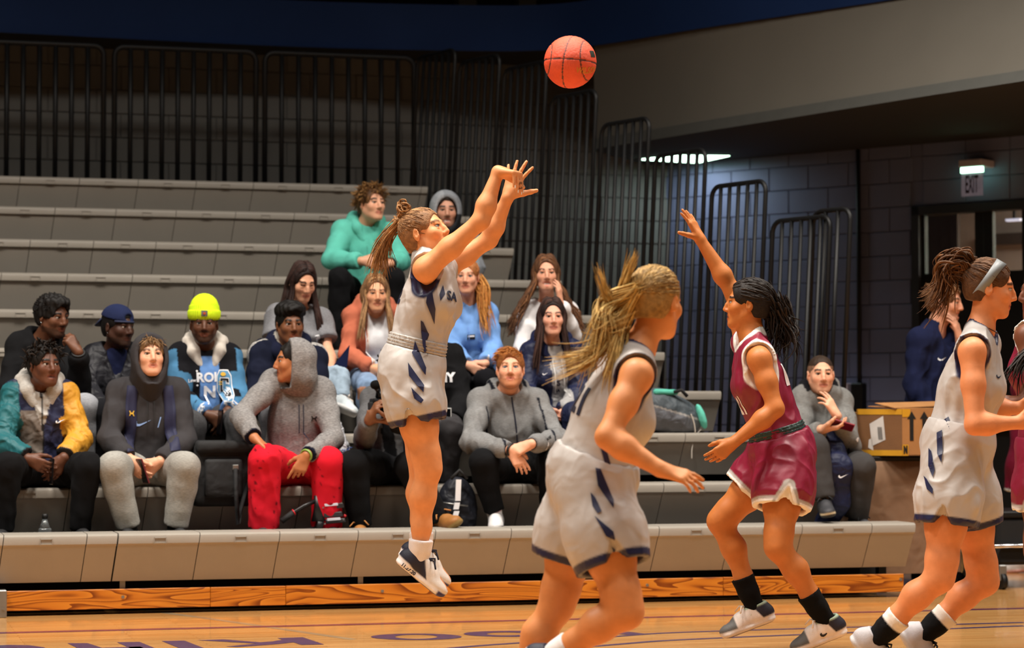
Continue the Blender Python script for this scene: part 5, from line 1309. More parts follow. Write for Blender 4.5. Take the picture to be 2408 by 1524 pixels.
tail(Dd, kn, dl([(2262, 606, 10.2), (2236, 612, 10.22), (2225, 640, 10.22), (2250, 660, 10.22)]), (104, 66, 36), (66, 42, 24), 70, spread=0.04, fan=0.03, wave=0.01, r=0.0055, seed=22, name='hair_bun')
def headband(s, col, y0=0.035, tilt=0.35, wid=0.022):
    V = []; Fq = []; n = 40
    for i in range(n):
        a = 2 * math.pi * i / n; dirv = np.array([math.cos(a), 0, math.sin(a)])
        for k in (-1, 1):
            q = np.array([dirv[0], 0, dirv[2]]) ; yy = y0 + k * wid - tilt * 0.1 * (1 - dirv[2]); rr = math.sqrt(max(0.05, 1 - ((yy + 0.016) / 0.118) ** 2))
            V.append(s.hp(dirv[0] * 0.0925 * rr, yy - 0.03 * (1 - dirv[2]) * 0.5, 0.036 + dirv[2] * 0.099 * rr) - s.base)
    for i in range(n): j = (i + 1) % n; Fq.append((2 * i, 2 * j, 2 * j + 1, 2 * i + 1))
    o = link('headband', mesh_from('headband', V, Fq, True), mat('silver_headband', srgb(128, 132, 134), rough=0.5, var=0.08), s.root); md = o.modifiers.new('thick', 'SOLIDIFY'); md.thickness = 0.004; md.offset = 1; return o
headband(Dd, None)
def necklace(s, col, drop=0.03, name='necklace', r=0.0022):
    P = []
    for i in range(25):
        a = 2 * math.pi * i / 24; P.append(s.J['nek'] + s.r * 0.062 * math.sin(a) + s.f * (0.062 * math.cos(a) + 0.012) + s.u * (0.03 - drop * (1 + math.cos(a)) / 2 * 1.2) - s.base)
    return MB().tube(P, r, 5, False).build(name, col, s.root)
necklace(Dd, mat('dark_cord', srgb(60, 26, 18), rough=0.7), 0.03)

# --- two more maroon players at the right edge
J = dj(dict(pel=(2470, 1056), sL=(2416, 792, 10.75), sR=(2470, 792, 11.05), eL=(2436, 910, 10.66), wL=(2400, 946, 10.6), eR=(2500, 920, 11.0), wR=(2470, 1010, 10.9), hL=(2460, 1090, 10.8), hR=(2480, 1090, 11.0), kL=(2440, 1300, 10.8), kR=(2500, 1310, 11.0), aL=(2490, 1500, 10.8), aR=(2540, 1510, 11.0), fL=(2430, 1545, 10.8), fR=(2480, 1550, 11.0)), 10.9)
J['base'] = [J['pel'][0], J['pel'][1], 0.0]
Ee = Person('maroon kit player at the right edge with only arm and shoulder in view', J, (pD(2452, 690, 10.9), facing(-80, 0)), (112, 66, 44), fem=True, size=0.98, hs=0.98)
Ee.body(dict(L=dict(d=-RT * 0.95 + ZUP * 0.1, n=-ZUP * 0.6 - BH * 0.5, curl=0.35, spread=0.2), R=dict(d=-ZUP, n=-RT, curl=0.4)), vox=0.007, arms=1.0, legs=1.0, tors=0.95, iris=(40, 24, 14), brow=(20, 14, 10))
Ee.jersey(MAR, [(0, 0.006, (120, 24, 48)), (0.006, 0.024, (226, 222, 216))], hem=0.03, vox=0.008); Ee.shorts(MAR, [(-0.01, 0.016, (232, 230, 226)), (0.016, 0.028, (170, 166, 160))], t=0.55, waist=0.06, vox=0.008)
for sd in 'RL': Ee.shoe(sd, paint=shoe_white, vox=0.007); Ee.sock(sd, (12, 12, 13), 0.15)
slick(Ee, (24, 18, 15), (40, 30, 24), (0, -0.11, 0.02), 80, th=0.010, r=0.006)
tail(Ee, Ee.hp(0, -0.11, 0.02), [Ee.hp(0.03, -0.13, -0.12), pD(2400, 850, 10.62), pD(2382, 905, 10.58)], (22, 17, 15), (44, 34, 28), 60, fan=0.03, r=0.006, seed=13)
def gz(x, y, z): return pZ(x, y, z)
q = pZ(2382, 1345, 0.0); d_ = float((q - CAM) @ FW); sc_ = FPX / d_
J = dj(dict(pel=(2428, 1010), sL=(2420, 862, d_ - 0.17), sR=(2432, 862, d_ + 0.17), eL=(2424, 960, d_ - 0.2), wL=(2420, 1040, d_ - 0.2), eR=(2440, 960, d_ + 0.2), wR=(2436, 1040, d_ + 0.2), hL=(2422, 1040, d_ - 0.09), hR=(2434, 1040, d_ + 0.09), kL=(2402, 1180, d_ - 0.09), kR=(2440, 1180, d_ + 0.09), aL=(2406, 1316, d_ - 0.09), aR=(2450, 1316, d_ + 0.09), fL=(2368, 1332, d_ - 0.09), fR=(2415, 1332, d_ + 0.09)), d_)
J['base'] = [J['pel'][0], J['pel'][1], 0.0]
Ff = Person('maroon kit player standing far off at the right edge, one shoe in view', J, (pD(2424, 812, d_), facing(-85, 0)), (150, 92, 60), fem=True, size=1.0, hs=0.98)
Ff.body(dict(L=dict(d=-ZUP, n=BH, curl=0.3), R=dict(d=-ZUP, n=BH, curl=0.3)), vox=0.009, arms=1.0, legs=1.0, tors=0.95)
Ff.jersey(MAR, [(0, 0.006, (120, 24, 48)), (0.006, 0.024, (226, 222, 216))], hem=0.0, vox=0.010); Ff.shorts(MAR, [(-0.01, 0.02, (232, 230, 226))], t=0.86, waist=0.08, vox=0.009)
for sd in 'RL': Ff.shoe(sd, upper=(196, 186, 180), sole=(200, 150, 140), lace=LACE_W, vox=0.007); Ff.sock(sd, (200, 196, 192), 0.08)
slick(Ff, (30, 22, 18), (50, 36, 28), (0, -0.11, 0.02), 80)
# ------------------------------------------------------------------ spectators on the benches
OFFY = dict(pel=0.20, sR=0.12, sL=0.12, nek=0.11, eR=0.0, eL=0.0, wR=-0.15, wL=-0.15, hR=0.15, hL=0.15, kR=-0.27, kL=-0.27)
def sit(label, row, pel, px, head, skin, fem=False, size=1.0, hs=1.0, ank=None, kz=0.44, foot=(0, 0), up=0.0, hdy=0.03):
    Y = YK[row]; J = {}
    for k, v in px.items(): J[k] = pY(v[0], v[1], Y + OFFY[k] + (v[2] if len(v) > 2 else 0))
    P = pY(pel, 1000, Y + OFFY['pel']); P[2] = HK[row] + 0.115 * size + up; J['pel'] = P
    rr = nrm((J['sR'] - J['sL']) * np.array([1, 1, 0])); ff = np.cross(ZUP, rr)
    if 'hR' not in J: J['hR'] = P + rr * 0.085 * size + ff * 0.04 - ZUP * 0.02; J['hL'] = P - rr * 0.085 * size + ff * 0.04 - ZUP * 0.02
    deck = HK[row - 1] - 0.083
    for i, sd in enumerate('RL'):
        if 'k' + sd not in J:
            J['k' + sd] = J['h' + sd] + ff * 0.41 * size + rr * (0.06 if sd == 'R' else -0.06); J['k' + sd][2] = deck + 0.50 * size
        a = (ank or {}).get(sd)
        if a is None or len(a) == 1:
            q = pY(a[0], 1200, Y - 0.19) if a is not None else J['k' + sd] * 1.0
            J['a' + sd] = np.array([q[0], Y - 0.19, deck + 0.085 * size])
        else: J['a' + sd] = pY(a[0], a[1], Y + a[2])
        J['f' + sd] = J['a' + sd] + ff * 0.115 + rr * (0.03 if sd == 'R' else -0.03) - ZUP * 0.040
    J['base'] = [P[0], P[1], deck]
    hc = pY(head[0], head[1], Y + hdy + (head[5] if len(head) > 5 else 0))
    if 'nek' not in J: pass
    p = Person(label, J, (hc, facing(head[2], head[3], head[4] if len(head) > 4 else 0)), skin, fem=fem, size=size, hs=hs)
    return p
def lap_hand(side, down=0.6, inw=0.7, curl=0.45, n=None):
    s_ = 1 if side == 'R' else -1
    return dict(d=RT * s_ * inw - ZUP * down + BH * 0.15, n=(RT * s_ * 0.5 - BH * 0.6 - ZUP * 0.1) if n is None else n, curl=curl, spread=0.08, thumb=(0.55, 0.25))
def shoes(p, col=(22, 22, 24), sole=(60, 60, 62), lace=None, **k):
    for sd in 'RL': p.shoe(sd, upper=col, sole=sole, lace=lace, vox=0.008, **k)
def armmask(p, V, sd, r=0.11, from_=0.1, xs=0.93, ad=0.85):
    S, El, W = p.J['s' + sd], p.J['e' + sd], p.J['w' + sd]; d1, h1 = segd(V, S + (El - S) * from_, El); d2, h2 = segd(V, El, W)
    L = p.tloc(V); x = L[:, 0] * (1 if sd == 'R' else -1)
    return ((d1 < r) & (x > p.sw * xs)) | (d2 < r * ad) | ((d1 < r * 0.8) & (h1 > 0.45))
def cuffband(p, V, sd, w=0.05):
    El, W = p.J['e' + sd], p.J['w' + sd]; d = nrm(W - El); t = -(V - W) @ d; dd, h = segd(V, W - d * 0.08, W + d * 0.02); return t, (dd < 0.07) & (t < w)
def phone(label, c, right, up, w=0.072, h=0.148, th=0.009, body=M_PHONE, screen=None, case=None):
    root = empty('phone', c, label, 'phone'); right = nrm(right); up = np.asarray(up, float); up = nrm(up - right * (up @ right)); n = np.cross(right, up)
    R = Matrix(((right[0], up[0], n[0]), (right[1], up[1], n[1]), (right[2], up[2], n[2])))
    MB().box((0, 0, 0), (w, h, th), rot=R, bevel=0.003, seg=2).build('phone_body', case or body, root)
    MB().box(tuple(n * (th / 2 + 0.0006)), (w * 0.92, h * 0.95, 0.001), rot=R).build('screen', screen or M_PHONE, root)
    lc = n * (-th / 2 - 0.001) + right * w * 0.25 + up * h * 0.38
    MB().box(tuple(lc), (w * 0.3, h * 0.16, 0.003), rot=R, bevel=0.001).build('lens_plate', M_PHONE, root); return root
def bracelet(p, sd, m, r=0.034, t=0.02, name='bracelet', tr=0.004, wide=1):
    El, W = p.J['e' + sd], p.J['w' + sd]; d = nrm(W - El); a = nrm(np.cross(d, ZUP + 0.01)); b = np.cross(d, a); c = W - d * t
    mb = MB()
    for i in range(wide):
        mb.tube([c + d * 0.006 * i + r * (a * math.cos(q) + b * math.sin(q)) - p.base for q in np.linspace(0, 2 * math.pi, 17)], tr, 6, False)
    return mb.build(name, m, p.root)
def earring(p, side, m=M_SILVER):
    x = 1 if side == 'R' else -1; c = p.hp(x * 0.088, 0.002, -0.036) - p.base; bm = MB(); bm.tube([c - p.ha[0] * 0.003, c + p.ha[0] * 0.003], 0.005, 8); return bm.build('earring', m, p.root)

# 1 --- colour-block puffer jacket
p = sit('man in a teal, mustard and navy puffer jacket on the second bench', 1, 100, dict(sR=(38, 930), sL=(150, 930), eR=(2, 1040, -0.05), wR=(64, 1078), eL=(190, 1030), wL=(150, 1076), kR=(18, 1095), kL=(206, 1095)), (105, 862, 36, 4), (98, 60, 42), ank=dict(R=(8,), L=(188,)))
p.mouth = 1.2
p.body(dict(R=lap_hand('R', 0.45, 0.9, 0.35), L=lap_hand('L', 0.8, 0.45, 0.4)), iris=(30, 20, 14), brow=(16, 11, 9), gaze=RT * 0.9 + BH * 0.5 + ZUP * 0.2)
def pt(p, V, C):
    L = p.tloc(V); C[L[:, 0] < 0.0] = lin((34, 38, 66)); C[(L[:, 2] > -0.06)] = lin((32, 36, 62)); C[(L[:, 2] > -0.30) & (L[:, 2] < -0.06) & (L[:, 0] >= 0)] = lin((112, 102, 94))
    C[armmask(p, V, 'R')] = lin((28, 92, 98)); C[armmask(p, V, 'L')] = lin((200, 142, 44))
    for sd in 'RL': t, k = cuffband(p, V, sd, 0.022); C[k] = lin((22, 24, 30))
    C[(np.abs(L[:, 0]) < 0.048 + 0.30 * np.clip(L[:, 2] + 0.02, -0.16, 0.1)) & (L[:, 1] > 0)] = lin((172, 168, 162)); C[(np.abs(L[:, 0]) < 0.005) & (L[:, 1] > 0)] = lin((20, 20, 24)); return C
def quilted(V, p):
    N = None; return V
p.top((112, 102, 94), M_NYLON, e=0.034, paint=pt, name='puffer_jacket', fold=(0.010, 26), neck=0.075, seed=21)
F = Field(); p.hood_down(F, r=0.044); p.garment('hood', F, 0.009, (176, 172, 166), M_HEATHER, None, (0.005, 24))
p.decal('puffer_jacket', SWOOSH[0], SWOOSH[1], p.tp(-0.10, 0.15, -0.13), -p.r, p.u, M_PRINT_W, size=0.055)
p.trousers((16, 16, 18), e=0.024); shoes(p)
p.hair_cap((20, 16, 14), th=0.012, noise=(0.004, 150)); p.tuft((18, 14, 12), (40, 30, 24), 200, 0.055, 0.0055, flow=(0.0, 0.8, 0.3), curl=0.25, th=0.014)
bracelet(p, 'R', mat('dark_band', srgb(40, 36, 48), rough=0.6), 0.036, 0.03)
phone('black phone between the hands of the puffer jacket man', (p.J['wR'] + p.J['wL']) / 2 + BH * 0.05 - ZUP * 0.075 + RT * 0.045, RT * 0.35 + BH * 0.9, ZUP + RT * 0.05)
# 2 --- charcoal hoodie with backpack straps
p = sit('man with charcoal hood up and navy backpack straps, grey sweatpants', 1, 345, dict(sR=(285, 924), sL=(412, 922), eR=(254, 1030), eL=(438, 1034), wR=(303, 1078), wL=(376, 1085), kR=(266, 1098), kL=(436, 1098)), (352, 840, 20, 8), (222, 164, 132), ank=dict(R=(304,), L=(413,)))
p.body(dict(R=lap_hand('R', 0.75, 0.55), L=lap_hand('L', 0.6, 0.7)), iris=(80, 60, 40), brow=(92, 66, 44))
CH = (58, 56, 58)
p.top(CH, e=0.028, neck=0.07, seed=31); p.hood_up(CH, M_COTTON, opening=0.0)
p.hair_cap((96, 70, 46), th=0.010, col2=(132, 100, 66), front=-0.012); p.tuft((104, 76, 50), (150, 116, 78), 130, 0.045, 0.0035, flow=(0.2, 0.5, -0.8), zmin=0.07, ymax=0.09, ymin=0.035, th=0.004)
p.trousers((150, 148, 142), M_HEATHER, e=0.034, fold=(0.010, 18), flare=0.008, ankle=-0.02); shoes(p, (20, 20, 22))
M_STRAP = mat('navy_webbing', srgb(26, 28, 62), rough=0.7, bump=0.3, bscale=300)
for x in (-1, 1): p.strap('hoodie', [(x * 0.100, 0.055), (x * 0.112, -0.06), (x * 0.112, -0.17), (x * 0.125, -0.28)], 0.062, M_STRAP, 'backpack_strap')
UA = shape2d([(-0.5, 0.5), (-0.3, 0.5), (-0.16, 0.16), (0.16, 0.16), (0.3, 0.5), (0.5, 0.5), (0.32, 0.0), (0.5, -0.5), (0.3, -0.5), (0.16, -0.16), (-0.16, -0.16), (-0.3, -0.5), (-0.5, -0.5), (-0.32, 0.0)])
p.decal('hoodie', UA[0], UA[1], p.tp(0.108, 0.15, -0.10), -p.r, p.u, M_PRINT_Y, size=0.030, lift=0.013)
p.decal('hoodie', SWOOSH[0], SWOOSH[1], p.tp(0.045, 0.15, -0.155), -p.r, p.u, M_PRINT_LB, size=0.095)
p.decal('hoodie', *shape2d([(-0.006, -0.03), (0.0, -0.03), (0.016, 0.03), (0.010, 0.03)]), p.tp(-0.045, 0.15, -0.15), -p.r, p.u, M_PRINT_LB)
for x in (-0.02, 0.02): p.decal('hoodie', *shape2d([(-0.0025, -0.09), (0.0025, -0.09), (0.003, 0.09), (-0.003, 0.09)]), p.tp(x, 0.15, -0.12), -p.r, p.u, mat('dark_cordage', srgb(30, 30, 32)), name='drawstring', lift=0.005)
phone('dark red phone held low by the charcoal hoodie man', (p.J['wR'] + p.J['wL']) / 2 + BH * 0.06 - ZUP * 0.062, RT * 0.5 + BH * 0.7, ZUP * 0.9 - RT * 0.4, case=mat('dark_red_case', srgb(96, 30, 40), rough=0.35))
# 3 --- black coat, fist at his nose
p = sit('man in a black hooded coat resting his fist against his nose', 2, 95, dict(sR=(48, 815), sL=(148, 838), eR=(20, 915), wR=(60, 955), eL=(188, 912, -0.12), wL=(184, 828, -0.14), kL=(200, 958), kR=(70, 962)), (124, 746, 52, -8), (104, 66, 46))
p.body(dict(L=dict(d=ZUP * 0.85 - RT * 0.55, n=-RT * 0.5 - BH * 0.6 - ZUP * 0.2, curl=[0.75, 1.0, 1.1, 1.1], thumb=(0.5, 0.5)), R=lap_hand('R')), iris=(30, 20, 14), brow=(14, 10, 8), gaze=RT * 0.9 + BH * 0.4 - ZUP * 0.2, beard=((20, 14, 12), 0.55, -0.075))
p.top((20, 20, 22), e=0.034, name='coat', hood='down', seed=41, neck=0.07); p.trousers((150, 152, 158), M_HEATHER, e=0.03); shoes(p)
p.hair_cap((16, 13, 12), th=0.016, noise=(0.005, 170), extra=lambda F: F.ell(p.hp(0, 0.02, 0.095), p.ha, np.array([0.075, 0.085, 0.04]), 0.03)); p.tuft((14, 11, 10), (30, 24, 20), 420, 0.012, 0.0045, flow=(0, 0, 1), curl=0.6, th=0.02)
bracelet(p, 'L', mat('watch_strap', srgb(18, 18, 20), rough=0.6), 0.036, 0.012, 'watch', 0.007, 2); earring(p, 'R')
# 4 --- backwards cap
p = sit('man in a backwards navy cap and dark puffer coat with gold chain', 2, 268, dict(sR=(226, 842), sL=(318, 842), eR=(205, 925), eL=(335, 925), wR=(240, 960), wL=(300, 962), kR=(250, 968), kL=(320, 968)), (278, 770, 52, -4), (70, 44, 34))
p.body(dict(R=lap_hand('R'), L=lap_hand('L')), iris=(30, 20, 14), brow=(12, 9, 8), gaze=RT * 0.9 + BH * 0.4, beard=((16, 12, 10), 0.5, -0.08))
p.top((30, 30, 36), M_NYLON, e=0.034, name='puffer_coat', seed=51, neck=0.08, vneck=0.16, fold=(0.012, 26), paint=lambda p, V, C: C)
F = Field(); F.cone(p.tp(0, 0.06, 0.0), p.tp(0, 0.10, -0.25), 0.085, 0.07, 0.03, p.f, 0.6); p.garment('polo_shirt', F, 0.008, (26, 32, 62), M_COTTON, None, (0.003, 24))
necklace(p, M_GOLD, 0.06, r=0.0028); p.trousers((24, 24, 28), e=0.026); shoes(p); earring(p, 'R')
p.hair_cap((14, 12, 12), th=0.007, noise=(0.001, 100), name='durag', front=-0.02)
F = Field(); F.ell(p.hp(0, -0.014, 0.05), p.ha, np.array([0.090, 0.112, 0.092]), 0.02); F.cut(p.hp(0, 0, 0.052), -p.ha[2] - p.ha[1] * 0.18, 0.2); F.ell(p.hp(0, 0.105, 0.062), p.ha, np.array([0.038, 0.03, 0.026]), 0.006, 's')
cap = p.garment('cap', F, 0.006, (30, 38, 70), M_COTTON, None, (0.001, 30))
V = []; Fq = []
for i in range(9):
    a = (i - 4) / 4 * 1.1
    V += [p.hp(0.085 * math.sin(a), -0.016 - 0.105 * math.cos(a), 0.048) - p.base, p.hp(0.080 * math.sin(a), -0.02 - 0.155 * math.cos(a) ** 0.6, 0.016 - 0.02 * math.cos(a)) - p.base]
for i in range(8): Fq.append((2 * i, 2 * i + 2, 2 * i + 3, 2 * i + 1))
o = link('cap_brim', mesh_from('cap_brim', V, Fq, True), mat('navy_twill', srgb(28, 36, 66), rough=0.8), p.root); o.modifiers.new('thick', 'SOLIDIFY').thickness = 0.004
MB().tube([p.hp(0.088 * math.sin(a), -0.014 + 0.112 * math.cos(a), 0.036) - p.base for a in np.linspace(-1.0, 1.0, 11)], 0.007, 6).build('cap_strap', MATS['navy_twill'], p.root)
# 5 --- yellow beanie, letterman jacket
p = sit('man in neon yellow beanie and blue sleeved letterman jacket', 2, 482, dict(sR=(427, 838), sL=(536, 840), eR=(420, 935), wR=(488, 975), eL=(560, 932), wL=(536, 966), kR=(450, 1005), kL=(566, 995)), (480, 764, 8, 0), (92, 58, 40))
p.body(dict(R=lap_hand('R', 0.5, 0.8, 0.3), L=lap_hand('L', 0.8, 0.3, 0.35)), iris=(30, 20, 14), brow=(14, 10, 8), beard=((18, 13, 11), 0.6, -0.07))
SKY = (74, 124, 162)
def pt(p, V, C):
    L = p.tloc(V)
    for sd in 'RL':
        C[armmask(p, V, sd, 0.10, xs=1.26, ad=0.66)] = lin(SKY); t, k = cuffband(p, V, sd, 0.055); C[k] = lin((70, 118, 170)); C[k & (((t > 0.012) & (t < 0.022)) | ((t > 0.034) & (t < 0.044)))] = lin((215, 215, 215))
    mid = (np.abs(L[:, 0] + 0.01) < 0.058 + 0.10 * np.clip(-L[:, 2] - 0.15, 0, 1) * 0.3) & (L[:, 1] > 0.03) & (L[:, 2] < 0.02); C[mid] = lin((104, 146, 206)); return C
p.top((22, 22, 26), e=0.032, paint=pt, name='letterman_jacket', seed=61, neck=0.075)
F = Field(); p.hood_down(F, r=0.042); p.garment('hood', F, 0.008, (206, 198, 188), M_COTTON, None, (0.006, 26))
V2, F2 = text_decal('ROL', 0.075, 0.003); p.decal('letterman_jacket', V2, F2, p.tp(0.0, 0.15, -0.10), -p.r, p.u, M_PRINT_W)
V2, F2 = text_decal('N', 0.10, 0.004); p.decal('letterman_jacket', V2, F2, p.tp(-0.008, 0.15, -0.19), -p.r, p.u, M_PRINT_W)
octo = lambda a, b: shape2d([(x * a, y * b) for x, y in ((-1, -0.6), (-0.6, -1), (0.6, -1), (1, -0.6), (1, 0.6), (0.6, 1), (-0.6, 1), (-1, 0.6))])
p.decal('letterman_jacket', *octo(0.044, 0.078), p.tp(-0.096, 0.15, -0.135), -p.r, p.u, M_PRINT_W, name='letter_patch', lift=0.003)
p.decal('letterman_jacket', *octo(0.039, 0.072), p.tp(-0.096, 0.15, -0.135), -p.r, p.u, mat('patch_blue', srgb(92, 146, 184), rough=0.8), name='letter_patch', lift=0.005)
def blockC(a, b, t):
    V = [(-a, -b), (-a + t, -b), (-a + t, b), (-a, b), (-a + t, b - t), (a, b - t), (a, b), (-a + t, -b + t), (a, -b + t), (a, -b), (a - t, b - t), (a - t, b - 1.9 * t), (a, b - 1.9 * t), (a - t, -b + t), (a - t, -b + 1.9 * t), (a, -b + 1.9 * t)]
    return [(x, y, 0) for x, y in V], [(0, 1, 2, 3), (4, 5, 6, 2), (1, 9, 8, 7), (11, 12, 5, 10), (13, 8, 15, 14)]
p.decal('letterman_jacket', *blockC(0.028, 0.046, 0.020), p.tp(-0.098, 0.15, -0.148), -p.r, p.u, M_PRINT_W, lift=0.007)
p.decal('letterman_jacket', *blockC(0.024, 0.042, 0.012), p.tp(-0.098, 0.15, -0.148), -p.r, p.u, M_PRINT_K, lift=0.009)
p.decal('letterman_jacket', *shape2d([(0.016 * math.cos(a), 0.012 * math.sin(a)) for a in np.linspace(0, 6.28, 14)[:-1]]), p.tp(-0.092, 0.15, -0.082), -p.r, p.u, M_PRINT_Y, lift=0.010)
for k in range(2): p.decal('letterman_jacket', *shape2d([(-0.010, -0.003), (0.010, -0.003), (0.010, 0.003), (-0.010, 0.003)]), p.tp(-0.074, 0.15, -0.128 - 0.014 * k), -p.r, p.u, M_PRINT_Y, lift=0.009)
V2, F2 = text_decal('Lew', 0.03, 0.0006); p.decal('letterman_jacket', V2, F2, p.tp(0.098, 0.15, -0.115), -p.r, p.u, M_PRINT_W)
for k in range(3): p.decal('letterman_jacket', *shape2d([(0.006 * math.cos(a), 0.006 * math.sin(a)) for a in np.linspace(0, 6.28, 10)[:-1]]), p.tp(0.066, 0.15, -0.06 - 0.085 * k), -p.r, p.u, M_PRINT_W, name='snap', lift=0.004)
p.trousers((70, 70, 72), M_HEATHER, e=0.03); shoes(p)
F = Field(); F.ell(p.hp(0, -0.014, 0.070), p.ha, np.array([0.094, 0.116, 0.095]), 0.02); F.ell(p.hp(0, -0.02, 0.125), p.ha, np.array([0.082, 0.098, 0.066]), 0.03); F.cut(p.hp(0, 0, 0.038), -p.ha[2] - p.ha[1] * 0.10, 0.25)
V, Q = F.mesh(0.005); N = vnormals(V, Q); L = p.hloc(V); ang = np.arctan2(L[:, 0], L[:, 1] + 0.014); fold_ = (L[:, 2] < 0.088); V = V + N * (0.0022 * np.sin(ang * 46) + 0.006 * fold_ + 0.004 * wav(V, 30, 0, 2) * (L[:, 2] > 0.12))[:, None]
p.bvh['beanie'] = (V, Q); p.add('beanie', V, Q, np.tile(lin((212, 244, 40)), (len(V), 1)), M_COTTON)
p.decal('beanie', *shape2d([(-0.019, -0.018), (0.019, -0.018), (0.019, 0.018), (-0.019, 0.018)]), p.hp(0, 0.12, 0.066), -p.ha[0], p.ha[2], mat('grey_patch', srgb(104, 100, 98), rough=0.8), name='woven_patch', lift=0.003)
p.decal('beanie', *shape2d([(0.009 * math.cos(a), 0.008 * math.sin(a)) for a in np.linspace(0, 6.28, 12)[:-1]]), p.hp(0, 0.12, 0.066), -p.ha[0], p.ha[2], mat('rust_patch', srgb(190, 84, 44), rough=0.8), lift=0.005)
earring(p, 'R')
phone('black phone in the hands of the yellow beanie man', (p.J['wR'] + p.J['wL']) / 2 + BH * 0.07 - ZUP * 0.055 + RT * 0.022, RT * 0.4 + BH * 0.8, ZUP + RT * 0.1)
# 6 --- marled grey hoodie, red trousers
p = sit('man in marled grey hoodie with hood up and bright red trousers', 1, 700, dict(sR=(645, 900), sL=(756, 922), eR=(566, 978, -0.06), wR=(598, 1030, -0.10), eL=(785, 1034, -0.10), wL=(722, 1070, -0.16), kR=(622, 1080), kL=(772, 1086)), (690, 852, -76, 0), (176, 112, 72), ank=dict(R=(622,), L=(768,)))
p.body(dict(R=dict(d=RT * 0.6 - ZUP * 0.45 + BH * 0.2, n=-ZUP, curl=0.3, spread=0.2, thumb=(0.7, 0.1)), L=dict(d=-ZUP * 0.88 - RT * 0.45 + BH * 0.1, n=-BH * 0.9 + ZUP * 0.1, curl=[0.12, 0.5, 0.6, 0.65], spread=0.1)), iris=(36, 22, 14), brow=(20, 14, 10))
MG = (128, 125, 124)
def pt(p, V, C):
    for sd in 'RL': t, k = cuffband(p, V, sd, 0.02); C[k] = lin((24, 28, 46))
    return C
p.top(MG, M_MARL, e=0.026, paint=pt, seed=71, neck=0.075, fold=(0.010, 17)); p.hood_up(MG, M_MARL, opening=-0.055, drop=0.01)
for x in (-0.012, 0.014): p.decal('hoodie', *shape2d([(-0.003, -0.11), (0.003, -0.11), (0.003, 0.06), (-0.003, 0.06)]), p.tp(x, 0.15, -0.14), -p.r, p.u, mat('navy_cordage', srgb(26, 30, 50)), name='drawstring', lift=0.006)
p.decal('hoodie', UA[0], UA[1], p.tp(-0.075, 0.15, -0.165), -p.r, p.u, M_PRINT_K, size=0.032)
def pt(p, V, C):
    m = wav(V, 150, 0, 77) > 1.25; C[m] = lin((120, 16, 26)); return C
p.trousers((206, 26, 44), M_COTTON, e=0.036, flare=0.030, fold=(0.010, 18), paint=pt, ankle=0.0); shoes(p, (20, 20, 22)); p.hair_cap((20, 15, 13), th=0.008)
bracelet(p, 'L', mat('green_beads', srgb(128, 160, 70), rough=0.4), 0.034, -0.005, 'bracelet', 0.005, 2)
# 7 --- navy track jacket
p = sit('man in navy jacket with white shoulder stripes and fleece hood', 2, 682, dict(sR=(618, 832), sL=(738, 842), eR=(600, 930), wR=(640, 965), eL=(752, 930), wL=(715, 965), kR=(645, 985), kL=(735, 985)), (682, 766, 20, 0), (118, 74, 48))
p.body(dict(R=lap_hand('R'), L=lap_hand('L')), iris=(30, 20, 14), brow=(14, 10, 8), gaze=RT * 0.5 + BH)
def pt(p, V, C):
    for sd in 'RL':
        S, El = p.J['s' + sd], p.J['e' + sd]; d, h = segd(V, p.J['nek'], S); d2, h2 = segd(V, S, El); L = p.tloc(V); k = (L[:, 1] > -0.02) & (L[:, 1] < 0.03) & ((d < 0.11) | (d2 < 0.11)) & (L[:, 2] > -0.3); C[k & ((np.abs(L[:, 1] - 0.0) < 0.008) | (np.abs(L[:, 1] - 0.022) < 0.005))] = lin((214, 210, 204))
    return C
p.top((22, 26, 44), e=0.032, paint=pt, name='track_jacket', seed=81, neck=0.08); F = Field(); p.hood_down(F, r=0.046)
p.garment('hood', F, 0.008, (26, 30, 52), M_COTTON, lambda p, V, C: np.where((np.linalg.norm(p.tloc(V)[:, :2], axis=1) < 0.085)[:, None], lin((206, 200, 188)), C), (0.005, 26))
p.trousers((84, 84, 88), M_HEATHER, e=0.028); shoes(p); earring(p, 'R')
p.hair_cap((15, 12, 11), th=0.008, noise=(0.002, 150)); F = Field(); F.ell(p.hp(0, 0.0, 0.105), p.ha, np.array([0.090, 0.106, 0.052]), 0.03); F.ell(p.hp(0, 0.0, 0.085), p.ha, np.array([0.088, 0.104, 0.05]), 0.03); F.ell(p.hp(0, 0.112, 0.03), p.ha, np.array([0.07, 0.04, 0.05]), 0.02, 's')
V, Q = F.mesh(0.005); V = V + vnormals(V, Q) * (0.004 * wav(V, 190, 0, 3))[:, None]; p.add('hair_top', V, Q, np.tile(lin((15, 12, 11)), (len(V), 1)), M_HAIR)
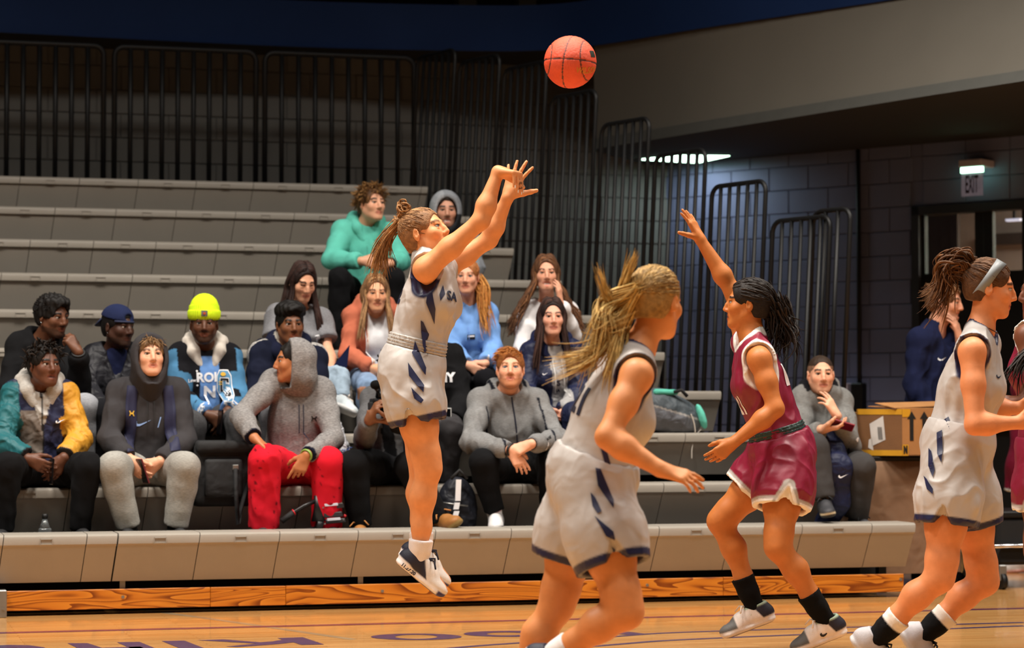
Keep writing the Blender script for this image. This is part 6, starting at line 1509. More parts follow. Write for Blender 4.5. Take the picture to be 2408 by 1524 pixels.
# 8 --- woman in grey tee
p = sit('dark haired woman in a grey T-shirt looking down', 3, 706, dict(sR=(655, 745), sL=(752, 756), eR=(642, 832), wR=(690, 862), eL=(772, 832), wL=(780, 866), kR=(756, 902), kL=(796, 888)), (711, 664, 28, -22), (224, 166, 134), fem=True, size=0.95, hs=0.97, ank=dict(L=(803, 938, -0.42)))
p.J['fL'] = p.J['aL'] + RT * 0.06 + BH * 0.08 - ZUP * 0.05
p.body(dict(R=lap_hand('R'), L=lap_hand('L', 0.9, 0.1)), arms=1.0, iris=(40, 26, 18), brow=(36, 24, 20), eyes=False)
p.top((128, 128, 132), M_HEATHER, e=0.028, sleeve='short', name='tshirt', neck=0.068, seed=91, loose=0.03); p.trousers((158, 178, 196), M_DENIM, e=0.016); shoes(p, (190, 200, 206), (220, 220, 220), LACE_W)
V2, F2 = text_decal('FIELD', 0.035, 0.001); p.decal('tshirt', V2, F2, p.tp(-0.10, 0.15, -0.12), -p.r * 0.3 - p.u, p.r * -1, M_PRINT_W)
p.hair_cap((34, 22, 20), th=0.010, noise=(0.001, 60), front=0.010); p.long_hair((34, 22, 20), (64, 42, 36), length=0.40, n=300, spread=0.05, r=0.0085, seed=15)
# 9 --- salmon hoodie
p = sit('woman in a salmon zip hoodie over a white top and ripped jeans', 3, 880, dict(sR=(834, 745), sL=(926, 745), eR=(816, 832), wR=(878, 866), eL=(940, 832), wL=(908, 868), kR=(866, 910), kL=(928, 912)), (883, 692, 12, -3), (226, 164, 126), fem=True, size=0.95, hs=0.96)
p.body(dict(R=lap_hand('R', 0.3, 0.9), L=lap_hand('L', 0.5, 0.7)), iris=(70, 56, 40), brow=(90, 62, 44))
def pt(p, V, C):
    L = p.tloc(V); w = 0.062 + 0.10 * np.clip(-L[:, 2] - 0.02, 0, 0.3) - 0.4 * np.clip(-L[:, 2] - 0.20, 0, 1); fr = (L[:, 1] > 0.02) & (L[:, 2] < 0.05) & (L[:, 2] > -0.30)
    C[fr & (np.abs(L[:, 0]) < w)] = lin((222, 222, 226)); C[fr & (np.abs(np.abs(L[:, 0]) - w) < 0.006)] = lin((228, 216, 206)); C[(L[:, 2] <= -0.30) & (L[:, 1] > 0.02) & (np.abs(L[:, 0]) < 0.006)] = lin((196, 190, 186)); return C
p.top((192, 108, 82), e=0.024, paint=pt, hood='down', vneck=0.13, neck=0.066, seed=101)
for x in (-1, 1): p.decal('hoodie', *shape2d([(-0.003, -0.16), (0.003, -0.16), (0.003, 0.05), (-0.003, 0.05)]), p.tp(x * 0.085, 0.15, -0.10), -p.r, p.u, M_PRINT_W, name='drawstring', lift=0.006)
def pt(p, V, C):
    for sd in 'RL':
        d = np.linalg.norm(V - p.J['k' + sd], axis=1); C[(d < 0.105) & (wav(V * np.array([0.4, 0.4, 1]), 60, 0, 5) > 0.15) & ((V - p.J['k' + sd]) @ p.f > 0.0)] = lin((214, 150, 112))
    return C
p.trousers((128, 152, 184), M_DENIM, e=0.016, paint=pt); shoes(p, (200, 200, 204)); necklace(p, M_GOLD, 0.07, r=0.0012)
p.hair_cap((96, 66, 44), th=0.010, noise=(0.001, 60), front=0.010, col2=(130, 92, 60)); p.long_hair((96, 66, 44), (186, 144, 100), length=0.24, n=260, spread=0.02, r=0.0075, seed=25)
# 10 --- light blue hoodie
p = sit('woman in a light blue hoodie with a long wavy ginger ponytail', 3, 1102, dict(sR=(1058, 732), sL=(1144, 738), eR=(1062, 818), wR=(1098, 858), eL=(1162, 818), wL=(1142, 855), kR=(1078, 895), kL=(1142, 895)), (1098, 652, -6, -2), (228, 168, 138), fem=True, size=0.95, hs=0.95)
p.body(dict(R=lap_hand('R', 0.4, 0.7, 0.6), L=lap_hand('L', 0.4, 0.7, 0.6)), iris=(80, 90, 100), brow=(150, 100, 70))
p.top((120, 164, 226), e=0.028, hood='down', neck=0.066, seed=111); p.trousers((20, 20, 24), e=0.014); shoes(p)
p.decal('hoodie', *shape2d([(-0.026, -0.016), (0.026, -0.016), (0.026, 0.016), (-0.026, 0.016)]), p.tp(0.02, 0.15, -0.135), -p.r, p.u, M_PRINT_K, name='chest_patch')
p.decal('hoodie', *shape2d([(-0.022, 0.0), (0.022, 0.0), (0.022, 0.011), (-0.022, 0.011)]), p.tp(0.02, 0.15, -0.135), -p.r, p.u, M_PRINT_W, lift=0.004)
for x in (0.035, -0.03): p.decal('hoodie', *shape2d([(-0.0025, -0.09), (0.0025, -0.09), (0.003, 0.03), (-0.003, 0.03)]), p.tp(x, 0.15, -0.10), -p.r, p.u, mat('blue_cordage', srgb(110, 150, 215)), name='drawstring', lift=0.006)
for k in (0, 1): p.decal('hoodie', *shape2d([(-0.004, -0.018), (0.004, -0.018), (0.004, 0.018), (-0.004, 0.018)]), p.J['wL'] + (p.J['eL'] - p.J['wL']) * (0.25 + 0.12 * k), RT, p.u + RT * 0.4, M_PRINT_W, n=BH)
slick(p, (150, 92, 52), (190, 124, 72), (0.03, -0.10, 0.06), 200)
tail(p, p.hp(-0.05, -0.08, 0.0), [p.hp(-0.10, -0.04, -0.08), pY(1138, 720, YK[3] + 0.0), pY(1146, 780, YK[3] - 0.06)], (176, 110, 48), (222, 160, 84), 120, spread=0.04, fan=0.022, wave=0.016, r=0.006, seed=33)
# 11 --- white top, curly hair
p = sit('woman in a white top with long curly brown hair, hand on cheek', 3, 1290, dict(sR=(1242, 735), sL=(1332, 735), eR=(1226, 820), wR=(1262, 860), eL=(1348, 790, -0.12), wL=(1316, 712, -0.11), kR=(1265, 895), kL=(1335, 895)), (1284, 645, 3, 0), (226, 164, 134), fem=True, size=0.97, hs=0.97)
p.mouth = 2
p.body(dict(L=dict(d=ZUP * 0.95 - RT * 0.02, n=-RT * 0.9 - BH * 0.35, curl=[0.25, 0.3, 0.35, 0.4], spread=0.15, thumb=(0.6, 0.1)), R=lap_hand('R')), iris=(70, 54, 40), brow=(70, 46, 32))
p.top((226, 224, 226), e=0.026, name='white_top', neck=0.07, seed=121); p.trousers((24, 24, 28), e=0.016); shoes(p)
p.hair_cap((74, 48, 32), th=0.012, noise=(0.003, 90), front=0.010, col2=(104, 70, 46)); p.long_hair((72, 46, 32), (126, 84, 52), length=0.34, n=320, spread=0.14, wave=0.014, r=0.007, seed=35)
# 12 --- navy jacket, straight dark hair
p = sit('woman with straight dark hair in a navy jacket over grey hoodie', 2, 1302, dict(sR=(1252, 832), sL=(1342, 828), eR=(1238, 920), wR=(1272, 962), eL=(1366, 918), wL=(1320, 972), kR=(1270, 980), kL=(1352, 975)), (1298, 748, 6, 1), (226, 166, 140), fem=True, size=0.97, hs=0.97)
p.body(dict(R=lap_hand('R'), L=lap_hand('L')), iris=(46, 32, 22), brow=(34, 24, 20))
def pt(p, V, C):
    L = p.tloc(V); C[(np.abs(L[:, 0]) < 0.048) & (L[:, 1] > 0.02) & (L[:, 2] < 0.06)] = lin((158, 156, 156)); return C
p.top((26, 32, 62), M_NYLON, e=0.034, paint=pt, name='navy_jacket', neck=0.07, seed=131, fold=(0.008, 20)); F = Field(); p.hood_down(F, r=0.038); p.garment('hood', F, 0.008, (34, 40, 72), M_COTTON)
for x in (-0.028, 0.03): p.decal('navy_jacket', *shape2d([(-0.004, -0.13), (0.004, -0.13), (0.004, 0.08), (-0.004, 0.08)]), p.tp(x, 0.15, -0.10), -p.r, p.u, mat('grey_cordage', srgb(196, 194, 192)), name='drawstring', lift=0.007)
V2, F2 = text_decal('S', 0.05, 0.002); p.decal('navy_jacket', V2, F2, p.tp(0.01, 0.15, -0.165), -p.r, p.u, M_PRINT_N)
V2, F2 = text_decal('IA', 0.028, 0.001); p.decal('navy_jacket', V2, F2, p.tp(0.012, 0.15, -0.215), -p.r, p.u, M_PRINT_N)
p.decal('navy_jacket', SWOOSH[0], SWOOSH[1], p.tp(0.09, 0.15, -0.10), -p.r, p.u, M_PRINT_W, size=0.035)
p.trousers((28, 34, 62), M_NYLON, e=0.028); shoes(p); p.hair_cap((36, 24, 22), th=0.010, noise=(0.001, 60), front=0.010); p.long_hair((34, 22, 20), (74, 48, 40), length=0.30, n=300, spread=0.03, r=0.0075, seed=45, fwd=0.0)
# 13 --- behind the shooter: black sweatshirt
p = sit('person in a black sweatshirt holding a white phone, half hidden behind the shooter', 2, 1012, dict(sR=(958, 838), sL=(1060, 842), eR=(942, 930), wR=(985, 968), eL=(1088, 945), wL=(1066, 988), kR=(972, 985), kL=(1060, 1012)), (1004, 760, 0, -6), (214, 152, 118))
p.body(dict(R=lap_hand('R'), L=lap_hand('L', 0.25, 0.9, 0.5)), arms=dict(L=1.0, R=0.85))
p.top((20, 20, 22), e=0.034, name='sweatshirt', seed=141, neck=0.07); p.trousers((60, 58, 60), M_COTTON, e=0.026); shoes(p); p.hair_cap((50, 34, 26), th=0.012, noise=(0.004, 100))
V2, F2 = text_decal('NY', 0.075, 0.004); p.decal('sweatshirt', V2, F2, p.tp(-0.075, 0.15, -0.11), -p.r, p.u, M_PRINT_W)
phone('white edged phone held beside the shooter\'s hip', pY(1048, 988, YK[2] - 0.24), RT + BH * 0.2, ZUP - RT * 0.12, case=M_WHITE)
# 14 --- cameraman
p = sit('camera operator in grey jacket, black trousers and brown boots', 1, 940, dict(sR=(880, 940), sL=(985, 942), eR=(856, 1035, -0.05), wR=(868, 988, -0.22), eL=(1004, 1035), wL=(925, 990, -0.22), kR=(830, 1092), kL=(962, 1096)), (930, 872, 0, -20), (116, 74, 48), ank=dict(R=(848,), L=(1036, 1222, -0.28)))
p.J['fL'] = p.J['aL'] + BH * 0.10 + RT * 0.05 + ZUP * 0.0
p.body(dict(R=dict(d=ZUP * 0.75 + RT * 0.4 + BH * 0.2, n=RT * 0.8 - BH * 0.2, curl=0.6), L=dict(d=-RT * 0.9 + BH * 0.2, n=ZUP, curl=0.5)), iris=(30, 20, 14), brow=(14, 10, 8))
def pt(p, V, C):
    L = p.tloc(V); C[(np.abs(L[:, 0] - 0.10 - 0.12 * (L[:, 2] + 0.1)) < 0.035) & (L[:, 1] > 0) & ~armmask(p, V, 'R')] = lin((18, 18, 20)); return C
p.top((96, 96, 98), M_HEATHER, e=0.028, paint=pt, name='zip_jacket', collar=0.05, seed=151); p.zipper('zip_jacket'); p.trousers((16, 16, 18), e=0.032); p.hair_cap((14, 11, 10), th=0.022, noise=(0.006, 150)); p.tuft((12, 10, 9), (30, 24, 20), 200, 0.03, 0.006, flow=(0, 0, 0.6), curl=0.6, th=0.024)
LB = mat('tan_lace', srgb(170, 112, 56), rough=0.8)
for sd in 'RL': p.shoe(sd, upper=(150, 98, 44), sole=(132, 104, 52), vox=0.006, boot=0.03, name='boot', lace=LB, z=1.1)
# 15 --- ginger man
p = sit('ginger haired man in a grey zip jacket with folded wrists', 1, 1206, dict(sR=(1132, 944), sL=(1258, 946), eR=(1106, 1040, -0.10), wR=(1200, 1058, -0.20), eL=(1314, 1036, -0.10), wL=(1250, 1044, -0.24), kR=(1134, 1086), kL=(1300, 1086)), (1200, 870, 0, 7), (230, 168, 136), ank=dict(R=(1164, 1212, -0.20), L=(1292,)))
p.body(dict(R=dict(d=-ZUP * 0.78 + RT * 0.55 + BH * 0.05, n=-BH * 0.8 - RT * 0.3, curl=[0.25, 0.35, 0.4, 0.45], spread=0.1), L=dict(d=-RT * 0.85 - ZUP * 0.35 + BH * 0.05, n=-BH * 0.8 - ZUP * 0.5, curl=[0.7, 0.8, 0.85, 0.9], thumb=(0.4, 0.1))), iris=(90, 110, 130), brow=(140, 92, 52), beard=((176, 104, 54), 0.6, -0.070), gaze=BH + ZUP * 0.12)
def pt(p, V, C):
    L = p.tloc(V); C[(L[:, 2] > 0.01) & (np.abs(L[:, 0]) > 0.088) & (np.abs(L[:, 0]) < 0.112) & (L[:, 1] > -0.08) & (L[:, 1] < 0.05)] = lin((20, 22, 30))
    for sd, x in (('R', 1), ('L', -1)): C[(np.abs(L[:, 0] * x - p.sw * 0.99 - 0.02 * 0) < 0.006) & (L[:, 1] > -0.02) & (L[:, 2] < 0.02) & (L[:, 2] > -0.30)] = lin((26, 28, 38))
    return C
p.top((124, 124, 124), M_HEATHER, e=0.028, paint=pt, name='zip_jacket', hood='down', collar=0.03, seed=161, neck=0.070); p.zipper('zip_jacket', z0=0.05)
p.decal('zip_jacket', SWOOSH[0], SWOOSH[1], p.tp(0.085, 0.16, -0.205), -p.r, p.u, M_PRINT_W, size=0.034)
V2, F2 = text_decal('ST. AMBROSE', 0.017, 0.0007); p.decal('zip_jacket', V2, F2, p.tp(-0.085, 0.16, -0.138), -p.r, p.u, M_PRINT_K)
V2, F2 = text_decal('BASKETBALL', 0.017, 0.0007); p.decal('zip_jacket', V2, F2, p.tp(-0.085, 0.16, -0.222), -p.r, p.u, M_PRINT_K)
p.decal('zip_jacket', *shape2d([(-0.022, 0.016), (-0.010, 0.026), (0.004, 0.018), (0.020, 0.024), (0.022, 0.004), (0.012, -0.006), (0.006, -0.026), (-0.010, -0.020), (-0.008, 0.0)]), p.tp(-0.085, 0.16, -0.178), -p.r, p.u, M_PRINT_W, name='emblem')
p.decal('zip_jacket', *shape2d([(-0.008, 0.012), (0.002, 0.010), (0.008, 0.0), (0.0, -0.014), (-0.005, -0.002)]), p.tp(-0.085, 0.16, -0.178), -p.r, p.u, M_PRINT_N, name='emblem', lift=0.004)
p.trousers((16, 16, 18), e=0.026, ankle=-0.03)
p.sock('R', (226, 222, 222), 0.12, band=[(0.03, 0.045, (160, 40, 70))]); shoes(p, (206, 204, 204))
p.hair_cap((140, 84, 40), th=0.010, noise=(0.002, 120), sidecol=lin((150, 96, 56)), front=-0.006); p.tuft((150, 92, 44), (196, 128, 66), 460, 0.036, 0.0026, flow=(0.85, 0.30, 0.12), th=0.012, zmin=0.072, jit=0.12)
bracelet(p, 'L', mat('dark_beads', srgb(40, 32, 28), rough=0.5), 0.033, 0.0, 'bracelet', 0.0035); bracelet(p, 'R', mat('black_band', srgb(14, 14, 16), rough=0.5), 0.035, -0.004, 'wristband', 0.006, 2)
# 16 --- man at the right end with a red phone
p = sit('man with a crew cut in a grey jacket, fingers at his lips', 1, 1952, dict(sR=(1888, 940), sL=(1974, 944), eR=(1880, 1035, -0.05), wR=(1932, 1010, -0.12), eL=(2002, 1050, -0.12), wL=(1968, 978, -0.14), kR=(1914, 1052, -0.04), kL=(2026, 1098, -0.04)), (1930, 882, 3, 0), (230, 170, 138), ank=dict(R=(1938, 1180, -0.36), L=(2014,)))
p.body(dict(L=dict(d=ZUP * 0.85 - RT * 0.5, n=-BH * 0.6 - RT * 0.6, curl=[0.25, 0.25, 0.4, 0.5], spread=0.25, thumb=(0.5, 0.1)), R=dict(d=RT * 0.93 + BH * 0.2 + ZUP * 0.1, n=ZUP * 0.8 - BH * 0.1, curl=0.45, spread=0.05)), iris=(70, 54, 38), brow=(56, 40, 28), blush=0.2, beard=((120, 90, 70), 0.2, -0.07))
def pt(p, V, C):
    L = p.tloc(V); C[(L[:, 2] > 0.02) & (np.abs(L[:, 0]) < 0.11) & (L[:, 1] < 0.06)] = lin((22, 22, 26)); return C
p.top((122, 122, 120), M_HEATHER, e=0.028, paint=pt, name='zip_jacket', hood='down', collar=0.03, seed=171); p.zipper('zip_jacket', z0=0.05)
p.decal('zip_jacket', *shape2d([(-0.016, 0.01), (0.0, 0.018), (0.016, 0.01), (0.006, -0.014), (-0.006, -0.012)]), p.tp(-0.06, 0.16, -0.19), -p.r, p.u, M_PRINT_W, name='emblem')
p.trousers((64, 62, 62), M_COTTON, e=0.036, fold=(0.010, 18), ankle=-0.02, flare=0.006); p.hair_cap((52, 38, 28), th=0.003, noise=(0.0008, 200), sidecol=lin((150, 112, 88)), front=0.006)
for sd in 'RL': p.shoe(sd, upper=(50, 50, 54), sole=(28, 28, 30), vox=0.006, lace=LACE_K, paint=lambda L, C: (blend(C, (196, 176, 140), np.minimum(np.minimum(L[:, 2] - 0.004, 0.014 - L[:, 2]), L[:, 1] - 0.02)), C)[1])
phone('red phone held flat by the crew cut man', p.J['wR'] + RT * 0.12 + ZUP * 0.028 + BH * 0.03, RT * 0.9 - ZUP * 0.25, BH * 0.7 + ZUP * 0.5, w=0.15, h=0.074, case=mat('ruby_case', srgb(128, 22, 34), rough=0.3), screen=mat('ruby_screen', srgb(90, 16, 26), rough=0.15))
# navy jacket hanging between his knees
F = Field(); a, b, c, d = pY(1952, 1035, 13.88), pY(1968, 1100, 13.74), pY(1964, 1180, 13.78), pY(1940, 1235, 13.84)
F.chain([a, b, c, d], [0.075, 0.09, 0.085, 0.07], 0.03, flat=BH, fs=0.42); V, Q = F.mesh(0.009); V = relax(V, Q, 1, 0.5); V = folds(V, vnormals(V, Q), 0.012, 18, 3, (1, 1, 0.3))
r0 = empty('draped_jacket', d - ZUP * 0.03, 'navy jacket draped between the knees of the crew cut man', 'jacket'); link('cloth', quad_mesh('cloth', V - np.array(r0.location), Q, np.tile(lin((22, 28, 58)), (len(V), 1))), M_NYLON, r0)
sw = [b + RT * (0.03 + x * 0.06) + ZUP * (y * 0.06 - 0.05) + BH * 0.062 - np.array(r0.location) for x, y, _ in SWOOSH[0]]; link('print', mesh_from('print', sw, SWOOSH[1]), M_PRINT_W, r0)
# 17 --- turquoise hoodie
p = sit('tousle haired man in a turquoise hoodie and black trousers', 5, 860, dict(sR=(808, 546), sL=(912, 552), eR=(778, 612, -0.05), wR=(850, 614, -0.10), eL=(944, 614, -0.05), wL=(918, 620, -0.12), kR=(798, 655), kL=(926, 655)), (874, 482, 36, 4), (224, 166, 134), ank=dict(R=(796,), L=(922,)))
p.body(dict(R=lap_hand('R', 0.1, 0.95, 0.5), L=lap_hand('L', 0.1, 0.95, 0.5)), iris=(70, 54, 40), brow=(60, 42, 30))
p.top((98, 194, 176), e=0.032, seed=181, neck=0.066, fold=(0.009, 17)); F = Field(); p.hood_down(F, r=0.043); p.garment('hood', F, 0.008, (98, 194, 176), M_COTTON, None, (0.006, 24))
for x in (-0.02, 0.02): p.decal('hoodie', *shape2d([(-0.003, -0.10), (0.003, -0.10), (0.003, 0.05), (-0.003, 0.05)]), p.tp(x, 0.15, -0.12), -p.r, p.u, mat('teal_cordage', srgb(80, 172, 154)), name='drawstring', lift=0.006)
p.decal('hoodie', SWOOSH[0], SWOOSH[1], p.tp(-0.10, 0.16, -0.16), -p.r, p.u, M_PRINT_W, size=0.035)
p.trousers((18, 18, 20), e=0.024); shoes(p); p.hair_cap((74, 50, 32), th=0.016, noise=(0.005, 90), col2=(120, 84, 50)); p.tuft((78, 54, 34), (170, 126, 74), 520, 0.055, 0.0038, flow=(0.3, 0.55, 0.15), th=0.016, zmin=0.03, curl=0.2, jit=0.35)
bracelet(p, 'R', M_GOLD, 0.034, 0.02, 'bracelet', 0.003); bracelet(p, 'L', mat('black_watch', srgb(14, 14, 16), rough=0.4), 0.036, 0.012, 'watch', 0.007, 2)
# 18 --- grey hood
p = sit('smiling man in a grey jacket with visored hood behind the shooter', 5, 1062, dict(sR=(1012, 566), sL=(1100, 566), eR=(998, 625), wR=(1030, 650), eL=(1120, 630), wL=(1092, 652), kR=(1036, 662), kL=(1108, 660)), (1048, 497, 8, -2), (196, 142, 116), hdy=-0.02)
p.mouth = 2
p.body(dict(R=lap_hand('R'), L=lap_hand('L')), iris=(60, 44, 30), brow=(40, 28, 22), beard=((80, 56, 44), 0.35, -0.06))
GH = (128, 132, 138)
p.top(GH, M_HEATHER, e=0.032, seed=191, name='jacket', neck=0.07)
def pt(p, V, C):
    L = p.hloc(V); C[(L[:, 0] > 0.02)] = lin((150, 154, 160)); C[(L[:, 2] < -0.02)] = lin((40, 42, 46)); return C
p.hood_up(GH, M_HEATHER, paint=pt, peak=1, th=0.034); p.trousers((110, 112, 116), M_HEATHER, e=0.026); shoes(p); p.hair_cap((40, 28, 22), th=0.008)
# 19 --- coach standing by the doors
d_ = 15.9
J = dj(dict(pel=(2192, 992), sR=(2165, 802, d_ - 0.10), sL=(2228, 800, d_ + 0.12), eR=(2148, 900, d_ - 0.16), wR=(2180, 975, d_ - 0.22), eL=(2262, 880, d_ + 0.0), wL=(2258, 800, d_ - 0.12), hR=(2178, 1020, d_ - 0.05), hL=(2206, 1020, d_ + 0.06), kR=(2178, 1190, d_ - 0.06), kL=(2208, 1190, d_ + 0.06), aR=(2178, 1350, d_ - 0.05), aL=(2210, 1350, d_ + 0.06), fR=(2220, 1362, d_ - 0.1), fL=(2252, 1362, d_ + 0.0)), d_)
for sd in 'RL': J['a' + sd][2] = 0.09; J['f' + sd][2] = 0.045; J['k' + sd][2] = 0.53
J['base'] = [J['pel'][0], J['pel'][1], 0.0]
p = Person('smiling man in a navy quarter zip standing behind the cardboard boxes', J, (pD(2222, 712, d_), facing(64, -6)), (222, 160, 130), size=1.08, hs=1.05)
p.mouth = 2
p.body(dict(R=dict(d=-ZUP * 0.5 + RT * 0.8, n=-RT * 0.2 - BH, curl=0.4), L=dict(d=ZUP * 0.9 - RT * 0.25, n=-RT * 0.7 - BH * 0.4, curl=0.3, spread=0.2)), iris=(70, 54, 40), brow=(100, 70, 46), beard=((120, 84, 60), 0.35, -0.06))
p.top((24, 30, 60), e=0.032, name='quarter_zip', collar=0.06, seed=201, neck=0.066, hem=-0.08, vneck=0.05)
p.decal('quarter_zip', SWOOSH[0], SWOOSH[1], p.tp(0.09, 0.16, -0.12), -p.r, p.u, M_PRINT_W, size=0.06); p.trousers((20, 20, 24), e=0.026); shoes(p)
p.hair_cap((96, 66, 44), th=0.014, noise=(0.004, 100), col2=(130, 92, 60)); p.tuft((96, 66, 44), (130, 92, 60), 160, 0.04, 0.005, flow=(0, -0.6, -0.2), th=0.014, zmin=0.0)
# ------------------------------------------------------------------ bags, gear and boxes
def soft(name, F, vox, col, m, parent, fold=(0.004, 24), seed=1, paint=None):
    V, Q = F.mesh(vox); V = relax(V, Q, 1, 0.5)
    if fold: V = folds(V, vnormals(V, Q), fold[0], fold[1], seed)
    C = np.tile(lin(col), (len(V), 1))
    if paint: C = paint(V, C)
    return link(name, quad_mesh(name, V - np.array(parent.location), Q, C), m, parent), V, Q
def rotm(x, y, z): return Matrix(((x[0], y[0], z[0]), (x[1], y[1], z[1]), (x[2], y[2], z[2])))
AX = np.array([1.0, 0, 0]); AY = np.array([0, 1.0, 0])
M_BAGK = mat('black_canvas', srgb(22, 22, 24), rough=0.8, bump=0.4, bscale=300, wr=0.4, wrs=12)
# black shoulder bag on the second bench, between the charcoal hoodie and the red trousers
a = pY(528, 1190, 13.98); root = empty('camera_bag', (a[0], 14.10, HK[1] - 0.02), 'black canvas camera bag with flap beside the red trousers', 'bag')
zt = float(pY(528, 1042, 14.0)[2]); zb = float(pY(528, 1192, 13.96)[2]); wb = float(pY(598, 1100, 14)[0] - pY(456, 1100, 14)[0]); root.location.z = zb
MB().box((0, -0.02, (zt - zb) / 2), (wb, 0.20, zt - zb), bevel=0.035, seg=3).build('body', M_BAGK, root, smooth=True)
MB().box((0.01, -0.04, (zt - zb) - 0.02), (wb * 1.02, 0.24, 0.07), bevel=0.03, seg=3).build('flap', M_BAGK, root, smooth=True)
MB().box((-0.01, -0.135, (zt - zb) * 0.45), (wb * 0.62, 0.05, (zt - zb) * 0.6), bevel=0.02, seg=2).build('front_pocket', M_BAGK, root, smooth=True)
MB().box((wb * 0.16, -0.165, (zt - zb) * 0.62), (0.035, 0.012, 0.03), bevel=0.003).build('buckle', M_STEEL, root)
MB().tube([(wb * 0.16, -0.17, (zt - zb) * 0.6), (wb * 0.17, -0.175, 0.05), (wb * 0.2, -0.18, -0.10), (wb * 0.24, -0.17, -0.02), (wb * 0.45, -0.10, 0.2)], 0.013, 6).build('shoulder_strap', M_BAGK, root)
# black backpack on the foot deck left of the ginger man's shins
c = pY(1080, 1190, 13.83); dk = HK[0] - 0.083
root = empty('backpack', (c[0], 13.93, dk), 'black backpack with white striped strap under the ginger man', 'bag'); F = Field(); b = np.array([c[0] + 0.01, 13.93, dk])
F.ell(b + [0, 0, 0.17], np.eye(3), (0.125, 0.085, 0.20), 0.04); F.ell(b + [0, -0.05, 0.12], np.eye(3), (0.105, 0.05, 0.12), 0.03); F.cut(b + [0, 0, 0.004], [0, 0, -1], 0.3)
_, V, Q = soft('body', F, 0.008, (26, 28, 36), M_NYLON, root, (0.006, 22))
for i, (y0, y1) in enumerate(((1128, 1178), (1182, 1198), (1202, 1216))):
    xa = 1079 - (y0 - 1128) * 0.06
    P = [pY(xa - 6, y0, 13.80), pY(xa + 6, y0, 13.80), pY(xa + 4 - i, y1, 13.80), pY(xa - 8 - i, y1, 13.80)]
    MB().poly([q - np.array(root.location) for q in P], 0.012, (0, 1, 0)).build('reflective_patch', M_PRINT_W, root)
MB().tube([(-0.10, -0.105, 0.22), (-0.03, -0.115, 0.21), (0.05, -0.11, 0.20)], 0.006, 6).build('zip', M_STEEL, root); MB().tube([(-0.05, -0.10, 0.36), (0.0, -0.10, 0.41), (0.05, -0.10, 0.36)], 0.01, 8).build('grab_handle', M_BAGK, root)
# grey and teal backpack on the third bench
c = pY(1588, 1018, 14.85); z0 = HK[2]; root = empty('backpack', (c[0], 14.83, z0), 'grey backpack with teal straps lying on the bench behind the blonde', 'bag'); b = np.array([c[0], 14.83, z0]); F = Field()
F.ell(b + [-0.06, 0, 0.12], np.array([nrm([1, 0, -0.28]), [0, 1, 0], nrm([0.28, 0, 1])]), (0.24, 0.12, 0.135), 0.04); F.ell(b + [-0.14, 0.0, 0.16], np.eye(3), (0.14, 0.11, 0.13), 0.04); F.cut(b + [0, 0, 0.003], [0, 0, -1], 0.5)
def pt(V, C):
    L = V - b; C[(L[:, 2] + 0.28 * L[:, 0] > 0.12)] = lin((70, 78, 84)); C[np.abs(L[:, 2] + 0.28 * L[:, 0] - 0.12) < 0.006] = lin((150, 146, 142)); return C
soft('body', F, 0.009, (98, 100, 106), M_NYLON, root, (0.008, 20), 3, pt); M_TEAL = mat('teal_padding', srgb(96, 190, 170), rough=0.7, bump=0.3, bscale=200); M_GREYW = mat('pale_webbing', srgb(188, 178, 166), rough=0.8)
def band(P, w, m, nm, th=0.012):
    C_ = catmull([np.array(q, float) for q in P], 5); V = []; Fq = []
    for i, q in enumerate(C_):
        t = nrm(C_[min(i + 1, len(C_) - 1)] - C_[max(0, i - 1)]); sd = nrm(np.cross(t, AX if abs(t[0]) < 0.8 else AY)); V += [q + sd * w / 2, q - sd * w / 2]
    for i in range(len(C_) - 1): Fq.append((2 * i, 2 * i + 2, 2 * i + 3, 2 * i + 1))
    o = link(nm, mesh_from(nm, V, Fq, True), m, root); md = o.modifiers.new('thick', 'SOLIDIFY'); md.thickness = th; md.offset = 0; return o
F = Field(); F.ell(b + [0.150, -0.06, 0.105], np.array([nrm([1, 0, 0.35]), [0, 1, 0], nrm([-0.35, 0, 1])]), (0.026, 0.045, 0.085), 0.01); soft('padded_strap', F, 0.006, (104, 200, 180), M_COTTON, root, (0.002, 24)); F = Field(); F.cone(b + [-0.16, -0.07, 0.262], b + [-0.03, -0.08, 0.262], 0.022, 0.018, 0.01); soft('padded_strap', F, 0.006, (90, 180, 160), M_COTTON, root, (0.002, 24))
MB().tube([(-0.05, -0.09, 0.262), (0.0, -0.10, 0.275), (0.04, -0.10, 0.235)], 0.012, 8).build('grab_handle', M_BAGK, root)
band([(0.06, -0.11, 0.12), (0.075, -0.13, 0.06), (0.08, -0.14, 0.0)], 0.018, M_GREYW, 'webbing', 0.003); band([(0.12, -0.13, 0.02), (0.08, -0.145, -0.02), (0.05, -0.16, -0.09), (0.045, -0.165, -0.17)], 0.02, M_GREYW, 'webbing', 0.003)
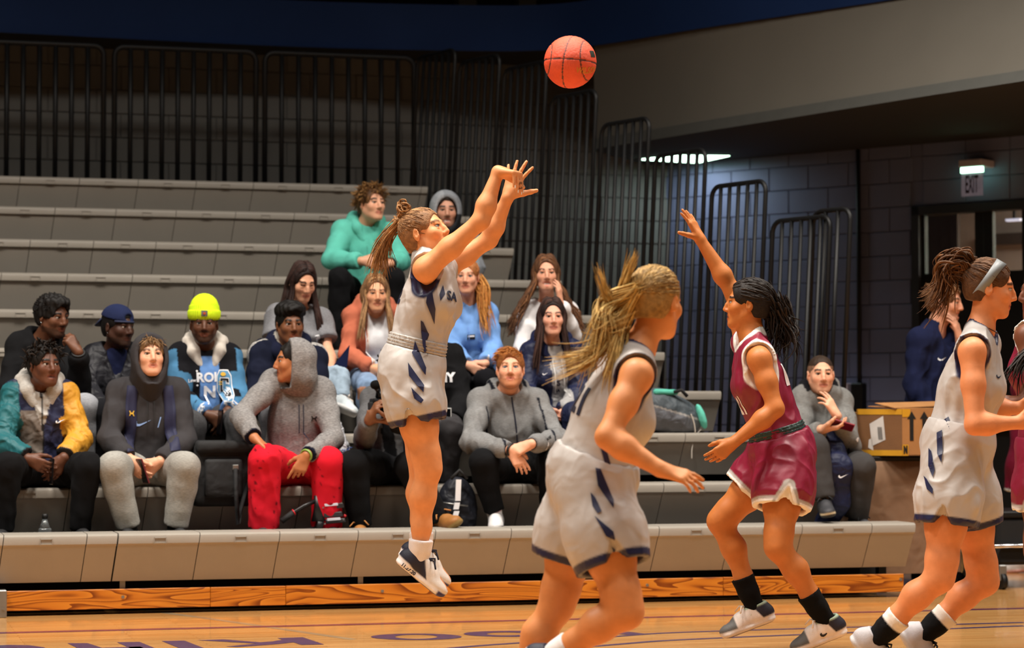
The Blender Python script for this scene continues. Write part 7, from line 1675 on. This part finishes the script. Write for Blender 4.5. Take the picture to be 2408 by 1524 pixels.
# white carrier bag beside the marled hoodie
c = pY(806, 985, 14.2); z0 = HK[1] + 0.12; root = empty('plastic_bag', (c[0], 14.22, HK[1]), 'crumpled white plastic carrier bag with blue print beside the marled hoodie', 'bag'); F = Field(); b = np.array([c[0], 14.22, HK[1]])
F.ell(b + [0, 0, 0.13], np.eye(3), (0.055, 0.07, 0.145), 0.03); F.cone(b + [0, 0, 0.2], b + [-0.02, 0, 0.36], 0.045, 0.02, 0.03); F.cut(b + [0, 0, 0.002], [0, 0, -1], 0.3)
_, V, Q = soft('bag_body', F, 0.006, (208, 208, 214), mat('white_film', None, rough=0.3, var=0.05, attr=True, spec=0.6, wr=1.0, wrs=30), root, (0.010, 34))
tree = BVHTree.FromPolygons([tuple(v) for v in V], [tuple(int(i) for i in q) for q in Q])
def wrap(txt, size, cz):
    V2, F2 = text_decal(txt, size, 0.001); P = []
    for v in V2:
        q = b + np.array([0.005 + v[0] + 0.002, -0.3, cz + v[1] + v[0] * 0.25]); h = tree.ray_cast(Vector(q), Vector((0, 1, 0)), 1); P.append((np.array(h[0]) if h[0] is not None else q + [0, 0.25, 0]) - [0, 0.002, 0] - np.array(root.location))
    link('print', mesh_from('print', P, F2), mat('blue_print', srgb(60, 90, 170), rough=0.5), root)
wrap('COURT', 0.026, 0.205); wrap('10-98', 0.022, 0.165)
# folded navy folder
c = pY(800, 845, 15.05); root = empty('folder', c, 'dark navy folder standing between the grey T-shirt and salmon hoodie', 'folder')
P = [pY(778, 868, 15.0), pY(822, 812, 15.05), pY(816, 862, 15.0), pY(795, 880, 14.98)]; MB().poly([q - c for q in P], 0.012, (0, 1, 0)).build('cover', mat('navy_card', srgb(16, 22, 50), rough=0.95, spec=0.1), root)
P = [q + np.array([0.004, 0.016, -0.002]) for q in P]; MB().poly([q - c for q in P], 0.006, (0, 1, 0)).build('back_cover', MATS['navy_card'], root)
# video camera held by the operator
c = pY(893, 955, 13.80); root = empty('video_camera', c, 'black video camera with foam microphone held by the camera operator', 'camera'); M_CAM = mat('camera_plastic', srgb(16, 16, 18), rough=0.4, var=0.05); fx_, ux_ = nrm(BH + RT * 0.25), ZUP; rx_ = np.cross(fx_, ux_)
RM = rotm(rx_, fx_, ux_)
MB().box(tuple(-fx_ * 0.05), (0.085, 0.13, 0.09), rot=RM, bevel=0.012, seg=2).build('camera_body', M_CAM, root)
MB().tube([fx_ * 0.01, fx_ * 0.05, fx_ * 0.052, fx_ * 0.10], [0.036, 0.036, 0.043, 0.043], 24).build('lens_barrel', M_CAM, root); MB().tube([fx_ * 0.098, fx_ * 0.1005], [0.043, 0.044], 24, False).build('lens_rim', M_BLACK, root)
MB().tube([fx_ * 0.099, fx_ * 0.1002], 0.034, 24).build('front_lens', mat('lens_glass', srgb(10, 12, 18), rough=0.05, var=0), root)
MB().tube([-fx_ * 0.08 + ux_ * 0.05, -fx_ * 0.06 + ux_ * 0.085, fx_ * 0.0 + ux_ * 0.085, fx_ * 0.02 + ux_ * 0.05], 0.011, 8).build('top_handle', M_CAM, root)
F = Field(); mc = pY(883, 905, 13.76); F.cone(mc - fx_ * 0.03, mc + fx_ * 0.02, 0.026, 0.028, 0.01); soft('foam_windscreen', F, 0.005, (14, 14, 15), M_COTTON, root, (0.0015, 200)); MB().tube([mc - c - ux_ * 0.02 - fx_ * 0.02, ux_ * 0.08 + rx_ * 0.01], 0.007, 8).build('microphone_stalk', M_CAM, root)
MB().box(tuple(rx_ * 0.05 - fx_ * 0.02), (0.022, 0.085, 0.05), rot=RM, bevel=0.008).build('hand_strap', M_BAGK, root)
# tripod with fluid head between the red trousers and the operator
c = pY(770, 1248, 13.80); root = empty('tripod', (c[0], 13.80, dk), 'folded black tripod with silver plated fluid head by the red trousers', 'tripod'); rl = np.array(root.location); M_DG = mat('dark_grey_metal', srgb(52, 52, 56), rough=0.4, metal=0.3)
def tpt(x, y, Y=13.80): return pY(x, y, Y) - rl
hx = nrm(tpt(806, 1182) - tpt(756, 1186)); hz = nrm(tpt(756, 1186) - tpt(766, 1232)); hy = np.cross(hz, hx); HR = rotm(hx, hy, hz)
for (x, y, w, h, nm, m) in ((781, 1190, 0.125, 0.030, 'upper_plate', M_DG), (781, 1210, 0.11, 0.030, 'middle_plate', M_DG), (787, 1225, 0.115, 0.026, 'lower_plate', M_DG)):
    MB().box(tuple(tpt(x, y)), (w, 0.07, h), rot=HR, bevel=0.004).build(nm, m, root)
for (x, y) in ((779, 1187), (785, 1221)): MB().box(tuple(tpt(x, y, 13.757)), (0.078, 0.006, 0.015), rot=HR, bevel=0.001).build('label_strip', mat('pale_strip', srgb(196, 196, 206), rough=0.35), root)
for k in range(4): MB().tube([tpt((760, 803, 764, 808)[k], (1194, 1183, 1232, 1222)[k], 13.762), tpt((760, 803, 764, 808)[k], (1194, 1183, 1232, 1222)[k], 13.756)], 0.005, 8).build('screw', M_STEEL, root)
MB().tube([tpt(744, 1165), tpt(748, 1190), tpt(750, 1225)], [0.016, 0.022, 0.045], 14).build('pan_drum', M_CAM, root); MB().tube([tpt(748, 1172), tpt(775, 1170)], 0.018, 12).build('knob', M_CAM, root)
MB().tube([tpt(742, 1178), tpt(715, 1190), tpt(690, 1205), tpt(662, 1226)], 0.012, 8).build('pan_bar', M_CAM, root); MB().tube([tpt(690, 1205), tpt(662, 1226)], 0.017, 10).build('grip', M_BAGK, root)
MB().tube([tpt(692, 1204), tpt(689.5, 1205.5)], 0.019, 10).build('grip_ring', mat('red_ring', srgb(190, 30, 40), rough=0.4), root); MB().tube([tpt(742, 1235), tpt(756, 1238)], 0.05, 16).build('bowl', M_CAM, root)
base = np.array([0, 0, 0.0])
for k in range(3): MB().tube([tpt(755, 1236) + np.array([0, 0, -0.01]), np.array([-0.30 + 0.10 * k, 0.02 * k - 0.02, 0.02])], 0.016, 8).build('leg', M_CAM, root)
for (x, y) in ((780, 1238), (808, 1212)): MB().tube([tpt(x, y), tpt(x + 5, y + 3)], 0.010, 8).build('red_lever', mat('red_ring', None), root)
# water bottle on the foot deck at the left
c = pY(108, 1252, 13.72); root = empty('water_bottle', (c[0], 13.80, dk), 'clear square plastic water bottle with black cap by the left shins', 'bottle'); M_PET = mat('clear_plastic', srgb(225, 232, 235), rough=0.05, var=0, trans=0.92); zt = float(pY(108, 1212, 13.80)[2]) - dk
MB().box((0, 0, (zt - 0.07) / 2), (0.072, 0.072, zt - 0.07), bevel=0.012, seg=3).build('bottle_body', M_PET, root, smooth=True); MB().tube([(0, 0, zt - 0.072), (0, 0, zt - 0.045), (0, 0, zt - 0.02)], [0.034, 0.02, 0.013], 14).build('shoulder', M_PET, root); MB().tube([(0, 0, zt - 0.02), (0, 0, zt + 0.008)], 0.016, 16).build('cap', M_BLACK, root)
MB().box((0.008, -0.0375, zt - 0.125), (0.04, 0.002, 0.05)).build('label', mat('dark_label', srgb(24, 28, 44), rough=0.5), root)
V2, F2 = text_decal('P', 0.035, 0.001); link('print', mesh_from('print', [(0.008 + v[0], -0.0395, zt - 0.125 + v[1]) for v in V2], F2), M_PRINT_W, root)
# cardboard boxes on a draped trolley at the bleacher end
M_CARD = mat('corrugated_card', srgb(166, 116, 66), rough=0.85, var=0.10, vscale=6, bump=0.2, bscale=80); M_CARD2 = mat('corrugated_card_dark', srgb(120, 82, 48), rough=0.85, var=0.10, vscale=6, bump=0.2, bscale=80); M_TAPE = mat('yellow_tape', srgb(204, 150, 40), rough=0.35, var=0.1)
q0 = pY(2122, 1072, 13.98); bx0 = float(q0[0]); zlow = float(q0[2]); ztop = float(pY(2122, 962, 13.98)[2]); ang = math.radians(16); ex_, ey_ = np.array([math.cos(ang), math.sin(ang), 0]), np.array([-math.sin(ang), math.cos(ang), 0])
lx0 = float((pY(2122, 1000, 13.98) - pY(2046, 1000, 13.98))[0])
root = empty('cardboard_box', (bx0, 13.98, zlow), 'open cardboard box with black up arrows and yellow tape', 'box'); H_ = ztop - zlow; LW = 0.62; SD_ = 0.42
# corner of the box at the measured edge; long face to the right, short face to the left
lf = nrm(np.array([-0.72, 0.69, 0])); rf = nrm(np.array([0.985, 0.17, 0]))
wl = 0.30
def face(a, b_, z0, z1, th, m, nm, nrm_):
    P = [a + ZUP * z0, b_ + ZUP * z0, b_ + ZUP * z1, a + ZUP * z1]; return MB().poly(P, th, nrm_).build(nm, m, root)
O = np.zeros(3); Rr = rf * LW; Ll = lf * wl; nl = nrm(np.array([lf[1], -lf[0], 0])); nr_ = nrm(np.array([-rf[1], rf[0], 0]))
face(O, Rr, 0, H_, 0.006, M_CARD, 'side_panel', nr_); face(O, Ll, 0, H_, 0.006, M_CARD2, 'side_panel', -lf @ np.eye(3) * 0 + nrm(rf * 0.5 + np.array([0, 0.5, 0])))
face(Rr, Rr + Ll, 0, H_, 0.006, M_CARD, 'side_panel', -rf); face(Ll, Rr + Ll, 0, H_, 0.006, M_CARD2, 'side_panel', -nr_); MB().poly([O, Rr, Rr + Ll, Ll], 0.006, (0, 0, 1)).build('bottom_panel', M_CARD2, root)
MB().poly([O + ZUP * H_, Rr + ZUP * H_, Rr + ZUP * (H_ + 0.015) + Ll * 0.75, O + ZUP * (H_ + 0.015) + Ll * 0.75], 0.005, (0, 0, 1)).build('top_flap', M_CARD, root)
MB().poly([O + ZUP * (H_ + 0.004) + Ll * 0.1 - rf * 0.02, Rr + ZUP * (H_ + 0.03) + Ll * 0.1, Rr + ZUP * (H_ + 0.05) + Ll * 0.6, O + ZUP * (H_ + 0.035) + Ll * 0.6], 0.004, (0, 0, 1)).build('top_flap', M_CARD, root)
def stamp(P2, o, u, m, nm='print', n=None):
    n = np.asarray(n); link(nm, mesh_from(nm, [o + u * x + ZUP * y + n * 0.002 for x, y in P2], [tuple(range(len(P2)))]), m, root)
ARW = [(-0.018, 0), (0.018, 0), (0.018, 0.14), (0.042, 0.14), (0, 0.19), (-0.042, 0.14), (-0.018, 0.14)]
kA = H_ / 0.30
for xx in (0.07, 0.165): stamp([(x * 0.8 , y * kA) for x, y in ARW], rf * xx + ZUP * H_ * 0.32, rf, M_PRINT_K, 'arrow', -nr_)
stamp([(0, 0), (0.045, 0), (0.045, H_ * 0.24), (0, H_ * 0.24)], O + ZUP * 0.0, rf, M_TAPE, 'tape', -nr_); stamp([(0, 0), (0.06, 0), (0.06, 0.05), (0, 0.05)], ZUP * (H_ - 0.05), rf, M_TAPE, 'tape', -nr_)
ol = -nrm(rf * 0.5 + np.array([0, 0.5, 0]))
stamp([(0, 0), (wl, 0), (wl, 0.035), (0, 0.035)], O, lf, M_TAPE, 'tape', ol); stamp([(0, 0), (wl, 0), (wl, 0.035), (0, 0.035)], ZUP * (H_ - 0.035), lf, M_TAPE, 'tape', ol)
stamp([(0.11, 0.10), (0.20, 0.06), (0.215, 0.20), (0.125, 0.25)], O, lf, mat('paper_label', srgb(205, 200, 196), rough=0.7), 'paper_label', ol); stamp([(0.19, 0.03), (0.225, 0.05), (0.22, 0.10), (0.20, 0.11)], O, lf, mat('paper_label', None), 'paper_label', ol)
for k in range(5): stamp([(0.128 + 0.006 * k, 0.10 + 0.0 * k), (0.131 + 0.006 * k, 0.10), (0.138 + 0.006 * k, 0.18), (0.135 + 0.006 * k, 0.18)], ol * 0.002, lf, M_PRINT_K, 'barcode', ol)
V2, F2 = text_decal('N', 0.06, 0.006); link('print', mesh_from('print', [rf * (0.022 + v[0] * 0.6) + ZUP * (0.035 + v[1]) - nr_ * 0.004 for v in V2], F2), M_PRINT_K, root)
# second, plainer box to its left
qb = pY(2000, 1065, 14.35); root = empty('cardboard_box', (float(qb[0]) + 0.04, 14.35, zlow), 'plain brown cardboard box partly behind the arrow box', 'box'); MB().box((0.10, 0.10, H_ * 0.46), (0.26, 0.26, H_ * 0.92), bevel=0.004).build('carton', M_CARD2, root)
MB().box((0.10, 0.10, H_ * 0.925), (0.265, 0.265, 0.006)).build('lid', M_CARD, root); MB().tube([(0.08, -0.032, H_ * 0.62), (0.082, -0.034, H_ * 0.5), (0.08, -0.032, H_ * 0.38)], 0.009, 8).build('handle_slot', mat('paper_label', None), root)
# trolley below, covered by a brown cloth, on castors
cx0, cx1 = float(pY(1985, 1200, 14.1)[0]), float(pY(2152, 1200, 14.05)[0])
root = empty('draped_trolley', ((cx0 + cx1) / 2, 14.38, 0), 'low trolley draped with brown paper cloth under the cardboard boxes', 'trolley'); W_ = cx1 - cx0 + 0.42
ex0 = bx0 + 0.05 - (cx0 + cx1) / 2
n = 48; V = []; 
for iz, z in enumerate(np.linspace(0.10, zlow - 0.035, 6)):
    for i in range(n):
        a = 2 * math.pi * i / n; sx = math.copysign(abs(math.cos(a)) ** 0.35, math.cos(a)) * W_ / 2 + 0.15; sy = math.copysign(abs(math.sin(a)) ** 0.35, math.sin(a)) * 0.30; f_ = 1 + 0.035 * math.sin(a * 11) * (1 - iz / 6); V.append((sx * f_, sy * f_, z))
Fq = [(r * n + i, r * n + (i + 1) % n, (r + 1) * n + (i + 1) % n, (r + 1) * n + i) for r in range(5) for i in range(n)] + [tuple(range(5 * n, 6 * n))]
link('cloth', mesh_from('cloth', V, Fq, True), mat('brown_cloth', srgb(124, 94, 70), rough=0.9, var=0.08, wr=0.5, wrs=7), root); MB().box((0.15, 0, zlow - 0.022), (W_ + 0.06, 0.60, 0.03), bevel=0.006).build('deck', M_BLACK, root)
for sx in (-1, 1):
    for sy in (-1, 1): MB().tube([(0.15 + sx * W_ * 0.40, sy * 0.22 - 0.012, 0.045), (0.15 + sx * W_ * 0.40, sy * 0.22 + 0.012, 0.045)], 0.045, 16).build('castor', M_BLACK, root); MB().tube([(0.15 + sx * W_ * 0.40, sy * 0.22, 0.05), (0.15 + sx * W_ * 0.40, sy * 0.22, zlow - 0.04)], 0.015, 8).build('post', M_BLACK, root)
# black equipment cart at the right edge, its castor and rail showing
c = pZ(2360, 1387, 0.0); root = empty('equipment_cart', (c[0], c[1], 0), 'black rolling equipment cart at the right edge with a chrome rail', 'cart')
MB().box((0.30, 0.30, 0.30), (0.62, 0.50, 0.30), bevel=0.02).build('case_body', M_VOID, root); MB().box((0.30, 0.30, 0.47), (0.64, 0.52, 0.04), bevel=0.01).build('lid', M_BLACK, root)
zr = float(pY(2376, 1284, c[1] + 0.03)[2]); MB().tube([(-0.05, 0.03, zr), (0.60, 0.03, zr)], 0.014, 10).build('chrome_rail', M_SILVER, root)
for sx in (0.0, 0.55):
    for sy in (0.02, 0.5):
        MB().tube([(sx - 0.016, sy, 0.052), (sx + 0.016, sy, 0.052)], 0.052, 18).build('castor', M_BLACK, root); MB().box((sx, sy, 0.105), (0.05, 0.04, 0.10), bevel=0.006).build('castor_fork', M_STEEL, root)
MB().box((0.02, 0.25, 0.95), (0.06, 0.06, 0.95), bevel=0.006).build('upright', M_BLACK, root)
